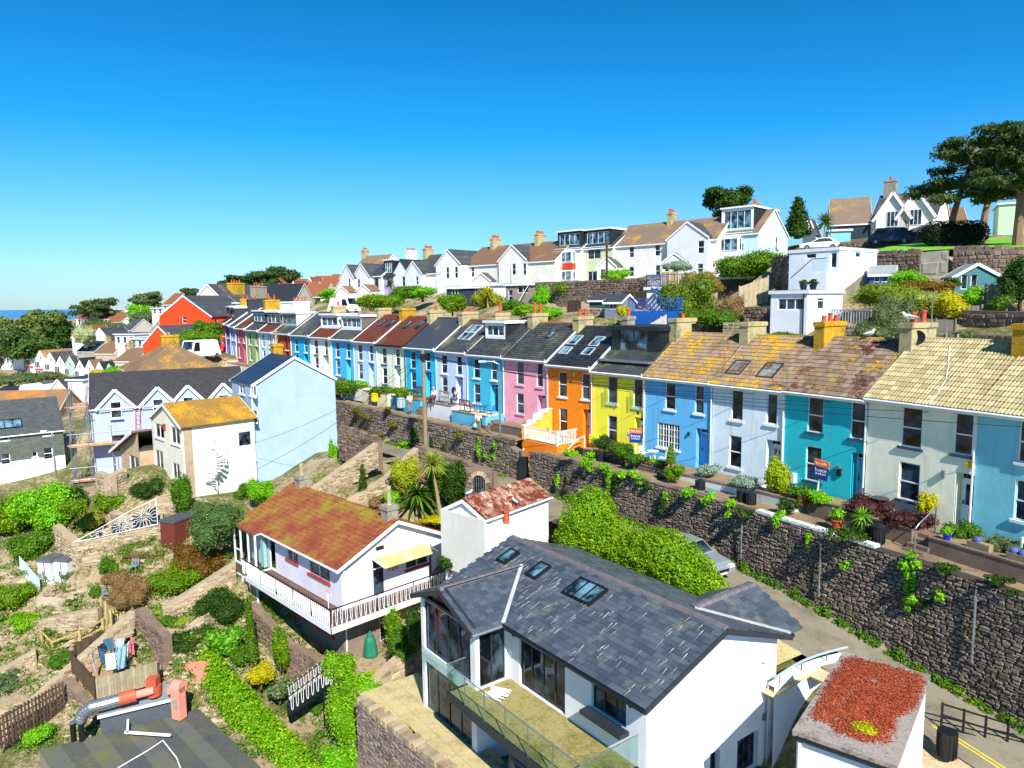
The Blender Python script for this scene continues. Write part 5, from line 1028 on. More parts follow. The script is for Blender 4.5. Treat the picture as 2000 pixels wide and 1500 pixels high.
base = ramp(t, math2(t, 'ADD', math2(t, 'MULTIPLY', n1, .62), math2(t, 'MULTIPLY', n2, .38)), [(.36, C('#6a3020')), (.47, C('#8c4226')), (.53, C('#96602a')), (.575, C('#86801c')), (.66, C('#80a020'))])
t.links.new(mix(t, ramp(t, noise(t, p, 24, 4, .8), [(.6, 0.0), (.72, .8)]), base, C('#b09a88')), b.inputs['Base Color']); b.inputs['Roughness'].default_value = .95; bump(t, b, n2, .8, .05)
VIO = render_wall('#e2e0ee', .2); REDS = flat('#b83a34', .5)
WF = [RF.rectv(560, 581, 1062, 1095, .45), RF.rectv(603, 643, 1085, 1128, .45)]; WR_ = RF.rectu(792, 837, 1078, 1106, -.4); DR_ = RF.rectu(728, 748, 1090, 1150, -.4)
WF = [(u+12.1, z+2.6, w_, max(1.0, h_)) for u, z, w_, h_ in WF]; WR2 = (WR_[0]-.45, WR_[1]+2.6, WR_[2], max(.9, WR_[3])); DR2 = (DR_[0]-.45, .08, .8, 2.2)
T = house('mossy_roof_house', 'white house with red and green mossy roof and wavy-railed balcony', RB, 11.7, 7.0, 2.62, 'u', 1.62, .45, VIO, MOSS, [hole(*q) for q in WF]+[(3.1, 3.9, .1, 2.2)], [hole(*WR2), hole(*DR2)], sub=0, verge=.35, tile='flat', tw=.36, tl=.32)
for q in WF: window(T, 'F', q[0], q[1], q[2], q[3], 'case2', 0, sill=REDS)
window(T, 'R', *WR2, 'case2', 11.7, sill=REDS); window(T, 'R', *DR2, 'top', 11.7, name='side_door')
MB().box(11.68, 11.75, 2.2, 2.7, 2.75, 2.95).build('gable_vent', BLACKM, T)
for (u_, lab, pts) in ((.9, 'a', 1), (11.2, 'b', 1)): chimney(T, u_, 3.5, 4.2, .7, .7, .75, CONC, 1, CHIM, .4, ph=1.0)
lw = MB(); face(lw, (0, .02, 0), (1, 0, 0), (0, 1, 0), 0, 11.7, -3.3, -.02, [(6.0, 7.4, -1.9, -.9), (8.6, 10.6, -1.9, -.8)], .12); face(lw, (11.68, 0, 0), (0, 1, 0), (-1, 0, 0), 0, 7, -3.3, -.02, [(2.3, 3.2, -2.6, -.4), (5.3, 6.6, -2.2, -1.0)], .12); lw.build('lower_wall', stonemat('#8a7468', '#5c4c44', '#a89484', .05), T)
window(T, 'F', 6.0, -1.9, 1.4, 1.0, 'case2', .02, sill=REDS); window(T, 'F', 8.6, -1.9, 2.0, 1.1, 'case3', .02, sill=REDS); window(T, 'R', 2.3, -2.6, .9, 2.2, 'sash', 11.68); window(T, 'R', 5.3, -2.2, 1.3, 1.2, 'case2', 11.68, sill=REDS)
sr = MB()
for z0_, z1_ in ((-.05, 2.45), (-2.75, -.75)):
    for x in (.05, 1.0, 2.1, 3.1): sr.box(x-.05, x+.05, -.95, -.85, z0_, z1_)
    sr.box(0, 3.15, -.95, -.85, z1_-.1, z1_); sr.box(0, 3.15, -.95, -.85, z0_, z0_+.1); sr.box(3.05, 3.15, -.85, 0, z1_-.1, z1_); sr.box(3.05, 3.15, -.85, 0, z0_, z0_+.1); sr.box(0, 1.0, -.94, -.86, z0_+.9, z0_+.96)
sr.build('sunroom_frame', UPVC, T);
for z0_, z1_ in ((0, 2.4), (-2.7, -.8)): MB().box(.05, 3.1, -.92, -.9, z0_, z1_).build('sunroom_pane', CLEAR, T); MB().box(3.09, 3.11, -.9, 0, z0_, z1_).build('sunroom_pane', CLEAR, T)
[MB().box(0, 3.15, -.9, 0, *z_).build('sunroom_band', woodmat('#8a7058', '#5c4838'), T) for z_ in ((-.7, -.12), (-4.2, -2.8))]; MB().box(-.1, 3.2, -1.05, 0, 2.45, 2.55).build('sunroom_roof', MOSS, T)
MB().box(2.5, 2.9, -.3, -.1, .1, 2.1).build('curtain', flat('#b8d0cc', .8), T)
bx0, bx1 = 2.2, 13.2; by0 = -1.55; Bb = woodmat('#7a5c50', '#5c443c')
bds = [MB().box(0, 1, 0, .125, -.03, 0, 0, q).mesh('deck_board', Bb) for q in (.1, .5, .9)]
for k in range(11): o = link('deck_board', bds[k % 3], T, (3.2, by0+.03+k*.137, .0)); o.scale = (9.9, 1, 1)
for k in range(10): o = link('deck_board', bds[k % 3], T, (13.1-k*.137, -.02, .0), math.pi/2); o.scale = (6.6, 1, 1)
d = MB(); d.box(3.1, bx1, by0-.06, by0, -.3, .02); d.box(bx1-.02, bx1+.04, by0, 6.7, -.3, .02); d.box(3.2, bx1-.02, by0, 0, -.2, -.06); d.box(11.8, bx1-.02, 0, 6.6, -.2, -.06); d.build('balcony_edge', WHITE, T)
h = MB(); h.bar((2.6, by0-.03, .98), (bx1, by0-.03, .98), .05); h.bar((bx1, by0-.03, .98), (bx1, 6.7, .98), .05); h.bar((bx1, 6.7, .98), (12.2, 6.7, .98), .05); h.build('handrail', BLACKM, T)
for x in (3.2, 5.2, 7.2, 9.2, 11.2, bx1): MB().bar((x, by0-.03, -.4), (x, by0-.03, 1.0), .045).build('rail_post', BLACKM, T)
for y in (1.2, 3.6, 6.6): MB().bar((bx1, y, -.4), (bx1, y, 1.0), .045).build('rail_post', BLACKM, T)
wvm = MB().tube([(.105*(1-math.cos(a))-.0, 0, .52+.4*math.cos(a*1.0) if False else .5+.42*math.cos(a)) for a in [math.pi*k/8 for k in range(17)]], .017, 5).mesh('railing_loop', WHITE)
def loops(T, A, B, z, step=.21):
    L = math.hypot(B[0]-A[0], B[1]-A[1]); n = int(L/step); an = math.atan2(B[1]-A[1], B[0]-A[0])
    lm = loops.m
    for k in range(n): o = link('railing_loop', lm, T, (A[0]+(B[0]-A[0])*k/n, A[1]+(B[1]-A[1])*k/n, z+((B[2]-A[2])*k/n if len(A) > 2 else 0)), an)
pts = [(.0, 0, .9), (.012, 0, .3), (.035, 0, .1), (.06, 0, .06), (.085, 0, .1), (.108, 0, .3), (.12, 0, .78), (.135, 0, .9), (.155, 0, .93), (.175, 0, .9), (.19, 0, .78)]
loops.m = MB().tube(pts, .017, 5).mesh('railing_loop', WHITE)
loops(T, (2.7, by0-.03), (bx1, by0-.03), 0); loops(T, (bx1, by0-.03), (bx1, 6.7), 0, .28)
c_ = MB(); c_.box(11.75, 13.0, 1.9, 5.6, 0, .03, 0, .5, Matrix.Translation((11.75, 0, 2.32)) @ Matrix.Rotation(math.radians(9), 4, 'Y') @ Matrix.Translation((-11.75, 0, 0))); c_.build('door_canopy', groundmat(('#a8a050', '#c8c078', '#dcd8b0'), 1.5, 6, .2), T)
for y in (1.9, 3.7, 5.55): MB().bar((11.75, y, 2.38), (13.0, y, 2.18), .06).build('canopy_bar', WHITE, T)
for k, (y, z) in enumerate(((2.9, 1.6), (3.15, 1.65), (3.4, 1.6), (2.95, 1.35), (3.2, 1.3), (3.45, 1.35))): MB().box(11.7, 11.73, y, y+.16, z, z+.16).build('picture_tile', flat('#c08a6c', .5), T)
pipe(T, [(11.8, .1, 2.4), (11.8, .1, -3)], WHITE); pipe(T, [(11.75, 5.9, 2.2), (11.75, 5.9, -2)], BLACKM)
Tv = thing('boat_ornament', 'small white sailing boat ornament on a pole at the balcony corner', 'ornament', RB.w(12.9, -1.5, 0), RB.a)
MB().tube([(0, 0, 0), (0, 0, 1.7)], .02, 5).build('pole', WHITE, Tv); m = MB(); m.v = [(-.35, 0, 1.75), (.35, 0, 1.75), (.25, 0, 1.66), (-.25, 0, 1.66), (-.3, .06, 1.75), (.3, .06, 1.75)]; m.f = [(0, 3, 2, 1), (0, 1, 5, 4), (3, 4, 5, 2)]; m.m = [0]*3; m.r = [.5]*3; m.build('hull', WHITE, Tv)
m = MB(); m.poly([(-.28, 0, 1.78), (.0, 0, 1.78), (0, 0, 2.2)]); m.poly([(.04, .01, 1.78), (.25, .01, 1.78), (.04, .01, 2.1)]); m.build('sail', flat('#e8c4bc', .7), Tv)
px_ = [RB.w(11.7, -1.0, -3.05), RB.w(19.5, -1.5, -3.05), RB.w(19.5, 5, -3.0), RB.w(11.7, 7.5, -3.0)]; sheet('garden_patio', px_, groundmat(('#6a5c40', '#98866a', '#a89878', '#5c5a30'), 1.6, 7, .5))
q = PZ(722, 1278, 43.68-3.05+.0); q = RB.w(12.6, 2.9, -3.02)
T = thing('barbecue_cover', 'green fabric cover over a barbecue on the lower patio', 'cover', PZ(724, 1280, q[2])); MB().lathe([(.42, 0), (.44, .12), (.36, .6), (.3, .95), (.2, 1.1), (.14, 1.3), (.1, 1.33)], n=10).build('cover', flat('#147058', .7, var=.2), T); MB().lathe([(.05, 1.3), (.06, 1.4), (.02, 1.44)], n=6).build('finial', flat('#1c8068', .6), T)
potted('clay pot beside the green barbecue cover', *PZ(697, 1278, q[2]), r=.28, h=.4, leaf=L_DARK, ph=.25, group=None)
SF = Fr(-.13*10.8, 3.231*10.8, 49.2-3.0, 49.7)
T = house('white_outbuilding', 'small white outbuilding with rust-brown mossy tiled roof by the lane', SF, 5.2, 3.0, 3.0, 'u', .75, .1, render_wall('#eceae4', .5), tilemat('#b08a74', '#7a4a34', '#d8b49c', .42, '#6a2a18', .55, 1.6), sub=3.5, tile='roll', verge=.15, tw=.3, tl=.3)
MB().box(.75, 1.75, -.75, .02, -3, 2.2).box(.95, 1.55, -.6, .02, 2.2, 2.5).build('chimney_breast', render_wall('#eceae4', .5), T); MB().lathe([(.22, 0), (.2, .1), (.18, .8), (.24, .82), (.24, .95), (.1, .96)]).build('chimney_pot', TERRA, T, (1.25, -.3, 2.45)).scale = (.8, .8, .8)
g_ = MB(); g_.box(-.22, 0, -.1, 3.05, -.2, 2.98); g_.build('jettied_gable', render_wall('#d4d4cc', .8), T)
def gull(label, x, y, z, rz=0, s=1.0):
    T = thing('seagull', label, 'seagull', (x, y, z), rz, 'seagulls'); m = MB(); m.tube([(-.26*s, 0, .14*s), (-.12*s, 0, .16*s), (.04*s, 0, .19*s), (.14*s, 0, .24*s), (.18*s, 0, .31*s), (.22*s, 0, .33*s)], [.02*s, .07*s, .085*s, .06*s, .045*s, .035*s], 7); m.build('body', WHITE, T, smooth=True)
    m = MB(); m.tube([(-.3*s, .05*s, .16*s), (-.05*s, .07*s, .2*s), (.06*s, .06*s, .2*s)], [.015*s, .045*s, .02*s], 6); m.tube([(-.3*s, -.05*s, .16*s), (-.05*s, -.07*s, .2*s), (.06*s, -.06*s, .2*s)], [.015*s, .045*s, .02*s], 6); m.build('wing', flat('#9aa4ac', .6), T)
    MB().tube([(.24*s, 0, .325*s), (.31*s, 0, .31*s)], [.016*s, .006*s], 5).build('beak', flat('#e0b020', .5), T); MB().bar((0, .03*s, 0), (0, .03*s, .12*s), .012*s).bar((0, -.03*s, 0), (0, -.03*s, .12*s), .012*s).build('legs', flat('#d89a8c', .6), T); return T
gull('white seagull standing on the outbuilding ridge, left end', *SF.w(.4, 1.5, 3.85), .8, .9); gull('seagull beside the terracotta pot on the outbuilding', *SF.w(2.4, .1, 3.2), 2.2, .9)
gull('seagull standing on the terrace ridge left of the pale chimney', *TF[2].w(2.3, 3.6, TH[2]['H']+RZ+.08), .3, 1.3); gull('seagull with spread shoulders on the pale chimney top', *TF[1].w(-.05, 2.9, TH[1]['H']+RZ+.85), 2.6, 1.4)
TB = Fr(-3.35*6.1, 9.1*6.1, 45.4, 38.5); HB_ = 53.9-45.4
BLU = render_wall('#a3bbd8', .2); lf = lambda *q: (lambda a: (a[0], a[1], a[2], a[3]))(TB.rectu(*q, 0))
def flipL(q, at=0):       # photo rect (L,R,T,B) on the left face -> (v0, z0, w, h)
    a = TB.onu(q[1], (q[2]+q[3])/2, at)[0]; b = TB.onu(q[0], (q[2]+q[3])/2, at)[0]; t_ = TB.onu((q[0]+q[1])/2, q[2], at)[1]; bb = TB.onu((q[0]+q[1])/2, q[3], at)[1]; return (a, bb, b-a, t_-bb)
WL_ = [flipL(q) for q in ((467, 478, 751, 769), (488, 499, 753, 773), (469, 481, 796, 818), (489, 501, 800, 822), (484, 497, 850, 884))]
T = house('blue_tower_house', 'tall pale blue gabled house with a blank bright end wall', TB, 6.95, 5.1, HB_, 'v', 2.0, .12, BLU, slatemat('#33455c', '#2a3a50', '#333333', 0, 1, .45), holesL=[hole(*q) for q in WL_], sub=3, verge=.15)
for q in WL_[:4]: window(T, 'L', *q, 'case2', 0, sill=WHITE)
window(T, 'L', *WL_[4], 'slide2', 0)
zb_ = WL_[4][1]-.15; MB().box(-1.7, 0, -.3, 5.1, zb_-.3, zb_).build('balcony_slab', WHITE, T)
for y in [k*.22-.25 for k in range(28)]: pass
rb = MB(); rb.bar((-1.7, -.3, zb_+1), (-1.7, 5.1, zb_+1), .06); rb.bar((-1.7, -.3, zb_+1), (0, -.3, zb_+1), .06); rb.build('balcony_rail', WHITE, T); bl_ = MB().box(-.015, .015, -.015, .015, 0, 1).mesh('baluster', WHITE)
for k in range(16): link('baluster', bl_, T, (-1.6+k*.105, -.3, zb_))
MB().box(-1.71, -1.69, 0, 5.0, zb_, zb_+.95).build('balcony_glass', CLEAR, T)
pipe(T, [(-.06, -.0, HB_-.2), (-.06, .0, 1)], WHITE); chimney(T, 3.9, 4.9, HB_+1.9, .8, .8, .9, CHIMY, 1, CHIM, .4, ph=1.3)
k8 = 8.5; CF = Fr(-3.313*k8, 6.444*k8, 46.4, -44.0)
CW = render_wall('#e4e2d0', .4); rv = [CF.rectv(*q, 0) for q in ((303, 320, 828, 855), (334, 351, 835, 867), (304, 319, 880, 925), (337, 351, 905, 935))]
T = house('cream_gabled_house', 'cream gabled house with golden lichen roof left of the blue tower', CF, 5.9, 5.5, 5.1, 'v', 1.35, .3, CW, tilemat('#a88434', '#7a5c2c', '#d09a1c', .5), [hole(*q) for q in rv], sub=2.5, verge=.2)
tiles('roof_tile', T, 0, 1, 0, 0, 1, .5, SLATE) if False else None
for q in rv: window(T, 'F', *q, 'case2' if q[3] < 2 else 'top2', 0, sill=WHITE)
tl_ = T; MB().box(5.88, 5.93, .1, .7, -2, 4.9).build('quoin_stones', STONE_L, T); MB().box(5.89, 5.95, 4.2, 5.1, 3.0, 4.0).build('side_window', GLASS, T)
al2 = MB().box(-.16, .16, -.08, 0, -.25, .2).build('alarm_box', flat('#e02018', .4), T, (CF.onv(322, 833)[0], 0, CF.onv(322, 833)[1]))
EF = Fr(*CF.w(-4.4, -1.0, 0), -44.0)
T = house('brick_extension', 'brick extension with brown lean-to roof in front of the scaffolding', EF, 4.3, 4.6, 2.5, 'flat', oh=.01, wall=stonemat('#c8a888', '#a88868', '#dcc4a8', 0), rmat=SLATE_G, holesF=[(1.9, 4.0, .1, 2.0)], holesL=[(.4, 2.0, .3, 2.2)], sub=3.0, fascia=False)
r = MB(); slab(r, [(-1.3, -.5, 1.9), (4.3, -.5, 4.2), (4.3, 4.8, 4.2), (-1.3, 4.8, 1.9)], .15); r.build('lean_to_roof', tilemat('#7a6a60', '#5c4e48', '#8a8470', .2), T); f = MB(); f.bar((-1.3, -.52, 1.78), (4.3, -.52, 4.08), .05, .22); f.build('bargeboard', WHITE, T)
m = MB(); m.poly([(0, -.02, 2.0), (4.3, -.02, 2.0), (4.3, -.02, 4.1), (0, -.02, 2.3)]); m.build('gable_wall', stonemat('#c8a888', '#a88868', '#dcc4a8', 0), T)
window(T, 'F', 1.9, .1, 2.1, 1.9, 'slide2', 0, name='patio_door'); window(T, 'L', .4, .3, 1.6, 1.9, 'slide2', 0)
LF = Fr(-4.235*9, 7.062*9, 43.4, 27.1); HL = 7.6
LW_ = render_wall('#a9b8dc', .15); gx = [LF.onv(x, 790, 0)[0] for x in (226, 309, 368, 437)];
hl = [(x-.5, x+.5, HL-1.0, HL+.7) for x in gx]
T = house('long_gablet_house', 'long pale lilac house with four white-edged gablets behind scaffolding', LF, 13.2, 7.0, HL, 'u', 2.9, .15, LW_, slatemat('#4c4a4a', '#36363a', '#6c6a5c', .15, 1), [(gx[0]-.6, gx[0]+.6, 3.6, 5.0)], sub=4)
window(T, 'F', gx[0]-.6, 3.6, 1.2, 1.4, 'sash', 0, sill=WHITE)
for x in gx:
    m = MB(); m.poly([(x-1.35, -.16, HL-.4), (x+1.35, -.16, HL-.4), (x+1.35, -.16, HL), (x, -.16, HL+1.5), (x-1.35, -.16, HL)]); m.build('gablet_wall', LW_, T)
    m = MB(); slab(m, [(x-1.6, -.3, HL-.15), (x, -.3, HL+1.65), (x, 2.1, HL+1.65), (x-1.6, .3, HL-.12)], .08); slab(m, [(x+1.6, -.3, HL-.15), (x+1.6, .3, HL-.12), (x, 2.1, HL+1.65), (x, -.3, HL+1.65)], .08); m.build('gablet_roof', SLATE_G, T)
    m = MB(); m.bar((x-1.65, -.34, HL-.2), (x, -.34, HL+1.6), .05, .26); m.bar((x+1.65, -.34, HL-.2), (x, -.34, HL+1.6), .05, .26); m.build('bargeboard', WHITE, T); window(T, 'F', x-.45, HL-1.0, .9, 1.5, 'sash', -.26, sill=WHITE)
pipe(T, [(gx[0]+1.9, -.1, HL), (gx[0]+1.9, -.1, 2)], WHITE)
Sc = thing_f('scaffolding', 'steel scaffolding with timber decks round the lilac house corner', 'scaffolding', Fr(*LF.w(-1.6, -1.7, 0), 27.1))
tb = lambda a, b, r=.035, name='scaffold_tube': MB().tube([a, b], r, 5).build(name, GALV, Sc)
for x in (0, 1.4):
    for y in (0, 1.5, 3.4, 5.4): tb((x, y, -2), (x, y, 9.0+(y > 1)*.6))
for x in (3.2, 5.2, 7.2): tb((x, 0, -2), (x, 0, 6.2)); tb((x, 1.4, 0), (x, 1.4, 4.6))
for z in (1.5, 2.6, 4.6, 5.6, 8.0): tb((-.2, 0, z), (8.0 if z < 6 else 1.6, 0, z)); tb((-.2, 0, z), (-.2, 5.6, z)); tb((1.4, 0, z), (1.4, 5.6, z))
tb((0, 0, 0), (1.4, 0, 4.5)); tb((0, 0, 4.5), (0, 3.4, 8.5)); tb((3.2, 0, .5), (5.2, 0, 4.5)); tb((0, 1.5, 1), (0, 5.4, 4.6))
WB = flat('#c8946c', .8, var=.25)
for z, x1 in ((1.3, 4.4), (4.4, 8.0)):
    for k in range(5): MB().box(-.1, x1, .1+k*.26, .34+k*.26, z, z+.05).build('scaffold_board', WB, Sc)
for k in range(5): MB().box(.05+k*.26, .29+k*.26, 1.5, 5.5, 7.7, 7.75).build('scaffold_board', WB, Sc)
for z, x1 in ((4.45, 8.0),): MB().box(-.1, x1, .02, .06, z, z+.28).build('toe_board', WB, Sc)
def ladder(lb, a, b, w_=.38, mat=None, n=12):
    T = thing('ladder', lb, 'ladder', a); d = Vector(b)-Vector(a); s_ = Vector((-d.y, d.x, 0)); s_ = (s_.normalized() if s_.length > .1 else Vector((1, 0, 0)))*w_/2; m = mat or GALV
    MB().bar(s_, d+s_, .05).build('rail', m, T); MB().bar(-s_, d-s_, .05).build('rail', m, T)
    for k in range(1, n): MB().bar(d*k/n-s_, d*k/n+s_, .03).build('rung', m, T)
ladder('grey ladder leaning inside the scaffolding', LF.w(-1.2, .5, 4.5), LF.w(.3, 1.6, 9.0)); ladder('orange ladder against the lilac house wall', LF.w(gx[1]-2.0, -.9, 3.4), LF.w(gx[1]-1.7, -.1, 7.5), mat=flat('#e8683c', .5))
HF = Fr(-5.893*7, 11.046*7, 49.5, 34.6)
T = house('hipped_roof_house', 'house with low golden lichen hipped roof and yellow chimney', HF, 9.2, 10.8, 3.5, 'hip', 2.9, .35, render_wall('#d4dce4', .3), tilemat('#92785a', '#5e4838', '#c89418', .42), sub=5)
chimney(T, 4.6, 5.4, 6.3, 1.9, .9, .9, CHIMY, 0)
AF = Fr(*P(-40, 855, 64), 27.1+14); o_ = P(122, 831, 70); A0 = P(-30, 853, 66); AF = Fr(A0[0], A0[1], A0[2]-5.3, math.degrees(math.atan2(o_[1]-A0[1], o_[0]-A0[0]))); Wd = math.hypot(o_[0]-A0[0], o_[1]-A0[1])
wa = [AF.rectv(*q, 0) for q in ((85, 103, 874, 897), (2, 20, 886, 907), (84, 102, 840, 850), (0, 17, 848, 860), (63, 73, 882, 892))]
T = house('slate_hung_house', 'white and slate-hung house with grey roof at the left edge', AF, Wd, 7, 5.3, 'u', 2.9, .2, render_wall('#eef0f0', .2), slatemat('#5e6466', '#4a5052', '#7a7a5c', .2, 1), [hole(*q) for q in wa], sub=3, fascia=False)
for q in wa: window(T, 'F', *q, 'sash' if q[3] > 1 else 'plain', 0, sill=WHITE)
m = MB(); face(m, (0, -.06, 0), (1, 0, 0), (0, 1, 0), 0, Wd, 2.75, 5.0, [hole(*q) for q in wa], .06); m.box(0, Wd, -.06, 0, 2.7, 2.75); m.build('slate_hanging', slatemat('#7a8078', '#62685e', '#8a8a6c', .2, 1), T)
s_ = T['slope']; skylight(T, AF.onv(8, 818, 1.0)[0]-.7, 1.0, 2.0, 1.0, *s_, 3, BLACKM)
def blk(name, label, cat, L, R, yt, yb, Y, ang=-34.8, D=7, roof='u', rise=2.2, wall='#e8e8e2', rm=None, wins=(), auto=None, oh=.2, sub=3, ch=0, trim=None, wst='sash', group=None, winsR=(), dirt=.3, doorx=None, fm=None, fwd=0, gm=None, bay=None, wm=None, verge=.12, tile=None):
    a = math.radians(ang); A = P(L, yt, Y); u = (math.cos(a), math.sin(a)); r = ray(R, yt); k = r[0]/r[1]; W = (k*A[1]-A[0])/(u[0]-k*u[1]); mid = P((L+R)/2, yb, A[1]+u[1]*W/2); ztop = (A[2]+P(R, yt, A[1]+u[1]*W)[2])/2; zb = min(mid[2], ztop-1.2); H = ztop-zb
    fr = Fr(A[0], A[1], zb, ang)
    if fwd: x, y, _ = fr.w(0, -fwd); fr = Fr(x, y, zb, ang)
    addk(fr.w(0, -.3, -.1), fr.w(W, -.3, -.1), fr.w(W/2, D/2, .0), fr.w(0, D, .2), fr.w(W, D, .2))
    ws = []
    for q in wins: ws.append((fr.rectv(*q[:4], 0))+((q[4] if len(q) > 4 else wst),))
    if auto:
        nc, nf = auto; fh = H/nf
        for j in range(nf):
            for i in range(nc):
                if doorx is not None and j == 0 and i == doorx: continue
                ww = min(.95, W/nc*.5); hh = min(1.5, fh*.55); ws.append((W*(i+.5)/nc-ww/2, j*fh+fh*.9-hh-.05 if j else fh*.82-hh, ww, hh, wst))
    wr = [(fr.rectu(*q[:4], W))+((q[4] if len(q) > 4 else wst),) for q in winsR]
    mw = wm or render_wall(wall, dirt); T = house(name, label, fr, W, D, H, roof, rise, oh, mw, rm or SLATE_G, [hole(*q[:4]) for q in ws], [hole(*q[:4]) for q in wr], sub=sub, cat=cat, group=group, trim=trim, gutters=False, verge=verge, tile=tile)
    for q in ws: window(T, 'F', *q[:4], q[4], 0, fm=fm, gm=gm)
    for q in wr: window(T, 'R', *q[:4], q[4], W, fm=fm, gm=gm)
    if doorx is not None and auto: door(T, 'F', W*(doorx+.5)/auto[0]-.45, .02, .9, min(2.1, H*.45), '#e0e4e8', -.12, rec=.1, fan=False)
    for i in range(ch if isinstance(ch, int) else 1): chimney(T, W*(.02 if i == 0 else .98), D/2, H+rise, .7, 1.3, 1.1, CHIM if i else CHIM, 3, ph=.45)
    T['W'] = W; T['D'] = D; T['rise'] = rise; return T, fr, W, H
def Yrow(px):      # depth of the upper row's front line at a photo column
    r = ray(px, 500); k = r[0]/r[1]; t = (30.5-k*88)/(.82+k*.57); return 88+.57*t
BRN = tilemat('#8a6a50', '#6a503e', '#c08a2c', .3); BRN2 = tilemat('#8c7a68', '#6c5c50', '#c89020', .42); SLW = slatemat('#5c5e62', '#46484c', '#80785c', .25, 1, .6); ORG = flat('#c8643c', .8, var=.2)
up = {}
def U(key, L, R, yt, yb, **k):
    up[key] = blk(k.pop('name', 'hillside_house'), k.pop('label'), 'house', L, R, yt, yb, Yrow(L), ang=-43, **k); return up[key]
def bayw(T, x0, x1, z0, z1, mid='#b8401c', d=.8, roofz=None, style='case3'):
    mb = MB(); mb.box(x0, x1, -d, -.01, z0-.9, z1+.15); mb.build('bay', render_wall('#eceeee', .1), T)
    if mid: MB().box(x0-.03, x1+.03, -d-.04, -.01, z1+.15, z1+1.1).build('hung_tiles', flat(mid, .8, var=.2), T)
    window(T, 'F', x0+.1, z0, x1-x0-.2, z1-z0, style, -d-.13, gm=GLASSB); window(T, 'R', -d+.1, z0, d-.2, z1-z0, 'plain', x1+.13, gm=GLASSB)
def topdormer(T, W, D, H, u0, u1, rise, wall=None, style='slide4', v0=.5, glassrail=True, top=None):
    zt = top or H+rise+.1; z0 = H+rise*2*v0/D+.1; dormer(T, u0, u1, v0, zt, z0, D-1.0, wall or DARKB, BLKD, style, UPVC, .35, z0+.15, GLASSB, wh=zt-z0-.5)
    if glassrail: MB().box(u0, u1, -.15, -.12, H+.1, H+1.05).build('glass_rail', CLEAR, T); MB().box(u0-.1, u1+.1, -.2, v0, H+.0, H+.1).build('balcony_floor', WHITE, T)
T, f_, W, H = U('u1', 1400, 1481, 456, 534, label='pale turquoise end house with white dormer and glass balcony', D=9, rise=3.1, wall='#c4e2ee', rm=BRN2, wins=[(1448, 1452, 476, 490)], winsR=[(1515, 1519, 463, 492)])
topdormer(T, W, 9, H, .3, W-.9, 3.1, WHITE, v0=.6); bayw(T, .5, 3.3, H-2.1, H-.6, None); bayw(T, .5, 3.3, .6, 1.9, None); chimney(T, W*.45, 5.5, H+3.0, 1.2, .8, 1.1, CONC, 4, ph=.5)
T, f_, W, H = U('u2', 1197, 1400, 473, 544, label='long off-white pair of houses under orange and grey lichened roof', D=8, rise=3.0, wall='#e8e8e2', rm=BRN2, wins=[(1229, 1238, 482, 503), (1279, 1289, 478, 500), (1228, 1238, 521, 540), (1280, 1289, 518, 540)]); chimney(T, W*.44, 4, H+2.9, .7, 1.5, 1.2, CHIM, 4)
T, f_, W, H = U('u3', 1319, 1398, 466, 543, label='lilac white gabled wing with orange ridge beside the turquoise end house', D=5, roof='v', rise=2.0, wall='#dfe4f4', rm=SLW, wins=[(1363, 1375, 470, 495), (1362, 1373, 515, 533)], fwd=2.0, name='gabled_house')
T, f_, W, H = blk('entrance_porch', 'white gabled double porch before the lilac white wing', 'porch', 1292, 1342, 512, 532, Yrow(1292)-3, D=2.5, roof='v', rise=1.2, rm=SLW, wins=[(1299, 1306, 517, 531), (1318, 1325, 517, 531)])
T, f_, W, H = U('u4', 1135, 1197, 483, 552, label='pale olive house with black dormer and glass balcony', D=8, rise=2.4, wall='#d4dab4', rm=SLW, wins=[(1148, 1173, 486, 506, 'case2'), (1148, 1166, 530, 552, 'case2')]); topdormer(T, W, 8, H, .3, W-.6, 2.4)
T, f_, W, H = blk('entrance_porch', 'white gabled porch of the pale olive house behind the pole', 'porch', 1166, 1203, 519, 548, Yrow(1166)-2.5, D=2.4, roof='v', rise=1.2, rm=SLW, wins=[(1172, 1182, 526, 546)])
T, f_, W, H = U('u5', 1083, 1135, 486, 553, label='white house with red tile-hung bays and black dormer', D=8, rise=2.4, wall='#e6ecf2', rm=SLW); topdormer(T, W, 8, H, .2, W-.3, 2.4); bayw(T, .5, W-1.0, H-1.9, H-.5, None); bayw(T, .5, W-1.0, .4, 1.7)
MB().tube([(W*.6, 4, H+2.4), (W*.6, 4, H+3.0)], .3, 8).build('chimney', BLACKM, T)
T, f_, W, H = blk('entrance_porch', 'red-roofed little porch left of the tile-hung bays', 'porch', 1069, 1092, 523, 549, Yrow(1069)-2, D=2, roof='v', rise=1.0, wall='#f0f0f0', rm=ORG)
T, f_, W, H = U('u7', 906, 1084, 513, 562, label='long off-white house under brown roof with two chimneys', D=8.5, rise=3.0, wall='#e9e6dd', rm=BRN, wins=[(920, 926, 520, 541), (972, 979, 517, 538)]); chimney(T, W*.16, 4.2, H+3, .8, 1.8, 1.2, CHIM, 5); chimney(T, W*.66, 4.2, H+3, .8, 1.8, 1.2, CHIM, 5)
T, f_, W, H = U('u6', 987, 1041, 508, 562, label='off-white gabled house front with lamp post before it', D=6, roof='v', rise=2.2, wall='#eae8e2', rm=SLW, wins=[(1000, 1007, 515, 537), (1021, 1028, 514, 537)], fwd=1.5, name='gabled_house')
T, f_, W, H = U('u8', 862, 910, 516, 574, label='off-white gabled house left end of the long brown-roofed pair', D=7, roof='v', rise=2.3, wall='#eceae6', rm=SLW, wins=[(871, 877, 522, 544), (888, 894, 521, 543)], fwd=1.2, name='gabled_house')
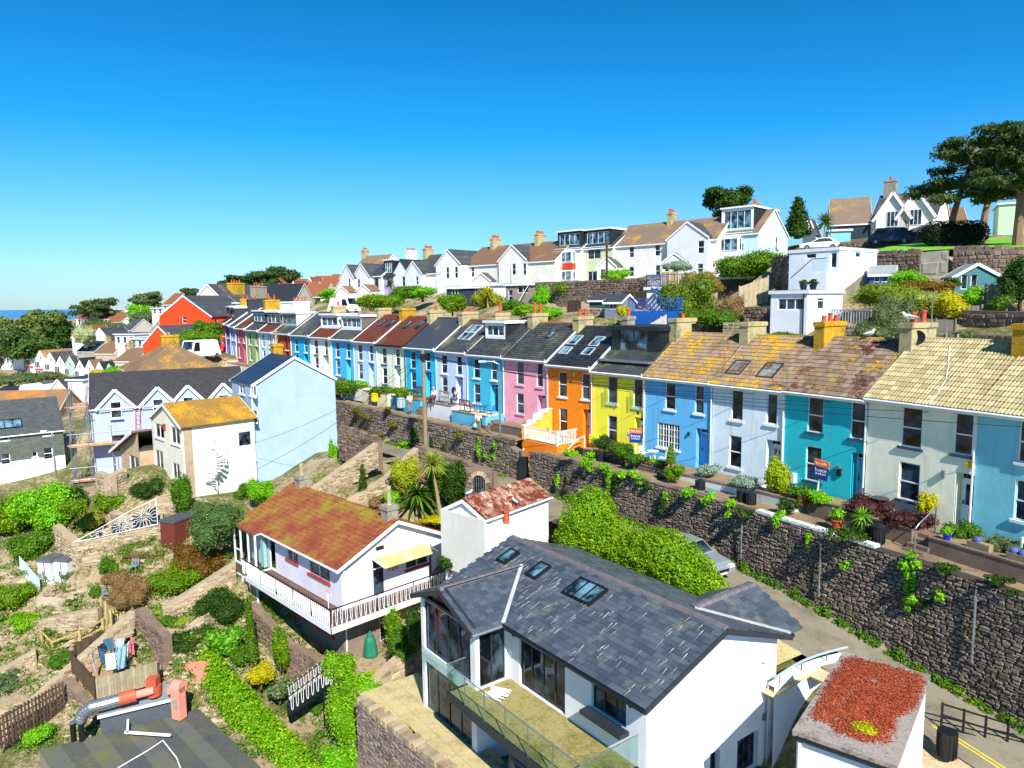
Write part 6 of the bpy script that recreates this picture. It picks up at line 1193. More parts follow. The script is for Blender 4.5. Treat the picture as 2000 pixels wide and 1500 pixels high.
T, f_, W, H = blk('entrance_porch', 'off-white gabled porch above the navy garage roof', 'porch', 922, 958, 548, 562, Yrow(922)-3, D=3, roof='v', rise=1.2, rm=SLW)
T, f_, W, H = U('u9', 800, 862, 533, 590, label='white house with bright blank side wall and slate roof', D=8, rise=3.2, wall='#f0f0f0', rm=SLW, wins=[(810, 816, 539, 552)]); chimney(T, .3, 4, H+3, .9, 1.8, 1.3, CHIM, 5)
T, f_, W, H = U('u9b', 800, 833, 534, 578, label='pale grey gabled front with tall balcony window', D=5, roof='v', rise=2.0, wall='#dfe6ee', rm=SLW, wins=[(812, 817, 540, 556)], fwd=1, name='gabled_house')
T, f_, W, H = U('u10', 767, 799, 533, 575, label='pale gabled house with dark bargeboards and iron balcony', D=7, roof='v', rise=2.3, wall='#dfe6f2', rm=SLATE_D, trim=DGREY, wins=[(785, 792, 540, 558)], name='gabled_house')
MB().tube([(0, 0, 0), (0, 0, .9)], .02, 4).build('x', BLACKM, T).name = 'balcony_post'
T, f_, W, H = U('u11', 744, 768, 539, 577, label='lilac purple house with dark dormer', D=8, rise=2.6, wall='#b8a4e0', rm=SLATE_D, wins=[(755, 759, 541, 557), (765, 767, 541, 557)], trim=DGREY); topdormer(T, W, 8, H, .3, W-.3, 2.6, glassrail=False); chimney(T, W, 4, H+2.8, .9, 2.0, 1.5, WHITE, 4)
T, f_, W, H = U('u12', 720, 745, 538, 585, label='bluish white house with tall dark window', D=8, rise=2.7, wall='#d8e4f2', rm=SLATE, wins=[(731, 739, 542, 564)], fm=DGREY)
T, f_, W, H = U('u13', 690, 722, 540, 588, label='off-white gabled house beside the bluish white one', D=7, roof='v', rise=2.3, wall='#e8e8e6', rm=SLW, wins=[(698, 703, 545, 563)], name='gabled_house')
T, f_, W, H = U('u14', 664, 691, 542, 590, label='off-white gabled house at the far left end of the hill row', D=7, roof='v', rise=2.3, wall='#e6e6e4', rm=SLW, wins=[(680, 684, 544, 562)], name='gabled_house')
blk('hillside_house', 'house with lichened roof and yellow chimney behind the two small gables', 'house', 690, 745, 527, 545, Yrow(690)+6, D=6, rise=2.8, rm=BRN2, ch=1)
for L, R, yt, yb, lb in ((697, 722, 567, 588, 'white gabled porch before the far off-white gable'), (656, 680, 570, 592, 'white lean porch at the far left end of the hill row')): blk('entrance_porch', lb, 'porch', L, R, yt, yb, Yrow(L)-4, D=2.5, roof='v', rise=1.0, rm=BRN)
NAVY = '#2c3e52'
T, f_, W, H = blk('garage_block', 'navy boarded garage with two white windows and flat roof', 'garage', 872, 956, 562, 594, 92, D=6, roof='flat', wall=NAVY, rm=SLATE, wins=[(882, 900, 564, 578, 'case3'), (927, 945, 563, 577, 'case3')])
blk('white_outhouse', 'plain white flat-roofed block beside the navy garage', 'outhouse', 956, 990, 556, 596, 88, D=6, roof='flat', wall='#f2f2f2', rm=LEAD)
T, f_, W, H = blk('block_outhouse', 'grey-brown block outhouse with white window and ladder', 'outhouse', 988, 1042, 556, 602, 84, D=6, roof='flat', wall='#93877e', rm=LEAD, wins=[(1011, 1032, 557, 572, 'case2'), (993, 1001, 566, 590)])
ladder('white ladder leaning on the block outhouse', f_.w(W-1.9, -1.1, .0), f_.w(W-.3, -.15, 3.0), .5, WHITE)
blk('stone_outhouse', 'brown stone outhouse with small white window below the tile-hung bays', 'outhouse', 1043, 1110, 553, 590, 84, D=5, roof='flat', wall='#a08a78', rm=LEAD, wins=[(1067, 1088, 557, 574, 'case2')])
T, f_, W, H = blk('deck_building', 'white building carrying a blue railed deck and blue stair', 'building', 1263, 1346, 563, 610, 67, D=5, roof='flat', wall='#e8ecf4', rm=LEAD, wins=[(1321, 1339, 569, 582, 'top'), (1282, 1290, 570, 596)])
BL = flat('#1458a8', .5, var=.1)
def railing(T, pts, h=1.0, n=None, mat=None, post=.07, bal=True, step=.16):
    r = MB()
    for a, b in zip(pts, pts[1:]): r.bar((a[0], a[1], a[2]+h), (b[0], b[1], b[2]+h), .07); r.bar((a[0], a[1], a[2]+.1), (b[0], b[1], b[2]+.1), .05)
    r.build('rail', mat, T); pm = MB().box(-post/2, post/2, -post/2, post/2, -.1, h+.05).mesh('post', mat); bmn = MB().box(-.018, .018, -.018, .018, .1, h).mesh('baluster', mat)
    for p_ in pts: link('post', pm, T, p_)
    if bal:
        for a, b in zip(pts, pts[1:]):
            L = math.dist(a, b); n = int(L/step)
            for k in range(1, n): link('baluster', bmn, T, tuple(a[i]+(b[i]-a[i])*k/n for i in range(3)))
railing(T, [(0, 0, H+.2), (W*.33, 0, H+.2), (W*.66, 0, H+.2), (W, 0, H+.2), (W, 4.8, H+.2)], 1.05, mat=BL, step=.5); railing(T, [(0, 0, H+.2), (0, 4.8, H+.2)], 1.05, mat=BL, step=.5)
Ts = thing_f('blue_stair', 'blue outside stair descending from the deck building', 'stairs', Fr(*f_.w(W*.25, -.3, H), -34.8)); n = 11
for k in range(n): MB().box(k*.27, k*.27+.28, -1.0, -.1, -k*.22-.05, -k*.22).build('tread', flat('#8a94a4', .7), Ts)
MB().bar((0, -1.03, 0), (n*.27, -1.03, -n*.22), .06, .25).build('stringer', BL, Ts); MB().bar((0, -.07, 0), (n*.27, -.07, -n*.22), .06, .25).build('stringer', BL, Ts); MB().bar((0, -1.03, 1), (n*.27, -1.03, 1-n*.22), .06).build('handrail', BL, Ts)
Tb = thing_f('blue_deck', 'blue railed garden deck below the blue stair', 'deck', Fr(*P(1228, 608, 58), -34.8));
a = P(1228, 608, 58);
MB().box(0, 4.2, 0, 3, -.2, 0).build('deck_floor', BL, Tb); railing(Tb, [(0, 0, 0), (2.1, 0, 0), (4.2, 0, 0), (4.2, 3, 0)], 1.0, mat=BL); planks(Tb, (0, -.02), (4.2, -.02), -2.2, -.2, .14, .03, BL)
T, f_, W, H = blk('garden_shed', 'small grey boarded shed with white gable end', 'shed', 1181, 1214, 588, 618, 62, D=2.4, roof='u', rise=.6, wm=woodmat('#8a94a4', '#6c7684'), rm=SLATE, wins=[(1190, 1204, 592, 604, 'case2')], ang=-38)
blk('garden_shed', 'low dark green shed by the stone wall gap', 'shed', 1151, 1179, 585, 601, 70, D=2, roof='u', rise=.4, wm=woodmat('#3c5c54', '#2c443c'), rm=SLATE)
blk('timber_shelter', 'dark flat-roofed timber shelter below the big hedge', 'shelter', 1402, 1468, 543, 580, 66, D=4, roof='flat', wm=woodmat('#4c443c', '#2c2824'), rm=SLATE_G, ang=-30)
T, f_, W, H = blk('white_cube_house', 'white flat-roofed cube house with outside steps, upper block', 'house', 1542, 1640, 489, 565, 54, ang=-52, D=5.6, roof='flat', wall='#eaf0fa', rm=LEAD, oh=.04, wins=[(1574, 1594, 495, 505, 'plain'), (1622, 1634, 493, 523, 'plain')], winsR=[(1671, 1682, 493, 503, 'plain')], dirt=.1, sub=6)
T2, f2, W2, H2 = blk('white_cube_house', 'white flat-roofed lower block with three-pane window', 'house', 1506, 1578, 571, 652, 49.5, ang=-52, D=4.6, roof='flat', wall='#eef2fa', rm=LEAD, oh=.1, wins=[(1519, 1569, 583, 605, 'case3')], winsR=[(1597, 1611, 582, 604, 'top')], dirt=.15, sub=4)
pipe(T2, [(W2-.25, -.06, H2), (W2-.25, -.06, -1)], BLACKM)
zs = f2.o[2]+H2+.16;
Tst = thing_f('outside_steps', 'white outside steps with glass rail rising to the cube house door', 'steps', Fr(*f_.w(W*.38, -1.5, zs-f_.o[2]), -52))
for k in range(6): MB().box(k*.35, W*.6, 0, 1.45, k*.2, k*.2+.2).build('step', WHITE, Tst)
MB().box(1.2, W*.6, -.02, 0, 1.3, 2.2).build('glass_rail', CLEAR, Tst); MB().bar((-.4, 0, .9), (1.2, 0, 2.2), .05).bar((1.2, 0, 2.2), (W*.6, 0, 2.2), .05).build('handrail', DGREY, Tst)
for k, x in enumerate((.8, 1.5)): potted('dark blue pot %s on the lower white roof' % ('at left' if k == 0 else 'at right'), *f2.w(1.0+x, 1.0, H2+.17), r=.25, h=.35, mat=flat('#1a2448', .4), leaf=L_DARK, group=None)
blk('garden_shed', 'bright blue garden shed with two windows and grey roof', 'shed', 1699, 1747, 533, 562, 52, ang=-30, D=2.2, roof='u', rise=.55, wm=woodmat('#2c60b0', '#204c94'), rm=flat('#8a9494', .8), wins=[(1707, 1719, 537, 551, 'plain'), (1722, 1735, 536, 551, 'plain')])
T, f_, W, H = blk('summerhouse', 'turquoise timber summerhouse with double glazed doors', 'summerhouse', 1866, 1952, 537, 568, 50, ang=-18, D=3.0, roof='v', rise=.8, wm=woodmat('#4c8c94', '#3c747c'), rm=flat('#8a9a94', .8), wins=[(1877, 1891, 536, 565, 'plain'), (1896, 1910, 535, 565, 'plain')])
T, f_, W, H = blk('gabled_pair', 'cream house pair with slate roofs, white gables and tall chimney', 'house', 1702, 1830, 424, 462, 98, ang=-40, D=9, roof='u', rise=3.6, wall='#efeee2', rm=SLW, wins=[(1710, 1716, 426, 438, 'case2')]); chimney(T, 1.2, 4.5, H+3.3, 1.5, 1.2, 2.2, CONC, 2)
for c_, lb in ((1745, 0), (1790, 1)):
    x = f_.onv(c_, 430, -.2)[0]; m = MB(); m.poly([(x-2.0, -.7, 0), (x+2.0, -.7, 0), (x+2.0, -.7, H), (x, -.7, H+3.2), (x-2.0, -.7, H)]); m.poly([(x+2, -.7, 0), (x+2, 0, 0), (x+2, 0, H), (x+2, -.7, H)]); m.build('gable_wall', render_wall('#efeee2'), T)
    m = MB(); slab(m, [(x-2.3, -1, H-.3), (x, -1, H+3.3), (x, 4.2, H+3.3), (x-2.3, .3, H-.3)], .1); slab(m, [(x+2.3, -1, H-.3), (x+2.3, .3, H-.3), (x, 4.2, H+3.3), (x, -1, H+3.3)], .1); m.build('gable_roof', BRN, T); m = MB(); m.bar((x-2.35, -1.04, H-.4), (x, -1.04, H+3.2), .06, .35); m.bar((x+2.35, -1.04, H-.4), (x, -1.04, H+3.2), .06, .35); m.build('bargeboard', WHITE, T); window(T, 'F', x-.7, H-1.2, 1.4, 2.0, 'case3', -.82)
blk('slate_side_house', 'house side hung with dark blue slates under a broad lichened roof', 'house', 1622, 1702, 436, 462, 100, ang=-22, D=10, roof='u', rise=4.0, wm=slatemat('#2c3a50', '#243044', '#444444', 0, 1), rm=BRN2)
blk('teal_garage', 'teal walled flat garage with white door', 'garage', 1618, 1662, 450, 474, 92, ang=-20, D=5, roof='flat', wall='#7cc4d0', rm=LEAD, winsR=[])
blk('mint_house', 'pale mint green house behind the right-hand pine', 'house', 1952, 2030, 396, 462, 92, ang=-30, D=8, roof='flat', wall='#b8dcb4', rm=LEAD)
blk('hillside_house', 'brown-roofed bungalow seen behind the pine trunks', 'house', 1808, 1890, 438, 462, 110, ang=-20, D=7, roof='u', rise=2.8, wall='#e8e4d8', rm=BRN)
blk('hillside_house', 'small grey roofed house glimpsed left of the cabbage tree', 'house', 1568, 1592, 452, 475, 95, ang=-30, D=6, roof='v', rise=1.8, rm=SLW)
def hwall(label, pts, mat=STONE_B, th=.5, sw=.5, sh=.24, cop=False, bd=2.5, name='stone_wall'):
    """pts: (px, ytop, Y, height)"""
    W_ = [(lambda p_: (p_[0], p_[1], p_[2]-q[3], p_[2]))(P(q[0], q[1], q[2])) for q in pts]; o = W_[0]; T = thing(name, label, 'wall', (o[0], o[1], o[2])); loc = [(a-o[0], b-o[1], c-o[2], d-o[2]) for a, b, c, d in W_]
    for q in W_: addk((q[0]-.5, q[1]-1.0, q[2]+.25), (q[0]+.9, q[1]+1.6, q[3]-.15))
    rubble_wall(T, loc, mat, th, sw, sh, .06, 0, seedv=len(label))
    if cop: coping(T, loc, mat, .35, .28, .35, 'cock_stone', .3, 120, -.25, 0)
    return T
hwall('dark rubble wall behind the terraced back gardens, centre', [(1045, 552, 80, 2.6), (1142, 548, 74, 2.8), (1262, 542, 68, 2.8)])
hwall('dark rubble wall between the big hedge and the white cube house', [(1507, 508, 60, 3.4), (1543, 503, 57, 3.6)], cop=True)
hwall('rubble wall with upright coping below the lawn, left part', [(1706, 497, 58, 3.6), (1798, 493, 55, 3.6)], cop=True); hwall('rendered grey panel wall beside the slatted gate', [(1799, 493, 55, 3.2), (1853, 488, 54, 3.2)], CONC, sw=2.5, sh=1.4)
hwall('rubble wall with upright coping below the lawn, right part', [(1862, 487, 54, 3.2), (1940, 487, 52, 3.2), (2060, 488, 50, 3.4)], cop=True)
hwall('low stone wall below the parked dark cars', [(1640, 473, 84, 2.4), (1700, 468, 82, 2.4), (1815, 462, 78, 2.2)]); hwall('dry stone wall behind the yellow chimney roof', [(1612, 628, 46, 1.8), (1705, 640, 43, 1.8)], STONE_L, cop=False)
hwall('low stone wall beside the slatted garden fence', [(1412, 630, 50, 1.2), (1450, 632, 49, 1.2)], STONE_L); hwall('low terrace wall at the right edge above the roofs', [(1860, 652, 40, 1.2), (1995, 656, 37, 1.2)], STONE_B); hwall('stone wall behind the grey shed', [(1140, 601, 66, 1.2), (1183, 603, 64, 1.2)], STONE_L)
hwall('stone wall in the shade of the right-edge hedge', [(1880, 606, 44, 1.6), (2020, 610, 40, 1.8)], STONE_B); hwall('stone wall and steps left of the white lower block', [(1452, 600, 54, 2.2), (1508, 598, 52, 2.2)], STONE_B)
def fence(label, A, B, h, mat=TIMBER, w=.12, Y=None, name='timber_fence', lat=False):
    a = P(A[0], A[1], A[2]); b = P(B[0], B[1], B[2]); T = thing(name, label, 'fence', a); d = (b[0]-a[0], b[1]-a[1], b[2]-a[2]); planks(T, (0, 0), d[:2], (-h, d[2]-h), (0, d[2]), w, .03, mat); n = max(2, int(math.hypot(*d[:2])/1.8)); pm = MB().box(-.05, .05, -.06, .06, -h-.3, .08).mesh('fence_post', mat)
    for k in range(n+1): link('fence_post', pm, T, tuple(x*k/n for x in d))
    return T
PAN = woodmat('#a49c88', '#8a8270')
fence('pale timber fence stepping down beside the white lower block', (1444, 560, 57), (1500, 540, 58), 2.2, woodmat('#c0b494', '#a09474')); fence('tall grey panel fence right of the yellow shrubs', (1868, 596, 45), (1918, 597, 44), 2.0, PAN)
fence('grey panel fence at the turquoise summerhouse corner', (1926, 556, 46), (1950, 556, 45.5), 1.8, PAN); fence('long grey fence behind the olive bush', (1790, 622, 44), (1866, 625, 43), 1.1, woodmat('#7c766c', '#605c54')); fence('pale low fence right of the pale chimney', (1826, 652, 39.5), (1870, 655, 38.5), 1.6, PAN)
fence('grey fence panels at the right edge below the hedge', (1955, 560, 45), (1968, 560, 44.6), 2.2, PAN); fence('brown slatted screen in the sunny garden, centre', (1108, 587, 70), (1134, 587, 69), 1.3, TIMB_D, .25); fence('bamboo coloured fence above the blue deck', (1290, 531, 72), (1325, 531, 71), 1.0, woodmat('#d8b884', '#b89864'))
fence('dark brown boarded fence left of the deck building', (1215, 571, 68), (1262, 568, 66), 1.4, TIMB_D); fence('slatted white fence sloping beside the blue deck', (1262, 636, 54), (1318, 604, 57), 1.2, woodmat('#c8c4b4', '#a8a494'), .2)
T = thing('garden_stair', 'timber balustraded garden stair climbing to the blue shed', 'stairs', P(1618, 617, 50)); a = P(1618, 617, 50); b = P(1688, 560, 53); railing(T, [(0, 0, 0), tuple(b[i]-a[i] for i in range(3))], .95, mat=TIMBER)
T = thing('deck_balustrade', 'grey balustraded garden deck left of the olive bush', 'deck', P(1624, 635, 47)); a = P(1624, 635, 47); b = P(1700, 637, 45); railing(T, [(0, 0, 0)]+[tuple((b[i]-a[i])*k for i in range(3)) for k in (.5, 1)], 1.0, mat=flat('#8a94a4', .6)); MB().box(0, 2.8, 0, 2.5, -.25, -.02, 0, .5, Matrix.Rotation(math.atan2(b[1]-a[1], b[0]-a[0]), 4, 'Z')).build('deck_floor', flat('#6c7484', .7), T)
lp = [P(1700, 494, 58.3), P(1860, 486, 55), P(2100, 487, 50.5), P(2250, 455, 75), P(2000, 466, 84), P(1830, 468, 80), P(1730, 482, 66)]; sheet('lawn', [(x, y, z-.02) for x, y, z in lp], LAWN)
OM = render_wall('#f0481c', .15)
T, f_, W, H = blk('orange_house', 'large bright orange-red gabled house above the town', 'house', 311, 412, 617, 668, 112, ang=-22, D=9, roof='v', rise=3.1, wm=OM, rm=SLW, wins=[(356, 364, 618, 631, 'sash'), (360, 369, 647, 659, 'sash')], winsR=[(420, 425, 622, 632, 'plain')], oh=.3)
m = MB(); m.tube([(W*.82, -.01, 0), (W*.82, -.06, 1.5)], .7, 12, 0); T2, f2, W2, H2 = blk('orange_house', 'small orange-red gabled wing in front of the large orange house', 'house', 279, 345, 673, 700, 100, ang=-22, D=8, roof='v', rise=2.6, wm=OM, rm=SLW, wins=[(321, 330, 650, 661, 'plain')], oh=.3)
for x in (W*.80,): MB().box(x-.5, x+.5, -.04, .0, .1, 2.0).tube([(x, -.04, 2.0), (x, .0, 2.0)], .5, 12).build('arched_doorway', BLACKM, T)
T, f_, W, H = blk('pink_gabled_house', 'pale pink gabled house with yellow chimneys behind the orange one', 'house', 377, 438, 588, 640, 124, ang=-22, D=12, roof='v', rise=2.9, wall='#e4c8c0', rm=SLW, wins=[(433, 437, 595, 602, 'plain')]); chimney(T, W-2, 5, H+1.6, 1.4, 2.8, 1.5, CHIMY, 4); chimney(T, W-.5, 9, H+1.2, 1.2, 3, 1.4, CONC, 4)
blk('white_flat_house', 'white house with flat roof behind the far end of the terrace', 'house', 433, 470, 592, 640, 118, ang=-30, D=8, roof='flat', wall='#f0f0f0', rm=SLATE, wins=[(435, 440, 593, 604, 'plain')])
blk('slate_roof_house', 'long dark slate roofed house behind the far terrace dormers', 'house', 495, 575, 588, 612, 135, ang=-8, D=9, roof='u', rise=3.3, wall='#c8c4bc', rm=SLATE_D); blk('slate_roof_house', 'house with blue solar roof and orange ridge on the skyline', 'house', 500, 545, 574, 590, 150, ang=-8, D=8, roof='u', rise=2.0, wall='#d8d0c8', rm=flat('#24344c', .3))
RR = tilemat('#9c5c3c', '#7c4830', '#b8701c', .2); RC = '#eee4d8'
red = [(520, 552, 562, 580, 175, 'v', 'cream gable under brown roof right of the skyline trees'), (556, 590, 564, 578, 185, 'u', 'brown-roofed house carrying blue solar panels'), (594, 615, 560, 575, 190, 'v', 'cream gable behind the solar panel roof'), (622, 655, 561, 580, 180, 'u', 'brown brick house with two small white dormers'), (575, 610, 572, 588, 165, 'u', 'white house with long brown roof, middle of the far estate'),
       (590, 632, 578, 602, 150, 'u', 'white bungalow with golden orange roof and veranda'), (530, 562, 576, 590, 160, 'u', 'low brown roof between the chimneys of the far estate'), (568, 580, 572, 588, 158, 'v', 'narrow cream gable in the far estate'), (606, 640, 556, 566, 205, 'u', 'farthest brown roof on the skyline'), (640, 662, 553, 563, 200, 'u', 'brown roof just left of the first white gable')]
for L, R, yt, yb, Y, rf, lb in red:
    T, f_, W, H = blk('estate_house', lb, 'house', L, R, yt, yb, Y, ang=-12, D=7, roof=rf, rise=2.6, wall=RC, rm=RR, auto=(2, 1) if R-L > 14 else None, oh=.3, trim=WHITE)
    if 'carrying' in lb:
        s_ = T['slope']
        for i in range(5):
            for j in range(2): skylight(T, .6+i*.8, .5+j*1.4, .75, 1.3, *s_, 1, DGREY, flat('#1c4c8c', .2), name='solar_panel')
left = [(140, 176, 658, 676, 190, 'v', '#f4f0e8', RR, 'white gabled hall with a wide dark doorway'), (178, 214, 663, 680, 185, 'v', '#e4ecf4', SLW, 'pale blue gabled hall with small black windows'), (214, 238, 652, 672, 190, 'flat', '#24304c', DGREY, 'dark navy flat-roofed block'), (224, 262, 653, 680, 172, 'flat', '#f4f4f4', LEAD, 'white flat-roofed block left of the orange wing'), (255, 290, 662, 684, 160, 'flat', '#c0dcd0', LEAD, 'pale mint flat-roofed block below the orange wing'), (244, 264, 672, 688, 165, 'flat', '#a8583c', LEAD, 'small brick block with white window'),
        (148, 172, 622, 640, 260, 'u', '#f4f2ee', RR, 'white modern house left of the cedar'), (170, 192, 615, 640, 262, 'v', '#f2f2f0', RR, 'white house under the cedar crown'), (192, 222, 622, 636, 255, 'u', '#f0ece8', RR, 'long white house right of the cedar'), (210, 236, 628, 642, 245, 'u', '#f4f2f0', RR, 'white bungalow with bay windows on the slope'), (218, 268, 604, 616, 290, 'flat', '#f4f4f2', LEAD, 'long white flat-roofed building on the skyline'),
        (296, 318, 602, 616, 200, 'flat', '#eef2f4', LEAD, 'small white house left of the orange roof'), (318, 336, 594, 606, 195, 'u', '#c8ccd4', RR, 'grey boarded house above the orange roof edge'), (0, 28, 695, 722, 212, 'u', '#f4f4f6', SLW, 'white house at the left edge with blue-grey roof'), (27, 46, 700, 722, 210, 'v', '#f4f2ee', SLW, 'white gabled house beside the first gable of the far row'), (238, 256, 644, 656, 205, 'u', '#c8c4bc', SLW, 'small grey house on the wooded slope')]
for L, R, yt, yb, Y, rf, wl, rm, lb in left: blk('town_house', lb, 'house', L, R, yt, yb, Y, ang=-20 if rf != 'v' else -10, D=9, roof=rf, rise=3.0, wall=wl, rm=rm, auto=(3 if R-L > 25 else 2, 1) if 'hall' not in lb and rf != 'v' else None, oh=.3, dirt=.1, wins=([(145, 168, 659, 670, 'plain')] if 'doorway' in lb else []))
GW = ['#f2f4fa', '#f0f0f4', '#eceef4', '#f0ecd8', '#a8d0c0', '#eef0f2', '#e8eaee', '#dfe8f0', '#c4dce0']; NM = ['white, golden roofed, leftmost', 'white, golden roofed, second', 'white with pink detail', 'cream with black bargeboards', 'mint green fronted', 'white with black timbering', 'white, brown roofed', 'blue-white, dark roofed', 'pale aqua, farthest right']
for i in range(9):
    L = 51+i*19.3; R = L+18.6; ye = 696+i*4.3; yb = 733+i*5.6; Y = 205-i*6
    T, f_, W, H = blk('row_house', '%s bay-fronted gabled house in the far row' % NM[i], 'terraced house', L, R, ye, yb, Y, ang=-22, D=9, roof='v', rise=2.3, wall=GW[i], rm=[TILE_Y, TILE_Y, SLW, SLW, SLW, SLATE_D, BRN, SLATE_D, SLATE_D][i], oh=.2, trim=WHITE if i not in (3, 5) else BLACKM, group='gabled houses of the far bay-fronted row', dirt=.1)
    for z in (.5, H*.55): MB().box(.35, W*.66, -.7, -.01, z-.4, z+H*.33).build('bay', render_wall(GW[i], .1), T); window(T, 'F', .5, z, W*.66-.65, H*.3, 'case3', -.83)
    MB().box(.3, W*.66+.05, -.76, -.01, H*.37, H*.5).build('hung_tiles', flat('#c8502c', .8), T); window(T, 'F', W*.76, H*.56, W*.17, H*.28, 'sash', 0); door(T, 'F', W*.74, 0, W*.2, H*.4, '#dfe4ea', -.1, rec=.1, fan=False); window(T, 'F', W*.42, H*.96, W*.16, H*.16, 'plain', -.13)
    if i in (0, 3, 5, 7): chimney(T, W, 5.5, H+1.6, 1.1, 2.2, 1.6, CHIMY if i in (3, 7) else CHIM, 4, TERRA, ph=.4)
T, f_, W, H = blk('white_gable_building', 'big white gabled building with arched dormers left of the scaffolding', 'building', 32, 126, 781, 796, 105, ang=-10, D=11, roof='u', rise=2.3, wall='#f6f6f8', rm=slatemat('#6c706c', '#50544f', '#8c8c78', .35, 1));
for x in (W*.12, W*.5): MB().box(x, x+1.6, -.4, 2.5, H-1, H+1.5).tube([(x+.8, -.4, H+1.5), (x+.8, 2.5, H+1.5)], .8, 12).build('arched_dormer', WHITE, T); window(T, 'F', x+.35, H-.6, .9, 1.7, 'sash', -.53)
blk('white_gable_building', 'white terrace end with dark slate roof at the left edge', 'building', -30, 34, 778, 796, 112, ang=-10, D=8, roof='u', rise=1.5, wall='#f6f6f8', rm=SLATE_D, auto=(4, 1)); blk('white_gable_building', 'white painted tall block behind the scaffolding', 'building', 132, 160, 742, 785, 92, ang=-10, D=8, roof='flat', wall='#f4f4f4', rm=SLATE_D)
blk('town_house', 'brown-roofed house with long mossy ridge at the left edge', 'house', -30, 116, 800, 812, 84, ang=8, D=6, roof='u', rise=2.0, wall='#b09a80', rm=tilemat('#9a7a58', '#74583c', '#c87c20', .45)); blk('town_house', 'grey hipped house left of the white tall block', 'house', 96, 132, 762, 780, 96, ang=-10, D=7, roof='v', rise=1.5, wall='#d8ccb8', rm=SLW)
blk('town_house', 'low brown roofed house among the far gardens, right of the far row', 'house', 224, 262, 705, 716, 150, ang=-15, D=9, roof='u', rise=2.5, wall='#c4b8a8', rm=BRN, ch=1); blk('town_house', 'grey roofed house before the orange wing, with brick chimney', 'house', 186, 222, 690, 700, 172, ang=-15, D=8, roof='u', rise=2.6, wall='#b8a898', rm=BRN, ch=2); blk('town_house', 'dark roofed house with black chimney box, above the far row', 'house', 150, 184, 686, 696, 180, ang=-15, D=8, roof='u', rise=2.4, wall='#a89c90', rm=SLATE_D, ch=1)
def vehicle(label, cat, loc, rz, L=4.3, Wd=1.75, h=1.45, col='#b8c4cc', van=False, name='parked_car', glass=None):
    T = thing(name, label, cat, loc, rz, 'parked vehicles'); pm = flat(col, .25, .5 if col == '#a8b4bc' else .0, .03); x0, x1 = -L/2, L/2
    prof = [(x0, .35), (x0+.02, .75), (x0+.15, .95), (x0+.55, h-.12), (x0+.9, h), (x1-.9, h-.02), (x1-.4, 1.15 if h > 1.9 else .98), (x1-.06, .9), (x1, .6), (x1, .35)] if van else [(x0, .35), (x0+.02, .8), (x0+.35, .93), (x0+.95, h-.06), (x0+1.5, h), (x0+2.3, h-.04), (x1-1.25, .96), (x1-.35, .82), (x1-.04, .62), (x1, .35)]
    mb = MB();
    def ring(sc, dy):
        return [(x, dy*(1 if z < .9 else 1-.16*(z-.9)/(h-.9+1e-6)*(.4 if van else 1)), z) for x, z in prof]
    A = ring(1, -Wd/2); B = ring(1, Wd/2); n = len(prof)
    inner = [(x*.985, -Wd/2*.86, z+.015) for x, z in prof]
    for i in range(n-1): mb.poly([A[i], A[i+1], B[i+1], B[i]])
    mb.poly(A[::-1]); mb.poly(B); mb.poly([A[0], B[0], B[-1], A[-1]]); bm2 = mb.mesh('body', pm); b_ = link('body', bm2, T); bv = b_.modifiers.new('bevel', 'BEVEL'); bv.width = .07; bv.segments = 3; bv.limit_method = 'ANGLE'; bv.angle_limit = .3
    for s in (-1, 1):
        g = MB(); k = .96; pts = [(x, z) for x, z in prof if z > .9]; yy = s*(Wd/2+.004)
        if van: q = [(x1-1.0, h-.25), (x1-1.75, h-.25), (x1-1.75, 1.1), (x1-.62, 1.1)]
        else: q = [(x0+.75, .98), (x0+1.1, h-.14), (x0+1.6, h-.08), (x0+2.25, h-.12), (x1-1.4, .98)]
        g.poly([(x, yy*(1-.14*(z-.9)/(h-.9)*(.4 if van else 1)), z) for x, z in (q if s < 0 else q[::-1])]); g.build('side_window', BLACKM, T)
    i = 5 if not van else 5; a, b = prof[i], prof[i+1]; nx, nz = .012, .014; f = lambda t_: (a[0]+(b[0]-a[0])*t_+nx, a[1]+(b[1]-a[1])*t_+nz)
    p0, p1 = f(.08), f(.88); w0, w1 = Wd*.39, Wd*.43; MB().poly([(p0[0], -w0, p0[1]), (p0[0], w0, p0[1]), (p1[0], w1, p1[1]), (p1[0], -w1, p1[1])]) ; m = MB(); m.poly([(p0[0], -w0, p0[1]), (p1[0], -w1, p1[1]), (p1[0], w1, p1[1]), (p0[0], w0, p0[1])]); m.build('windscreen', GLASS, T)
    wm_ = MB().tube([(0, -.1, 0), (0, .1, 0)], .32, 14).mesh('wheel', BLACKM); hm = MB().tube([(0, -.11, 0), (0, .11, 0)], .18, 10).mesh('rim', GALV)
    for x in (x0+.8, x1-.8):
        for s in (-1, 1): o = link('wheel', wm_, T, (x, s*(Wd/2-.08), .32)); link('rim', hm, o)
    for s in (-1, 1): MB().box(x1-.16, x1+.012, s*Wd*.36-.16, s*Wd*.36+.16, .6, .74).build('headlight', flat('#d8e4ea', .15), T)
    MB().box(x1-.02, x1+.015, -.4, .4, .48, .6).build('grille', BLACKM, T); MB().box(x1, x1+.02, -.26, .26, .38, .47).build('number_plate', flat('#e8e8e0', .4), T); return T
c0 = PZ(1418, 1150, 46.75); vehicle('silver car parked on the lane beside the ivy hedge', 'car', (c0[0]-1.15, c0[1]+2.3, 46.86), math.radians(-58), col='#a8b4bc')
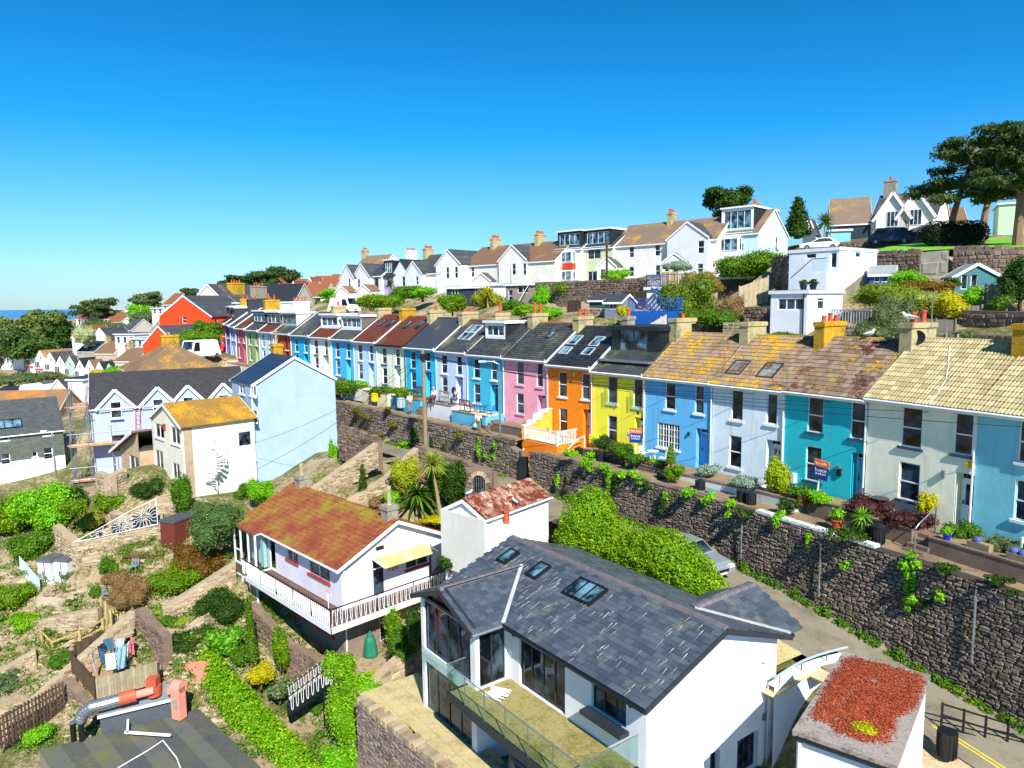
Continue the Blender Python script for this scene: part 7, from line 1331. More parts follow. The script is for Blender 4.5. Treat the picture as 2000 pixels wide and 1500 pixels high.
v0_ = P(392, 700, 96); vehicle('white high-roofed van parked by the orange wing', 'van', (v0_[0], v0_[1], v0_[2]), math.radians(-110), 5.6, 2.0, 2.5, '#eef0f2', True, 'parked_van'); addk((v0_[0], v0_[1], v0_[2]-.1), (v0_[0]+2, v0_[1]+5, v0_[2]))
v1 = P(672, 612, 105); vehicle('white truck cab on the road above the far dormers', 'truck', v1, math.radians(-30), 4.6, 2.0, 2.3, '#e8eef2', True, 'parked_truck'); addk((v1[0], v1[1], v1[2]-.1))
for lb, px, py, Y, col, van in (('dark blue van parked behind the hill wall', 1735, 478, 80, '#1c2c44', True), ('black car with roof box left of the clipped hedge', 1783, 472, 80, '#181c22', False), ('dark car next to the clipped hedge', 1812, 470, 81, '#242c38', False), ('white car parked left of the cabbage tree wall', 1600, 489, 86, '#e4e8ee', False), ('silver car glimpsed on the top road by the white gable', 1798, 462, 90, '#b4bcc4', False)):
    q = P(px, py, Y); vehicle(lb, 'car', q, math.radians(160), 4.4, 1.75, 1.8 if van else 1.45, col, van); addk((q[0], q[1], q[2]-.1), (q[0]+2, q[1]+2, q[2]))
def gz0(x, y):
    A = np.array(KN, float); d2 = (A[:, 0]-x)**2+(A[:, 1]-y)**2; k = np.sort(d2)[3]*2+1e-3; w_ = np.clip(1-d2/(k*2.2), 0, 1)**2/(d2+.3); return float((w_*A[:, 2]).sum()/w_.sum())
def G(px, py, y0=22, y1=75):
    y = y0
    while y < y1:
        q = P(px, py, y)
        if q[2] <= gz0(q[0], q[1]): break
        y += .4
    return q
RL = dict(mat=STONE_L, sw=.42, sh=.17)
hwall('pale rubble wall left end of the sunken court', [(103, 1026, 46.6, 1.9), (145, 1062, 44.6, 2.6)], **RL); hwall('pale rubble wall below the wrought sun-ray railing', [(145, 1062, 44.6, 2.3), (313, 1022, 46.2, 2.0)], **RL)
hwall('tall stone wall left face below the brick extension', [(186, 922, 50.5, 3.2), (214, 934, 49.6, 3.8)], **RL); hwall('tall stone wall right face below the brick extension', [(214, 934, 49.6, 3.8), (247, 914, 51.2, 3.2)], **RL)
hwall('grey rubble wall dropping beside the drying yard', [(264, 1190, 40.4, 2.2), (318, 1245, 38, 2.6)], STONE_B, sw=.3, sh=.12); hwall('broad diagonal rubble wall at the lower left edge', [(-40, 1470, 33.6, 1.6), (118, 1322, 37.2, 1.5)], **RL); hwall('broad diagonal rubble wall rising to the drying yard', [(118, 1322, 37.2, 1.5), (262, 1196, 40.5, 1.0)], **RL)
hwall('stone wall end beside the flat roof and trellis', [(120, 1328, 37, 2.4), (185, 1392, 35.2, 2.6)], STONE_B); hwall('pale concrete retaining block by the grey sheds', [(70, 1168, 43, 1.4), (114, 1176, 42.3, 1.2)], groundmat(('#a8987c', '#c4b498', '#cfc0a8'), 1, 6, .4), sw=2, sh=1)
hwall('stepped stone wall above the bench terrace', [(160, 1090, 44.5, 1.0), (300, 1068, 45.2, 1.0)], **RL); hwall('short rubble wall behind the picket gate', [(60, 1215, 41.5, 1.0), (190, 1190, 41.5, 1.0)], **RL); hwall('low stone wall on the slope below the brown shrubs', [(318, 1190, 40.9, .9), (460, 1100, 43.5, 1.2)], **RL)
hwall('rough stone wall with upright coping right of the blue tower', [(660, 836, 54.5, 2.4), (735, 862, 50.5, 2.2)], STONE_B, cop=True); hwall('curving stone stair wall behind the mossy roof, upper', [(600, 965, 45.5, 1.5), (738, 866, 50, 1.6)], **RL); hwall('curving stone stair wall behind the mossy roof, lower', [(672, 985, 44.2, 1.5), (760, 930, 46.2, 1.5), (818, 875, 48.6, 2.0)], **RL)
hwall('long stone wall top beside the lane above the palm garden', [(816, 872, 48.6, 2.4), (880, 893, 46.2, 2.4), (962, 925, 43.8, 2.4)], STONE_B);
hwall('stone retaining wall under the wavy-railed balcony, left', [(486, 1180, 41.2, 3.6), (560, 1262, 37.8, 3.4), (648, 1300, 35.6, 3.6)], STONE_B, sw=.3, sh=.13); hwall('earthy stone wall between the ivy and the paved patio', [(700, 1362, 33.0, 2.2), (836, 1236, 36.4, 2.2)], STONE_L)
for lb, pts in (('rubble wall stepping down below the tall stone wall', [(215, 1000, 47, 1.2), (262, 1015, 46.5, 1.2), (318, 1006, 47, 1.2)]), ('rubble edge wall beside the palisade', [(-20, 1240, 41, 1.0), (66, 1210, 41.8, 1.2)]), ('low rubble wall crossing below the rail fence', [(20, 1345, 38.2, .9), (110, 1300, 39, 1.0), (208, 1262, 39.6, 1.0)]), ('stone wall at the left edge above the trellis', [(-30, 1330, 38.4, 1.2), (70, 1272, 40, 1.0)]), ('rockery wall under the cushion plants', [(290, 1235, 39.7, .8), (362, 1236, 39.4, .8), (430, 1180, 41, .9)]), ('stone bank wall below the cream house corner', [(300, 985, 48.6, 1.6), (378, 975, 48.8, 1.6), (470, 1010, 47.2, 1.4)])): hwall(lb, pts, **RL)
a = P(908, 975, 43.3); T = thing('stone_arch', 'small stone arch with dark iron gate beside the lane', 'arch', a, math.radians(-12)); W_ = 1.75; H_ = 1.95; m = MB()
face(m, (0, 0, 0), (1, 0, 0), (0, 1, 0), 0, W_, -.6, H_, [(.55, 1.3, 0, 1.2)], .5); m.box(0, W_, .5, .51, -.6, H_); m.poly([(0, 0, H_), (W_, 0, H_), (W_, .5, H_), (0, .5, H_)]); m.poly([(W_, 0, -.6), (W_, .5, -.6), (W_, .5, H_), (W_, 0, H_)]); m.poly([(0, 0, -.6), (0, 0, H_), (0, .5, H_), (0, .5, -.6)]); m.build('arch_wall', STONE_B, T)
for k in range(9):
    b = math.pi*k/8; MB().box(-.1, .1, -.06, .05, -.02, .24, 0, random.random(), Matrix.Translation((.925+.44*math.cos(b), 0, 1.15+.44*math.sin(b))) @ Matrix.Rotation(math.pi/2-b, 4, 'Y')).build('arch_stone', STONE_L, T)
m = MB(); m.tube([(.925, -.03, 1.2), (.925, .02, 1.2)], .38, 14); m.build('arch_opening', BLACKM, T)
for k in range(5): MB().bar((.62+k*.15, -.035, 0), (.62+k*.15, -.035, 1.45), .025).build('gate_bar', GALV, T)
g = random.Random(3)
for k in range(26):
    x = g.choice((g.uniform(.0, .45), g.uniform(1.35, 1.6))); z = g.uniform(-.2, 1.75); MB().box(0, g.uniform(.15, .3), -.06, 0, 0, g.uniform(.08, .16), 0, g.random()).build('stone', STONE_B, T, (x, -.005, z))
m = MB().tube([(.2, -.07, .45), (.2, -.1, .45)], .15, 16); m.build('round_sign', flat('#1c6c8c', .4), T); m = MB(); m.poly([(.12, -.105, .42), (.28, -.105, .42), (.2, -.105, .56)]); m.build('sail_emblem', WHITE, T)
NW = [PZ(696, 1372, 42.55), PZ(760, 1425, 42.5), PZ(870, 1512, 42.45), PZ(960, 1580, 42.4)]; Tn = thing('patio_wall', 'near rubble wall with rounded upright coping at the bottom edge', 'wall', NW[0]); loc = [(q[0]-NW[0][0], q[1]-NW[0][1], -4.5, q[2]-NW[0][2]) for q in NW]
rubble_wall(Tn, loc, stonemat('#8a7a70', '#4c403c', '#a8948a', .02), .5, .26, .10, .06, 300, objkey=lambda a: (a[0]-2.2)**2+(a[1]+3.2)**2+(a[2]+.8)**2*1.5, seedv=21); coping(Tn, loc, STONE_L, .52, .26, .24, 'coping_stone', .22, 120, -.2, 0)
Tp = thing('paved_patio', 'sandy square-paved patio between the slate house and the stone wall', 'patio', NF.w(-12, -4.5, -5.15)); g = random.Random(6); pms = [MB().box(0, .585, 0, .585, -.05, 0, 0, r_).mesh('paving_slab', PAVE) for r_ in (.1, .5, .9)]
for i in range(16):
    for j in range(11):
        u, v = -14.6+i*.6, -6.6+j*.6
        if v > -1.2 and u > -12.2: continue
        q = NF.w(u, v, -5.1); pr = proj(*q)
        wx = NW[0][0]+(NW[2][0]-NW[0][0])*((q[1]-NW[0][1])/(NW[2][1]-NW[0][1]))
        if q[0] < wx+.3: continue
        link('paving_slab', g.choice(pms), Tp, (q[0]-Tp.location[0], q[1]-Tp.location[1], .05+g.uniform(0, .008)), NF.a)
addk(*[NF.w(u, v, -5.35) for u in (-14, -11, -8, -4) for v in (-1.5, -4)]); addk(*[NF.w(u, -9.5, -9.5) for u in (-12, -6, 0)])
z_ = 38.7; c4 = [PZ(76, 1466, z_), PZ(386, 1386, z_), PZ(520, 1540, z_), PZ(180, 1640, z_)]; o = c4[0]; T = thing('flat_roof_building', 'grey felt flat-roofed building in the bottom left corner', 'building', o); m = MB(); t4 = [(a-o[0], b-o[1], 0) for a, b, c in c4]; m.poly(t4, 1)
for i in range(4): a, b = t4[i], t4[(i+1) % 4]; m.poly([a, (a[0], a[1], -3.5), (b[0], b[1], -3.5), b])
FELT = groundmat(('#34383c', '#4a4e50', '#5a5c4c', '#6c6c3c'), .45, 7, .3); m.build('wall', [CONC, FELT], T)
d1 = Vector(t4[1])-Vector(t4[0]); d2 = Vector(t4[2])-Vector(t4[1]);
for k in range(8): f = k/8; s = MB(); a = Vector(t4[0])+d1*f; b = a+Vector(t4[3])*1.0; s.poly([tuple(a+Vector((0, 0, .012+.004*(k % 3)))), tuple(a+d1*.135+Vector((0, 0, .012+.004*(k % 3)))), tuple(b+d1*.135+Vector((0, 0, .012+.004*(k % 3)))), tuple(b+Vector((0, 0, .012+.004*(k % 3))))], 0, k/8); s.build('felt_sheet', groundmat(('#34383c', '#4a4e50', '#54564a', '#6c6c3c') if k % 2 else ('#44484c', '#5a5e60', '#62624e', '#6c6c3c'), .45, 7, .3), T)
mp = MB(); q = [PZ(x, y, z_+.3) for x, y in ((250, 1405), (249, 1432), (244, 1430), (333, 1436))]; MB().bar([q[0][i]-o[i] for i in range(3)], [q[1][i]-o[i] for i in range(3)], .1).build('white_post', WHITE, T); MB().bar([q[2][i]-o[i] for i in range(3)], [q[3][i]-o[i] for i in range(3)], .1).build('white_bar', WHITE, T)
cb = [PZ(x, y, z_+.06) for x, y in ((230, 1500), (290, 1465), (318, 1446), (345, 1480), (360, 1520))]; MB().tube([[c[i]-o[i] for i in range(3)] for c in cb], .03, 5).build('white_cable', WHITE, T)
o2 = PZ(190, 1400, 39.4); T = thing('leaning_roof_shed', 'slate-grey lean-to roof shed behind the felt roof', 'shed', o2); e_ = [PZ(190, 1402, 39.6), PZ(341, 1366, 39.6), PZ(330, 1335, 40.3), PZ(196, 1368, 40.3)]; m = MB(); slab(m, [(a-o2[0], b-o2[1], c-o2[2]) for a, b, c in e_], .1); m.build('roof', flat('#5c6470', .6, var=.15), T)
m = MB(); a, b = e_[0], e_[1]; m.poly([(a[0]-o2[0], a[1]-o2[1]+.2, -1.2), (b[0]-o2[0], b[1]-o2[1]+.2, -1.2), (b[0]-o2[0], b[1]-o2[1]+.2, .15), (a[0]-o2[0], a[1]-o2[1]+.2, .15)]); m.build('wall', flat('#4c545c', .7), T); MB().bar([e_[0][i]-o2[i] for i in range(3)], [e_[1][i]-o2[i] for i in range(3)], .08, .12).build('gutter', WHITE, T)
zd = 40.3; dp = [PZ(x, y, z) for x, y, z in ((156, 1408, 39.5), (163, 1392, 40.0), (180, 1380, zd), (205, 1374, zd), (234, 1366, zd+.05))]; T = thing('extract_duct', 'silver and terracotta extract duct bending over the lean-to roof', 'duct', dp[0]); L_ = lambda pts: [[c[i]-dp[0][i] for i in range(3)] for c in pts]
MB().tube(L_(dp), .30, 14).build('silver_duct', GALV, T); RD = flat('#b85438', .6, var=.2); PK = flat('#e89080', .7, var=.15)
for k in range(14): f = k/14*3.99; i = int(f); MB().tube([[dp[i][j]+(dp[i+1][j]-dp[i][j])*(f-i)+d_*(dp[i+1][j]-dp[i][j])*.03-dp[0][j] for j in range(3)] for d_ in (0, 1)], .315, 14).build('duct_rib', GALV, T)
dq = [PZ(x, y, z) for x, y, z in ((233, 1366, zd+.05), (266, 1357, zd+.1), (300, 1348, zd+.15))]; MB().tube(L_(dq[:2]), .33, 14).build('red_sleeve', RD, T); MB().tube(L_(dq[1:]), .2, 12).build('pink_duct', PK, T); bb = PZ(300, 1346, zd); MB().tube([(bb[0]-dp[0][0], bb[1]-dp[0][1], bb[2]-dp[0][2]-.3+.0), (bb[0]-dp[0][0], bb[1]-dp[0][1], bb[2]-dp[0][2]+.2)], .38, 14).build('fan_casing', RD, T); MB().box(-.25, .25, -.25, .25, .2, .65).build('fan_box', RD, T, (bb[0]-dp[0][0], bb[1]-dp[0][1], bb[2]-dp[0][2]))
bp = PZ(350, 1402, 38.8); T = thing('pink_duct', 'pink upright duct with vent flap beside the pink wall', 'duct', bp, -.35); MB().box(-.28, .28, -.2, .25, 0, 1.7).build('casing', PK, T); MB().tube([(-.28, .1, 1.7), (.28, .1, 1.7)], .3, 12).build('rounded_top', PK, T); MB().box(-.15, .15, -.23, -.2, .6, 1.1).build('vent_flap', flat('#8a9890', .5), T); MB().tube([(-.3, -.22, 1.6), (-.2, -.26, 1.6)], .2, 12).build('flange', PK, T)
hwall('pink painted wall between the flat roof and the hedge', [(318, 1292, 38.6, 1.8), (396, 1300, 37.2, 2.6)], flat('#e8957c', .85, var=.2), sw=3, sh=2)
for k, x in enumerate((144, 160)): q = PZ(x, 1440, 38.9); T = thing('black_flue', 'short black flue pipe, %s of the pair by the duct mouth' % ('left' if k == 0 else 'right'), 'flue', q); MB().tube([(0, 0, -.5), (0, 0, .75)], .13, 12).build('pipe', BLACKM, T); MB().lathe([(.15, .75), (.15, .82), (.1, .82)]).build('collar', GALV, T)
y0 = [PZ(187, 1366, 39.8), PZ(311, 1326, 39.8), PZ(143, 1312, 40.2), PZ(266, 1262, 40.6), PZ(318, 1290, 40.2)]; YZ = 39.75; sheet('drying_yard', [PZ(186, 1372, YZ), PZ(312, 1332, YZ), PZ(318, 1270, YZ+.1), PZ(262, 1240, YZ+.1), PZ(146, 1310, YZ+.05)], groundmat(('#8a6c50', '#a88868', '#bc9c78'), .8, 8, .3)); addk(*[PZ(x, y, YZ-.5) for x, y in ((190, 1350), (250, 1330), (305, 1315), (270, 1270), (170, 1320), (225, 1300))])
def fz(label, pa, pb, z, h, mat, w=.14, name='timber_fence'):
    a = PZ(*pa, z); b = PZ(*pb, z); T = thing(name, label, 'fence', a); planks(T, (0, 0), (b[0]-a[0], b[1]-a[1]), 0, h, w, .03, mat, jit=.02); L = math.hypot(b[0]-a[0], b[1]-a[1]); n = max(1, int(L/1.8)); pm = MB().box(-.05, .05, -.09, .0, -.4, h*.95).mesh('fence_post', TIMB_D)
    for k in range(n+1): link('fence_post', pm, T, ((b[0]-a[0])*k/n, (b[1]-a[1])*k/n, 0))
    MB().bar((0, 0, h*.6), (b[0]-a[0], b[1]-a[1], h*.6), .04, .06).build('fence_rail', mat, T); return T
fz('weathered pale board fence in front of the washing', (187, 1368), (312, 1330), YZ, 1.15, woodmat('#b8ac90', '#968a70')); fz('dark brown board fence behind the washing', (150, 1300), (205, 1272), YZ+.1, 1.3, woodmat('#6c5848', '#4c3c30'))
T = thing('slatted_fence', 'brown horizontally slatted fence left of the drying yard', 'fence', PZ(187, 1368, YZ)); a = PZ(187, 1368, YZ); b = PZ(143, 1315, YZ)
for k in range(6): MB().bar((0, 0, .12+k*.2), (b[0]-a[0], b[1]-a[1], .12+k*.2), .03, .13, 0, random.random()).build('slat', woodmat('#6c5444', '#54402f'), T)
for f in (0, .5, 1): MB().box(-.05, .05, -.05, .05, 0, 1.3).build('fence_post', TIMB_D, T, ((b[0]-a[0])*f, (b[1]-a[1])*f, 0))
q = PZ(226, 1318, YZ); T = thing('rotary_washing_line', 'rotary clothes line in the brown drying yard', 'washing line', q); MB().tube([(0, 0, 0), (0, 0, 1.9)], .025, 6).build('pole', GALV, T)
for k in range(4): a = k*math.pi/2+.5; MB().bar((0, 0, 1.35), (1.15*math.cos(a), 1.15*math.sin(a), 1.9), .025).build('arm', GALV, T)
cl = [('striped white and navy shirt on the line', '#dfe6f0'), ('coral towel on the line', '#e0646c'), ('pale blue shirt on the line', '#a8c0e4'), ('teal checked cloth on the line', '#3c6c7c'), ('navy trousers on the line', '#1c2c4c'), ('light grey vest on the line', '#b8c4cc'), ('denim blue trousers on the line', '#3c5c84'), ('white tea towel on the line', '#eef0f2'), ('sky blue pillowcase on the line', '#8ab4e0')]
for k, (lb, c_) in enumerate(cl):
    a = .3+k*.68; r_ = .75+.3*(k % 2); p0 = (q[0]+r_*math.cos(a), q[1]+r_*math.sin(a), q[2]+1.75); m = MB(); w_ = .24; h_ = .7+.25*(k % 3); n = 5
    for i in range(n):
        for j in range(4):
            f = lambda i_, j_: (-w_+2*w_*i_/n, .04*math.sin(i_*2.1+j_)+.02*j_, -h_*j_/4)
            m.poly([f(i, j+1), f(i+1, j+1), f(i+1, j), f(i, j)])
    o_ = m.build('laundry', flat(c_, .9, var=.15), None, p0, a+math.pi/2); tag(o_, lb, 'laundry', 'clothes drying on the rotary line'); o_.modifiers.new('t', 'SOLIDIFY').thickness = .015
T = thing('trellis_fence', 'dark brown open trellis fence along the lower left wall', 'fence', P(-10, 1490, 33.2)); a = P(-10, 1400, 33.4); b = P(121, 1328, 36.2); o = T.location
for k in range(20): f = k/19; x, y, z = [a[i]+(b[i]-a[i])*f for i in range(3)]; MB().box(-.05, .05, -.02, .02, -1.7, 0, 0, random.random()).build('slat', TIMB_D, T, (x-o[0], y-o[1], z-o[2]-.1), .6)
for k in range(5): MB().bar((a[0]-o[0], a[1]-o[1]+.03, a[2]-o[2]-.25-.33*k), (b[0]-o[0], b[1]-o[1]+.03, b[2]-o[2]-.25-.33*k), .03, .07).build('cross_slat', TIMB_D, T)
def railf(label, pts, h, mat):
    q = [G(*p_) for p_ in pts]; T = thing('rail_fence', label, 'fence', q[0]); o = q[0]
    for a in q: MB().box(-.07, .07, -.07, .07, -.3, h+.05).build('fence_post', mat, T, tuple(a[i]-o[i] for i in range(3)))
    for a, b in zip(q, q[1:]):
        for z in (h*.45, h*.95): MB().bar([a[i]-o[i]+(z if i == 2 else 0) for i in range(3)], [b[i]-o[i]+(z if i == 2 else 0) for i in range(3)], .04, .1).build('fence_rail', mat, T)
YT = woodmat('#c8b478', '#a8945c'); railf('pale timber rail fence on the stone terrace', [(83, 1262), (104, 1284), (158, 1262), (203, 1240)], 1.0, YT)
q = G(222, 1222); T = thing('picket_gate', 'pale yellow picket gate beside the garden table', 'gate', q, .3)
for k in range(5): MB().box(-.45+k*.2, -.31+k*.2, -.02, .02, 0, 1.0).build('picket', YT, T)
MB().box(-.5, .55, .02, .05, .25, .35).box(-.5, .55, .02, .05, .75, .85).build('gate_rail', YT, T).__setitem__('kind', 'stuff'); MB().box(.55, .67, -.06, .06, 0, 1.1).build('gate_post', YT, T)
fence('pale yellow picket fence running up from the gate', (197, 1168, 42.5), (216, 1192, 41), 1.0, YT)
def shed(label, q, w, d, h, wm, rm, rz=0, dk=None):
    fr = Fr(*q, rz); T = house('garden_shed', label, fr, w, d, h, 'flat', oh=.05, wall=wm, rmat=rm, cat='shed', sub=.8, fascia=False, gutters=False); return T, fr
g1 = G(106, 1146);
for k in range(2): T, fr = shed('pale grey plastic garden shed, %s of the pair' % ('right' if k else 'left'), (g1[0]-.9+k*1.05, g1[1]-.1+k*.05, g1[2]), 1.0, 1.2, 1.75, flat('#c8ccd8', .6), flat('#5c6068', .6), -12); MB().box(.48, .52, -.02, 0, 0, 1.7).build('door_seam', DGREY, T); MB().box(.36, .42, -.04, 0, .8, 1.1).build('handle', BLACKM, T)
q = G(345, 1068); T, fr = shed('red-brown boarded hut with dark felt roof', (q[0]-1.0, q[1], q[2]), 1.2, 2.0, 1.7, woodmat('#7c3428', '#5c241c'), flat('#4c5054', .7), -20)
a = G(40, 1118); b = G(80, 1164); T = thing('metal_fence', 'pale blue-grey metal palisade by the artificial grass', 'fence', a); planks(T, (0, 0), (b[0]-a[0], b[1]-a[1]), (0, b[2]-a[2]), (1.1, 1.1+b[2]-a[2]), .14, .02, flat('#c4d0dc', .5));
q = [G(x, y) for x, y in ((58, 1150), (84, 1122), (100, 1150), (80, 1168))]; sheet('artificial_grass', [(x, y, z+.12) for x, y, z in q], LAWN)
def bench(label, loc, rz, mat, L=1.5, back=True, group=None, slats=True):
    T = thing('bench', label, 'bench', loc, rz, group)
    for k in range(4): MB().box(-L/2, L/2, -.22+k*.12, -.12+k*.12, .42, .45).build('seat_slat', mat, T)
    for s in (-1, 1): MB().bar((s*(L/2-.06), -.2, 0), (s*(L/2-.06), -.2, .62 if back else .42), .06).build('leg', mat, T); MB().bar((s*(L/2-.06), .24, 0), (s*(L/2-.06), .3, .95 if back else .42), .06).build('leg', mat, T)
    if back:
        MB().bar((-L/2, .3, .92), (L/2, .3, .92), .05, .09).build('top_rail', mat, T)
        for s in (-1, 1): MB().bar((s*(L/2-.06), -.24, .62), (s*(L/2-.06), .3, .62), .07, .04).build('arm_rest', mat, T)
        for k in range(9): x = -L/2+.15+k*(L-.3)/8; MB().bar((x, .27, .46), (x, .3, .9), .035).build('back_slat', mat, T)
    return T
bench('long red-brown slatted table bench on the stone terrace', G(282, 1098), .12, woodmat('#8a4a34', '#643424'), 2.6, False)
def chair(label, loc, rz, mat, group=None, white=False):
    T = thing('garden_chair', label, 'chair', loc, rz, group)
    for x in (-.2, .2): MB().bar((x, -.2, 0), (x, -.18, .44), .03).build('leg', mat, T); MB().bar((x, .2, 0), (x, .26, .88), .03).build('leg', mat, T)
    MB().box(-.24, .24, -.22, .22, .42, .45).build('seat', mat, T)
    for k in range(5): MB().bar((-.18+k*.09, .21, .5), (-.18+k*.09, .26, .86), .04, .015).build('back_slat', mat, T)
    return T
def rtable(label, loc, mat, r=.4, h=.72):
    T = thing('garden_table', label, 'table', loc); MB().lathe([(r, h-.03), (r, h)], n=20).build('table_top', mat, T)
    for k in range(4): a = k*1.571+.4; MB().bar((.08*math.cos(a), .08*math.sin(a), h-.03), (r*.7*math.cos(a), r*.7*math.sin(a), 0), .03).build('leg', mat, T)
GT = flat('#7c8c94', .5); q = G(249, 1192); rtable('large oval grey-green garden table on the stone terrace', q, GT, .85, .72)
for k, (dx, dy, r_, w_) in enumerate(((0, -1.1, 3.1, 'nearest'), (-1.2, .1, 1.5, 'left'), (.0, 1.1, 0, 'rear'), (1.2, .3, -1.5, 'right'))): chair('grey woven garden chair, %s at the oval table' % w_, (q[0]+dx, q[1]+dy, gz0(q[0]+dx, q[1]+dy)), r_, GT, 'grey chairs round the oval garden table')
a = P(152, 1058, 44.6); b = P(308, 1024, 46.1); T = thing('sun_ray_railing', 'white wrought iron railing of two wavy suns on the stone wall', 'railing', a); dx = b[0]-a[0]; dy = b[1]-a[1]; dz = b[2]-a[2]; L = math.hypot(dx, dy); H1 = 1.75
pt = lambda s, z: (dx*s, dy*s, dz*s+z); MB().tube([pt(0, 0), pt(1, 0)], .025, 5).build('bottom_rail', WHITE, T); MB().tube([pt(-.05, .02), pt(.3, .62), pt(.7, 1.35), pt(1, H1)], .025, 5).build('top_rail', WHITE, T); MB().tube([pt(1, 0), pt(1, H1)], .025, 5).build('post', WHITE, T)
for cx, cz, R_, n in ((.56, .5, .62, 16), (.84, .75, .75, 18), (.28, .18, .5, 12)):
    MB().tube([pt(cx+.035*math.cos(t_), cz+.035*L*math.sin(t_)) for t_ in [i*.785 for i in range(9)]], .03, 5).build('sun_disc', GALV, T)
    for k in range(n):
        an = 6.283*k/n; ray_ = []
        for i in range(7):
            rr_ = .12+R_*i/6; w_ = .05*math.sin(i*1.9+k); s_, z_ = cx+(rr_*math.cos(an)-w_*math.sin(an))/L, cz+rr_*math.sin(an)+w_*math.cos(an); lim = H1*max(0, s_)*.97+.02
            if z_ < 0 or z_ > lim or s_ > 1 or s_ < 0: break
            ray_.append(pt(s_, z_))
        if len(ray_) > 2: MB().tube(ray_, .016, 4).build('sun_ray', WHITE, T)
m = MB(); m.poly([pt(.05, .02), pt(1, .02), pt(1, H1-.1), pt(.7, 1.2)]);
for k, s_ in enumerate((.2, .45, .72, .9)): m = MB(); m.poly([(dx*s_-.3, dy*s_+.25, dz*s_-.02), (dx*s_+.4, dy*s_+.25, dz*s_-.02), (dx*s_+.4, dy*s_+.25, dz*s_+H1*s_*.8), (dx*s_-.3, dy*s_+.25, dz*s_+H1*s_*.65)]); m.build('dark_panel', DGREY, T)
q = P(425, 958, 52); T = thing('spiral_stair', 'white spiral staircase rising to the tower balcony', 'stairs', q); MB().tube([(0, 0, 0), (0, 0, 4.2)], .06, 8).build('pole', WHITE, T); tm = MB().box(.05, .8, -.12, .12, -.03, 0).mesh('tread', WHITE); pm = MB().box(.76, .79, -.015, .015, 0, .9).mesh('baluster', WHITE); hr = []
for k in range(16): a = k*.42+2.5; link('tread', tm, T, (0, 0, .2+k*.2), a); link('baluster', pm, T, (0, 0, .2+k*.2), a); hr.append((.78*math.cos(a), .78*math.sin(a), 1.1+k*.2))
MB().tube(hr, .02, 5).build('handrail', WHITE, T)
a = RB.w(10.4, -1.9, -3.6); T = thing('iron_stairs', 'black iron stairs with white wavy railing down to the lower garden', 'stairs', P(640, 1330, 34.6)); o = T.location; a = P(640, 1328, 34.6); b = P(562, 1385, 33.8); d = [b[i]-a[i] for i in range(3)]; n = 11; nv = Vector((-d[1], d[0], 0)).normalized()*.45
for k in range(n): f = (k+.5)/n; MB().box(-.13, .13, -.45, .45, -.02, .02).build('tread', BLACKM, T, (d[0]*f, d[1]*f, d[2]*f), math.atan2(d[1], d[0]))
for s in (-1, 1): MB().bar(nv*s, nv*s+Vector(d), .05, .2).build('stringer', BLACKM, T); MB().bar(nv*s+Vector((0, 0, .95)), nv*s+Vector(d)+Vector((0, 0, .95)), .05).build('handrail', BLACKM, T); loops(T, tuple(nv*s), tuple(nv*s+Vector(d)), 0, .24)
MB().box(-.1, 1.0, -.5, .5, -.06, 0).build('landing', BLACKM, T); MB().bar((0, -.5, .95), (1.0, -.5, .95), .05).build('handrail', BLACKM, T); loops(T, (0, -.5, 0), (1.0, -.5, 0), 0, .24)
for k in (.05, .45): MB().bar((d[0]*k*.2, d[1]*k*.2-.2, 0), (d[0]*k*.2, d[1]*k*.2-.2, -2.6), .07).build('post', BLACKM, T)
IV, HG, DK, MD, YL, OL, BR, PU, BT, SV, DY = L_IVY, L_HEDGE, L_DARK, L_MID, L_YEL, L_OLIVE, L_BROWN, L_PURP, L_BRIGHT, L_SILV, L_DRY
def B_(lb, px, pyb, Y, rx, h, mat, n=900, size=.1, **k):
    q = P(px, pyb, Y) if Y else G(px, pyb); bush(lb, q[0], q[1], q[2], rx, rx*k.pop('yr', .9), h, mat, n, size, **k)
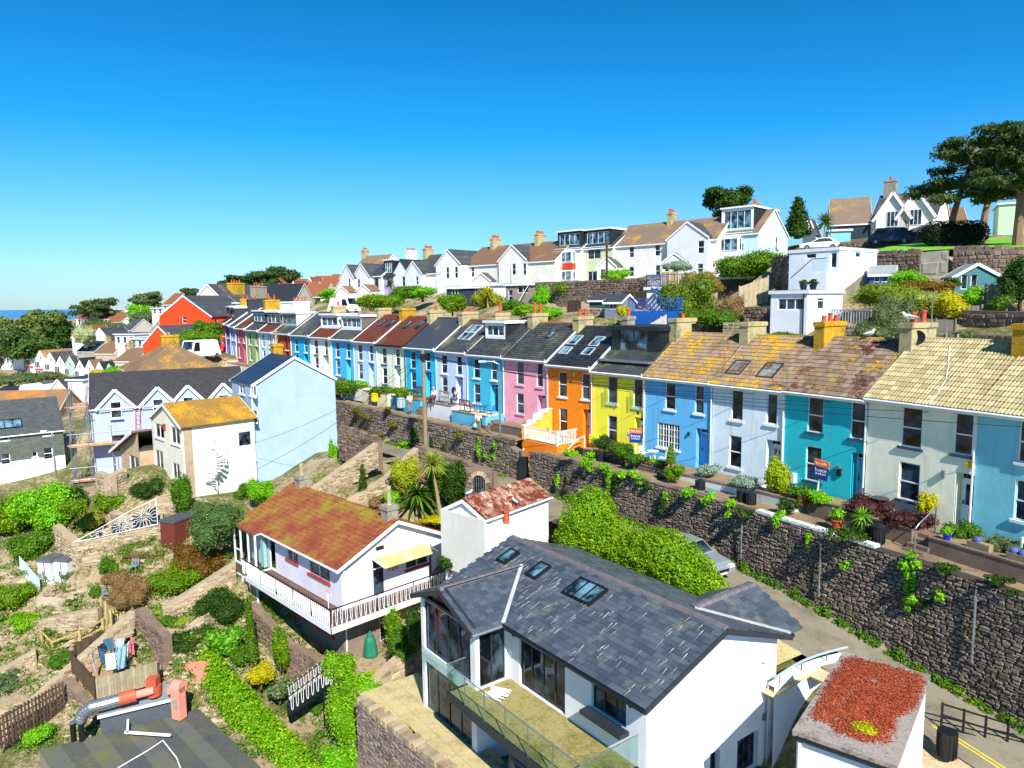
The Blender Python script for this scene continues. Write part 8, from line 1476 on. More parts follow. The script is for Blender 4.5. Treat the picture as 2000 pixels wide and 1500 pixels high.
for r_ in [
 ('big bright green shrub at the left edge below the slate-hung house', 30, 1040, 0, 2.6, 2.6, IV, 5200, .14), ('bright green shrub mass left of the tall stone wall', 95, 1030, 0, 2.6, 2.8, BT, 6000, .14), ('dark olive shrub beside the blue garden steps', 140, 1010, 0, 1.5, 2.2, DK, 2400, .13), ('green shrub above the pale metal palisade', 62, 1085, 0, 1.9, 1.6, MD, 3000, .12),
 ('bright sprawling shrub at the left edge beside the palisade', 25, 1190, 0, 1.9, 1.6, IV, 3600, .1), ('low bright shrub under the palisade end', 55, 1225, 0, 1.3, .9, HG, 1800, .1), ('rust brown bush above the sunken court corner', 105, 1035, 0, 1.0, 1.3, BR, 1300, .1), ('mixed yellow-green bush in the sunken court', 175, 1035, 0, 1.2, 1.3, leafmat('#6a7a1c', '#a8a83c', '#d4cc7c'), 1600, .09), ('leafy bush beside the black bins in the court', 150, 1010, 46, 1.1, 1.2, IV, 1200, .09),
 ('tall green climber on the corner of the cream house', 358, 1005, 47.5, 1.0, 3.0, MD, 2600, .1), ('large grey-green shrub left of the mossy roof', 430, 1065, 44.5, 2.1, 2.9, leafmat('#3a5a24', '#6a8a4a', '#9aac74'), 5200, .1), ('bright shrub between the tower and the mossy roof', 510, 985, 50, 1.2, 1.8, BT, 1800, .1), ('brown and green shrub below the red hut', 395, 1125, 0, 1.9, 2.0, BR, 4200, .09), ('dark green shrub below the red hut, lower part', 340, 1160, 0, 2.0, 1.7, IV, 4200, .09), ('dry straw coloured shrub by the oval table', 262, 1185, 0, 1.6, 2.1, DY, 3400, .06), ('dry pinkish shrub behind the oval table', 225, 1150, 0, 1.0, 1.2, DY, 1300, .06),
 ('small round clipped shrub in the stone court', 186, 1166, 0, .42, .7, MD, 500, .07), ('dark trailing shrub on the slope by the sunroom', 430, 1215, 41, 1.5, 1.9, DK, 3600, .08), ('dark trailing shrub below the cushion plants', 372, 1262, 39.5, 1.5, 1.1, DK, 2800, .08), ('small green bush on the slope beside the sunroom', 412, 1165, 0, .5, .7, MD, 500, .07), ('pale lime cushion plant, upper of the pair', 322, 1205, 0, .85, .6, leafmat('#7a9a2c', '#a0bc44', '#bcd468'), 1500, .05), ('pale lime cushion plant, lower of the pair', 350, 1220, 0, .85, .5, leafmat('#7a9a2c', '#a0bc44', '#bcd468'), 1500, .05),
 ('purple cushion plant in the rockery', 370, 1182, 0, .55, .35, PU, 600, .05), ('orange cushion plant in the rockery', 392, 1190, 0, .5, .35, BR, 500, .05), ('white-flowered arum clump before the conifer', 440, 1280, 38.6, 1.1, 1.6, leafmat('#3c7c10', '#6cac1c', '#a4d444'), 900, .2), ('green shrub between the arum clump and the conifer', 470, 1300, 38, .8, 1.2, MD, 1200, .08), ('golden yellow shrub at the hedge side path', 508, 1335, 36.8, .95, 1.1, YL, 2000, .08), ('spiky bronze flax beside the golden shrub', 548, 1365, 36, .8, 1.1, OL, 500, .16),
 ('yellow-green vine on the stone wall under the balcony', 547, 1300, 37.3, .55, 2.3, IV, 1300, .1), ('orange-flowered low plants below the trellis', 75, 1450, 0, 1.0, .8, BT, 1200, .07), ('rusty climber on the lower brick wall by the white door', 705, 1270, 38.6, .9, 2.2, BR, 2000, .07), ('leafy shrub in the shade of the house wing', 790, 1290, 35.8, 1.1, 1.9, MD, 1600, .09), ('small leafy tree beside the white lower door', 765, 1255, 37, .6, 2.2, IV, 700, .1), ('shrub in the corner by the wing wall', 815, 1260, 34, .9, 2.0, DK, 1200, .09),
 ('bright ivy clump above the iron stairs', 668, 1345, 34.6, 1.2, 1.6, HG, 3000, .09), ('bright ivy clump beside the patio edge', 715, 1365, 34, 1.2, 1.3, BT, 2600, .09), ('tall bright ivy column left of the near stone wall', 685, 1470, 31.2, 1.15, 3.2, HG, 5200, .09), ('bright ivy at the bottom edge left of the stone wall', 660, 1530, 29.5, 1.2, 1.8, BT, 3000, .09), ('yellow flowering shrub on the patio edge', 732, 1345, 34.6, .6, .9, YL, 500, .07),
 ('ivy patch on the tower corner', 655, 935, 57, .6, 3.2, BT, 1600, .1), ('green bush beside the tower corner', 678, 935, 55, 1.1, 1.8, MD, 1400, .1), ('grassy clump behind the mossy roof ridge', 640, 950, 51, 1.6, .8, leafmat('#7a8a3c', '#a0a45c', '#bcb87c'), 1400, .08), ('yellow-green climber on the stone stair wall', 790, 965, 45, 1.3, 2.4, leafmat('#8a9a14', '#b8bc24', '#d4d45c'), 3200, .09), ('dark ivy curtain on the wall behind the palm, left', 860, 975, 44.5, 1.2, 2.9, IV, 3600, .1), ('dark ivy curtain on the wall behind the palm, right', 890, 985, 43.4, 1.0, 2.6, DK, 2600, .1), ('bright shrub by the rear chimney of the mossy roof', 765, 985, 43.5, .8, .9, BT, 900, .08), ('leafy shrub right of the garden conifer', 738, 990, 44, .8, .8, DY, 600, .08),
 ('low bright plants below the tree fern', 850, 1022, 42, 1.2, .5, YL, 700, .07), ('shrub in the gap beside the white outbuilding', 878, 1115, 36.5, .7, .9, DK, 800, .08),
 ('round bright yellow-green bush before the vivid turquoise house', 1517, 962, 35.6, .82, 1.75, leafmat('#7a9a08', '#b4c414', '#d8dc3c'), 3200, .08), ('leafy plants under the sale board', 1597, 982, 33.6, .7, .6, BT, 900, .09), ('strappy plants beside the round bush', 1560, 972, 34.6, .8, .6, MD, 800, .12), ('orange-tipped small shrub by the sale board', 1572, 985, 34, .45, .5, BR, 500, .06), ('dark plants above the black bins', 1540, 998, 33.5, .7, .6, DK, 800, .07), ('silver leaved shrub before the sky blue house', 1385, 930, 39.4, .8, .7, SV, 900, .09), ('silver leaved shrub on the white terrace', 1452, 950, 37, .9, .6, SV, 900, .09),
 ('heather-purple hedge bed, left part', 1700, 1010, 31.6, 1.2, .9, PU, 2400, .07), ('heather-purple hedge bed, right part', 1770, 1035, 30, 1.3, .9, PU, 2400, .07), ('white flowered green shrub by the heather', 1697, 1035, 31, .8, .6, DK, 900, .07), ('yellow green shrub by the tube handrail', 1808, 1005, 30.2, .5, .9, YL, 600, .08), ('pale flowered shrub under the ball planters, left', 1885, 1062, 28.5, .9, .8, MD, 900, .07), ('pale flowered shrub under the ball planters, right', 1960, 1090, 27, 1.0, .8, OL, 900, .07),
 ('mixed shrub before the lemon house', 1180, 880, 45.2, .9, .9, DK, 1000, .08), ('green shrub right of the lemon house bins', 1215, 893, 43.6, .9, .9, MD, 1100, .08), ('small bush at the lemon house foot', 1165, 868, 47.6, .6, .4, BT, 400, .07), ('white flowered bush on the wall walk', 1200, 890, 44, .7, .7, OL, 700, .07), ('bushy plant by the composter', 1318, 940, 39.4, .7, 1.0, IV, 900, .08), ('green bush on the wall corner before the sky blue house', 1240, 905, 42.3, .7, .6, MD, 700, .08),
 ('planting before the cream house with navy sills', 745, 775, 67, 1.6, 1.0, MD, 1400, .12), ('planting behind the tower, bright', 690, 765, 70, 1.6, 1.2, BT, 1400, .12), ('planting behind the tower, dark', 672, 775, 69, 1.3, 1.6, MD, 1200, .12), ('leafy pots hedge before the cyan house', 785, 777, 63.5, 1.0, 1.0, IV, 900, .1), ('planting in the far terrace beds', 655, 760, 74, 1.4, 1.2, OL, 900, .12),
 ('big dark green hedge left of the rubble wall', 1462, 560, 66, 4.3, 2.9, leafmat('#3c6a0c', '#6e961a', '#a0bc2c'), 8000, .16), ('sprawling green shrub below the blue stair', 1345, 625, 58, 2.6, 3.4, leafmat('#4a6c14', '#7c9424', '#b0a83c'), 5000, .14), ('dry golden shrub beside the deck building', 1375, 575, 62, 2.2, 2.0, leafmat('#7a7424', '#a0903c', '#c0a860'), 3000, .12), ('pale ornamental grass clump on the bank', 1425, 622, 54, 1.4, 1.8, DY, 1800, .1), ('green grassy bank shrub right of the blue deck', 1385, 640, 53, 2.4, 1.4, MD, 3200, .1),
 ('grey olive bush above the pale chimney', 1738, 672, 42.5, 1.7, 2.9, OL, 6500, .07), ('low olive foliage before the grey olive bush', 1700, 668, 42, 1.2, 1.2, OL, 1800, .07), ('green and gold hedge below the blue shed', 1735, 600, 47, 2.6, 1.6, leafmat('#5c7c14', '#8a9a1c', '#b4b02c'), 4600, .1), ('yellow flowering shrub left of the grey panels', 1845, 618, 45, 1.5, 1.6, YL, 3000, .1), ('bright green shrub right of the yellow one', 1895, 595, 46, .9, 1.1, BT, 1200, .1), ('brown twiggy hedge above the yellow shrub', 1810, 575, 48, 1.9, 1.0, BR, 2000, .09), ('bright shrub beside the blue shed', 1775, 562, 50, 1.4, 1.2, BT, 1700, .1), ('pale shrub between olive bush and yellow shrub', 1795, 612, 45, 1.2, 1.3, leafmat('#8a9a34', '#a8b04c', '#c8c868'), 1500, .09), ('green shrub below the grey panel fence', 1950, 608, 43.5, .9, 1.0, MD, 900, .09), ('dark conifer hedge at the right edge', 1992, 600, 44, 1.5, 3.2, DK, 3600, .1),
 ('leafy shrub at the right edge above the stone steps', 1990, 570, 47, 1.6, 1.8, MD, 1800, .1), ('shrub on the low terrace right of the pale chimney', 1885, 672, 39.4, .9, .7, OL, 800, .08), ('green plants by the summerhouse gate', 1862, 560, 49, .6, .6, MD, 400, .09), ('white flowered plants beside the lower white block', 1535, 664, 44.4, 1.4, .5, MD, 900, .08),
 ('round green shrub by the hill garages', 885, 612, 74, 1.9, 1.9, IV, 2600, .13), ('yellow-green bush before the navy garage', 950, 603, 82, 2.5, 2.4, leafmat('#7a8a1c', '#a8a82c', '#c8c44c'), 3600, .13), ('clipped green garden mound, centre', 1035, 622, 70, 2.2, 1.4, HG, 2400, .11), ('bright climber on the block outhouse corner', 1058, 600, 78, 1.3, 2.6, BT, 1900, .12), ('dark shrub left of the big round one', 1085, 600, 78, 1.0, 1.9, DK, 1100, .12), ('big round shrub before the rubble wall', 1122, 590, 77, 2.2, 2.4, IV, 3200, .13), ('green shrub below the ladder', 1005, 612, 76, 1.6, 1.4, MD, 1600, .12), ('bright green clump by the white ladder foot', 1075, 625, 68, 1.6, 1.2, BT, 1500, .11), ('shrub beside the olive house porch', 1206, 550, 84, 2.2, 1.5, BT, 1700, .13), ('yellow conifer bush beside the blue deck', 1219, 628, 58, .7, 1.3, YL, 900, .08), ('pale shrub before the off-white pair', 1322, 532, 84, 2.0, 1.5, SV, 1400, .12),
 ('large green hedge under the far gabled houses', 745, 612, 92, 3.6, 2.4, IV, 4200, .15), ('green hedge right of the fishing nets', 790, 585, 98, 2.8, 1.8, MD, 2400, .15), ('green shrub by the white side wall', 825, 585, 98, 2.4, 1.8, BT, 2000, .15), ('garden shrubs before the mint fronted row house', 105, 748, 165, 4, 2.6, OL, 1800, .25), ('garden shrub at the foot of the far row', 65, 748, 170, 4, 2.6, MD, 1600, .25), ('yellow shrub right end of the far row', 198, 740, 150, 3, 2.0, YL, 1200, .2), ('green shrub next to the yellow one', 222, 735, 145, 2.0, 2.2, BT, 900, .2), ('tall hedge before the orange house', 375, 682, 102, 4.5, 3.0, IV, 3200, .18), ('green bush right of the parked van', 410, 662, 104, 2.2, 2.6, MD, 1400, .18),
 ('bright hedge below the skyline trees', 283, 622, 240, 7, 4.5, BT, 2200, .4), ('green bank below the cedar, left', 195, 650, 235, 9, 4, MD, 2600, .4), ('green bank below the cedar, right', 235, 655, 230, 8, 4, OL, 2400, .4), ('green bank below the skyline tree', 290, 640, 225, 8, 5, OL, 2400, .4), ('garden greenery in the far estate', 612, 600, 150, 3, 2.2, MD, 1200, .25), ('bright garden hedge by the far porch', 643, 585, 145, 3, 2, BT, 1200, .25), ('far garden shrub near the white porch', 650, 600, 130, 2.6, 1.8, MD, 1200, .2), ('shrubs along the harbour garden strip', 20, 752, 160, 6, 2.5, OL, 1800, .25), ('white blossoming tree between the two halls', 168, 678, 178, 3.0, 5.5, leafmat('#a8b47c', '#ccd4a4', '#e8ecd4'), 1500, .22),
 ('bright shrub above the sun-ray court wall', 215, 1000, 0, 1.6, 1.5, IV, 1800, .1), ('dark ivy clump left of the cream house foot', 285, 975, 0, 1.4, 1.4, DK, 1600, .1), ('green bush between the bench and the dry shrub', 215, 1118, 0, .9, 1.0, MD, 900, .08), ('green shrub right of the grey sheds', 140, 1140, 0, .8, .9, OL, 800, .08), ('leafy shrub below the rail fence', 120, 1305, 0, 1.0, .8, MD, 900, .08), ('low shrub at the left edge above the trellis', 20, 1345, 0, 1.2, .9, OL, 1000, .08), ('green shrub on the bank left of the oval table', 150, 1205, 0, .8, .7, BT, 800, .08), ('bright green shrub beside the drying yard wall', 330, 1225, 0, .7, .7, MD, 700, .08), ('ivy on the bank below the tower balcony', 480, 975, 0, 1.0, 1.2, MD, 1100, .09), ('green scrub on the bank behind the red hut', 395, 1020, 0, 1.4, 1.5, OL, 1500, .09), ('scrub on the bank right of the red hut', 455, 1030, 0, 1.3, 1.5, IV, 1500, .09), ('low green shrub by the patio steps', 620, 1395, 0, .7, .7, MD, 700, .08),
 ]: B_(*r_)
hp = [PZ(400, 1262, 40.6), PZ(455, 1335, 40.0), PZ(520, 1405, 39.4), PZ(590, 1475, 38.8), PZ(640, 1540, 38.4)]; T = thing('clipped_hedge', 'long clipped bright green hedge running down to the bottom edge', 'hedge', hp[0]); cs = []; rs = []
for a, b in zip(hp, hp[1:]):
    for k in range(5): f = k/5; cs.append(tuple(a[i]+(b[i]-a[i])*f-hp[0][i]-(.9 if i == 2 else 0) for i in range(3))); rs.append((.85, .85, 1.15))
foliage('foliage', HG, cs, rs, 36000, .08, T, seed=4, shell=.72, lump=.12, up=.5); m = MB()
for c in cs[::4]: m.tube([(c[0], c[1], -2.6), (c[0], c[1], c[2])], .05, 5)
m.build('stem', BARK, T)
T = thing('ivy_hedge', 'tall billowing yellow-green ivy hedge between the slate roof and the lane', 'hedge', (4.1, 37.4, 45.9)); cs = [(0, 0, 2.0), (.2, .1, 3.0), (-.5, .3, 1.2), (1.1, -1.4, 1.5), (1.9, -2.6, 1.3), (2.7, -3.8, 1.6), (3.2, -4.6, 2.0), (3.9, -5.6, 1.5), (4.6, -6.5, 1.0), (2.2, -3.4, .6), (1.0, -1.0, .4), (3.9, -5.4, .4)]; rs = [(1.7, 1.7, 1.7), (1.2, 1.2, 1.2), (1.4, 1.4, 1.2), (1.6, 1.6, 1.4), (1.5, 1.5, 1.3), (1.6, 1.6, 1.5), (1.4, 1.4, 1.35), (1.4, 1.4, 1.3), (1.0, 1.0, 1.1), (1.4, 1.4, 1.2), (1.5, 1.5, 1.1), (1.3, 1.3, 1.1)]
foliage('foliage', leafmat('#4c8408', '#88b010', '#bcd020'), cs, rs, 60000, .08, T, seed=9, shell=.78, lump=.2, up=.4)
m = MB(); [m.tube([(c[0], c[1], -.4), (c[0], c[1], c[2])], .08, 5) for c in cs[::3]]; m.build('stem', BARK, T)
def conifer(lb, q, h, r, mat, n=2500, s=.09): T = thing('conifer', lb, 'tree', q); MB().tube([(0, 0, -.3), (0, 0, h*.8)], [r*.25, .02], 6).build('trunk', BARK, T); ks = 9; foliage('crown', mat, [(0, 0, h*(.08+.86*k/ks)) for k in range(ks)], [(r*(1-k/ks)**.6+.05,)*2+(h/ks*.9,) for k in range(ks)], n, s, T, seed=int(h*10), shell=.6, lump=.3)
conifer('slim columnar conifer beside the arum clump', P(492, 1292, 37.8), 3.9, .3, leafmat('#3c5c10', '#5c8414', '#88a824')); conifer('slim columnar conifer between the stone stair walls', P(710, 975, 45.5), 2.5, .28, L_DARK, 1600); conifer('spiky conifer right of the turquoise end house', P(1557, 462, 95), 5.6, 1.8, L_DARK, 2600, .22)
conifer('small potted conifer before the sky blue house', P(1310, 905, 40.6), 1.2, .3, IV, 900, .06)
def palm(lb, q, h, r, n, mat, droop=.5, up=.3, w=.07, lean=(0, 0), name='cabbage_palm'):
    T = thing(name, lb, 'palm', q); MB().tube([(0, 0, -.3), (lean[0]*.5, lean[1]*.5, h*.5), (lean[0], lean[1], h)], [.14, .1, .08], 7).build('trunk', woodmat('#b09a74', '#8a7654'), T); g = random.Random(int(h*7)); m = MB()
    for k in range(n):
        a = g.uniform(0, 6.283); e = g.uniform(-.5, 1.35); L = r*g.uniform(.8, 1.1); pts = []; s_ = Vector((-math.sin(a), math.cos(a), 0))
        for i in range(5): f = i/4; c = Vector((math.cos(a)*math.cos(e)*L*f, math.sin(a)*math.cos(e)*L*f, math.sin(e)*L*f-droop*L*f*f*.5))+Vector((lean[0], lean[1], h)); pts.append((c, w*(1-f)**.7+.004))
        rr = g.random()
        for (p0, w0), (p1, w1) in zip(pts, pts[1:]): m.poly([p0-s_*w0, p0+s_*w0, p1+s_*w1, p1-s_*w1], 0, rr)
    m.build('frond', mat, T)['kind'] = 'stuff'
PF = leafmat('#8a9a34', '#b4bc54', '#d8d87c')
palm('tall cabbage palm with a starburst head before the ivy wall', P(862, 1010, 42.2), 3.3, 1.15, 170, PF, .35, w=.045, lean=(-.5, 0)); palm('low dark tree fern below the cabbage palm', P(815, 995, 43.3), .9, 1.7, 90, leafmat('#2c5410', '#4c7c14', '#7ca42c'), 1.0, w=.13, name='tree_fern')
palm('cabbage tree right of the spiky conifer', P(1610, 474, 92), 2.6, 1.7, 190, leafmat('#3c5c1c', '#6c8c34', '#94ac54'), .5, w=.1); palm('small cabbage palm on the hill garden, left', P(763, 592, 100), 2.6, 1.3, 110, MD, .5, w=.09); palm('small cabbage palm by the navy garage', P(953, 600, 80), 1.6, 1.2, 110, YL, .5, w=.07); palm('small palm before the white outhouse', P(958, 588, 86), 1.0, .8, 70, MD, .5, w=.07)
palm('small cabbage palm in the far estate garden', P(585, 600, 148), 3.0, 1.8, 90, OL, .5, w=.14); palm('potted spiky plant left of the alarm-box house', P(1684, 1030, 30.2), .5, .6, 70, BT, .5, w=.03, name='spiky_plant')
def T_(lb, px, py, Y, H, rx, mat, n=4000, size=.3, **k): q = P(px, py, Y); tree(lb, q[0], q[1], q[2], H, rx, mat, n, size, seed=int(px), **k)
T_('broad round dark tree behind the turquoise end house', 1420, 452, 118, 7.6, 4.6, L_DARK, 5500, .34, trunk=.4, crown=.8)
T_('big olive green tree at the left edge by the sea', 35, 720, 228, 17.3, 10, leafmat('#5a6a1c', '#8a8c34', '#a8a850'), 7000, .7, trunk=.5, crown=.85); T_('big dark green tree beside the olive one', 88, 715, 220, 17.3, 9.5, leafmat('#4a6428', '#74883c', '#949c58'), 7000, .7, trunk=.5, crown=.85); T_('dark evergreen tree in front of the big pair', 55, 722, 205, 13, 8.5, leafmat('#365420', '#54742c', '#748c40'), 5200, .6, trunk=.5, crown=.9); T_('bare brownish tree at the far left edge', 3, 712, 212, 13, 6, OL, 2600, .5, trunk=.4, crown=.85); T_('small dark tree right of the big pair', 118, 690, 215, 9, 5, DK, 2400, .5, crown=.85)
T_('golden green tree on the left skyline', 288, 618, 265, 9.5, 6.5, OL, 3000, .45, trunk=.3, crown=.7); T_('small dark pine behind the orange house', 371, 598, 190, 5, 2.6, L_PINE, 1500, .3, crown=.6);
for k, (px, Y, H, rx, mt, lb) in enumerate(((458, 170, 5, 4.0, DK, 'leftmost'), (490, 175, 5.0, 3.6, OL, 'second'), (512, 172, 6.2, 5.0, L_PINE, 'third'), (548, 180, 7.6, 5.0, L_PINE, 'rightmost'))): T_('skyline tree above the far roofs, %s of the four' % lb, px, 578, Y, H, rx, mt, 2600, .35, trunk=.3, crown=.8)
def pine(lb, px, py, Y, H, rx, lean, n=9000, seed=1, ck=1.0, size=.16, lo=.42, name='pine_tree'):
    q = P(px, py, Y); g = random.Random(seed); T = thing(name, lb, 'tree', q); tb = MB(); t0 = [(0, 0, -.5), (lean*.15, 0, H*.25), (lean*.5, .2, H*.5), (lean*.8, 0, H*.75), (lean, 0, H*.93)]; tb.tube(t0, [.36*ck, .3*ck, .24*ck, .15*ck, .05], 8); cs = []; rs = []
    for k in range(30):
        f = g.uniform(lo, 1.0); a = g.uniform(0, 6.283); L = rx*g.uniform(.35, 1.0)*(1.15-.55*(f-lo)/(1-lo)); i = min(3, int(f*4)); b = [t0[i][j]+(t0[i+1][j]-t0[i][j])*(f*4-i) for j in range(3)] if f < 1 else t0[-1]; b[2] = H*f*.93
        e = (b[0]+L*math.cos(a), b[1]+L*math.sin(a), b[2]+L*g.uniform(-.08, .32)); tb.tube([b, ((b[0]+e[0])/2, (b[1]+e[1])/2, (b[2]+e[2])/2-.2), e], [.09*ck, .06*ck, .02], 5)
        cs.append(e); rs.append((rx*.26, rx*.26, rx*.10));
        if L > rx*.5: cs.append(tuple(b[j]+(e[j]-b[j])*.6+(.25 if j == 2 else 0) for j in range(3))); rs.append((rx*.22, rx*.22, rx*.09))
    tb.build('trunk', woodmat('#a07c60', '#6c5040'), T); foliage('crown', L_PINE, cs, rs, n, size, T, seed=seed, core=False, shell=.1, lump=.4, aspect=2.6)
pine('tall spreading pine, left of the three by the lawn', 1852, 474, 70, 10.0, 5.0, 2.2, 15000, 3); pine('tall spreading pine, middle of the three by the lawn', 1915, 480, 66, 11.0, 5.0, 1.6, 15000, 5); pine('tall pine at the right edge with pale trunk', 1986, 482, 58, 10.0, 4.2, .4, 14000, 8, 1.1); pine('flat-topped cedar above the white modern house', 193, 640, 255, 9.5, 8.5, 1.0, 4500, 11, 1.2, .5, .55, 'cedar_tree')
q = P(1860, 476, 62); T = thing('clipped_hedge', 'dark clipped block hedge under the pines', 'hedge', q); foliage('foliage', leafmat('#141f0c', '#24341a', '#34442a'), [(x*.9-1.6, 0, .9) for x in range(5)], [(1.0, 1.0, 1.1)]*5, 7000, .1, T, shell=.8, lump=.05); MB().box(-1.6, 2.0, -.2, .2, -.3, .8).build('stem', BARK, T)
def skinned(name, V, Ed, R, mat, parent):
    me = bpy.data.meshes.new(name); me.from_pydata(V, Ed, []); me.materials.append(mat); o = link(name, me, parent); s = o.modifiers.new('skin', 'SKIN'); sv = me.skin_vertices or None
    if not me.skin_vertices:
        bm = bmesh.new(); bm.from_mesh(me); bm.verts.layers.skin.verify(); bm.to_mesh(me); bm.free()
    for i, r_ in enumerate(R): me.skin_vertices[0].data[i].radius = r_ if isinstance(r_, tuple) else (r_, r_)
    me.skin_vertices[0].data[0].use_root = True; o.modifiers.new('sub', 'SUBSURF').levels = 1; return o
SKN = flat('#c89878', .6, var=.05)
def person(label, q, rz, top, bot, hair, pose='stand', cap=None):
    T = thing('person', label, 'person', q, rz, 'people on the front terraces'); s = pose == 'sit'; hz = .48 if s else .92; k1 = [(.42, .1, .5), (.42, -.1, .5)] if s else ([(.12, .1, .5), (-.08, -.1, .5)] if pose == 'walk' else [(.02, .1, .5), (0, -.1, .5)]); k2 = [(.48, .12, .08), (.48, -.12, .08)] if s else ([(.26, .1, .08), (-.32, -.1, .12)] if pose == 'walk' else [(0, .11, .08), (0, -.11, .08)])
    h = hz; P0 = [(0, 0, h), (0, 0, h+.22), (.01, 0, h+.44), (.02, 0, h+.55), (.04, 0, h+.66), (.05, 0, h+.78), (0, .1, h-.04), k1[0], k2[0], (k2[0][0]+.16, k2[0][1], .04), (0, -.1, h-.04), k1[1], k2[1], (k2[1][0]+.16, k2[1][1], .04)]
    arms = [(0, .19, h+.46), (.06, .25, h+.18), (.28, .2, h+.2), (.34, .18, h+.22), (0, -.19, h+.46), (.04, -.25, h+.18), (.2 if pose != 'walk' else .0, -.24, h-.05), (.24 if pose != 'walk' else .02, -.24, h-.12)]
    V = P0+arms; Ed = [(0, 1), (1, 2), (2, 3), (3, 4), (4, 5), (0, 6), (6, 7), (7, 8), (8, 9), (0, 10), (10, 11), (11, 12), (12, 13), (2, 14), (14, 15), (15, 16), (16, 17), (2, 18), (18, 19), (19, 20), (20, 21)]
    R = [(.13, .1), .12, (.14, .1), .055, (.09, .08), .075, .08, .06, .04, .035, .08, .06, .04, .035, .05, .04, .03, .035, .05, .04, .03, .035]; skinned('body', V, Ed, R, SKN, T)
    skinned('shirt', [V[1], V[0], V[2], V[14], V[15], V[18], V[19]], [(0, 1), (0, 2), (2, 3), (3, 4), (2, 5), (5, 6)], [(.15, .13), (.15, .13), (.17, .13), .075, .06, .075, .06], flat(top, .85), T)
    skinned('trousers', [V[0], V[6], V[7], k2[0], V[10], V[11], k2[1]], [(0, 1), (1, 2), (2, 3), (0, 4), (4, 5), (5, 6)], [(.15, .12), .1, .08, .06, .1, .08, .06], flat(bot, .85), T)
    MB().blob((.02, 0, h+.76), (.105, .1, .1), 10, 0, .5, .03).build('hair', flat(hair, .8), T, smooth=True); MB().blob((.14, 0, h+.69), (.025, .015, .025), 6).build('nose', SKN, T)
    for s_ in (-1, 1): MB().blob((.125, .035*s_, h+.73), (.012, .014, .01), 6).build('eye', BLACKM, T); MB().box(-.06, .14, -.05, .05, 0, .07).build('shoe', BLACKM, T, (k2[0 if s_ > 0 else 1][0]+.04, k2[0 if s_ > 0 else 1][1], max(0, k2[0 if s_ > 0 else 1][2]-.1)))
    return T
S_ = lambda s, d, z=0: along(s, d)+(zl(s)+z,)
person('person in white t-shirt and shorts standing by the wall top', S_(9.95, 3.1, -.85), 2.2, '#eef0f4', '#8a7464', '#8a7258'); person('person in white shirt sitting on the grey bench with two dogs', S_(9.72, 1.3, .0), -2.3, '#f2f2f4', '#4c5464', '#b8a890', 'sit'); person('person in dark jacket and jeans sitting on the blue ledge', S_(9.15, .9, .05), 2.6, '#24304a', '#3c5c84', '#4c3a30', 'sit')
T = person('walking person in cream jacket carrying a pale green bag', S_(7.85, 3.3, -.7), -1.0, '#e4dcc8', '#6a6a3c', '#b0a49c', 'walk'); MB().lathe([(.05, 0), (.13, .05), (.12, .25), (.03, .36)], (0, -.27, .42), 8).build('carrier_bag', flat('#a8d8a0', .6), T)
for k in (0, 1):
    q = S_(9.68-.09*k, 1.9, 0); T = thing('dog', 'brown dog at the seated person, %s one' % ('left' if k else 'right'), 'dog', q, 1.0+k); V = [(0, 0, .42), (.28, 0, .46), (.38, 0, .56), (.47, 0, .6), (.58, 0, .57), (-.28, 0, .42), (-.42, 0, .55), (.27, .08, .24), (.29, .08, .03), (.27, -.08, .24), (.29, -.08, .03), (-.26, .09, .3), (-.33, .09, .17), (-.28, .09, .03), (-.26, -.09, .3), (-.33, -.09, .17), (-.28, -.09, .03), (.45, .05, .68), (.45, -.05, .68)]
    skinned('body', V, [(0, 1), (1, 2), (2, 3), (3, 4), (0, 5), (5, 6), (1, 7), (7, 8), (1, 9), (9, 10), (5, 11), (11, 12), (12, 13), (5, 14), (14, 15), (15, 16), (3, 17), (3, 18)], [.11, .13, .08, .075, .035, .1, .02, .04, .03, .04, .03, .06, .03, .025, .06, .03, .025, .02, .02], flat('#6c3c20', .8), T)
q = P(832, 874, 51.5); T = thing('telegraph_pole', 'tall wooden telegraph pole standing at the lane wall', 'pole', q); H = P(827, 684, 51.5)[2]-q[2]; MB().tube([(0, 0, -2), (-.05, 0, H)], [.17, .12], 10).build('pole', woodmat('#a8946c', '#7c6c50'), T); MB().tube([(.2, -.05, -1), (.2, -.05, 1.2)], .06, 6).build('cable_guard', GALV, T)
MB().tube([(0, 0, H-.75), (0, 0, H-.25)], .28, 10).build('junction_box', BLACKM, T)
for k in range(6): MB().bar((-.25, 0, H-1.2-.35*k), (.25, 0, H-1.2-.35*k), .03).build('climbing_step', GALV, T)
top = Vector((q[0]-.05, q[1], q[2]+H-.3)); wn = ['right-edge house', 'cream door house', 'vivid turquoise house', 'pale blue-white house', 'sky blue house', 'lemon house', 'orange house', 'pink house', 'teal house', 'lavender house', 'navy-silled house', 'very pale blue house']
def wire(label, a, b, sag): a, b = Vector(a), Vector(b); T = MB().tube([a+(b-a)*t_-Vector((0, 0, sag*4*t_*(1-t_))) for t_ in [k/12 for k in range(13)]], .013, 4).build('overhead_wire', BLACKM); tag(T, label, 'wire', 'wires running from the telegraph pole')
for k in range(12):
    i = [0, 1, 2, 3, 4, 5, 6, 7, 8, 9, 11, 12][k]; e = S_(i+.4, .15, 0); wire('thin black wire from the pole to the %s' % wn[k], top, (e[0], e[1], TF[i].o[2]+TH[i]['H']-.5), .12*math.dist(top, e)**.5)
for k, (px, py, Y) in enumerate(((455, 938, 50), (560, 960, 47), (480, 870, 54))): wire('thin wire crossing in front of the blue tower, %s' % ('upper', 'middle', 'lower')[k], top, P(px, py, Y), .8)
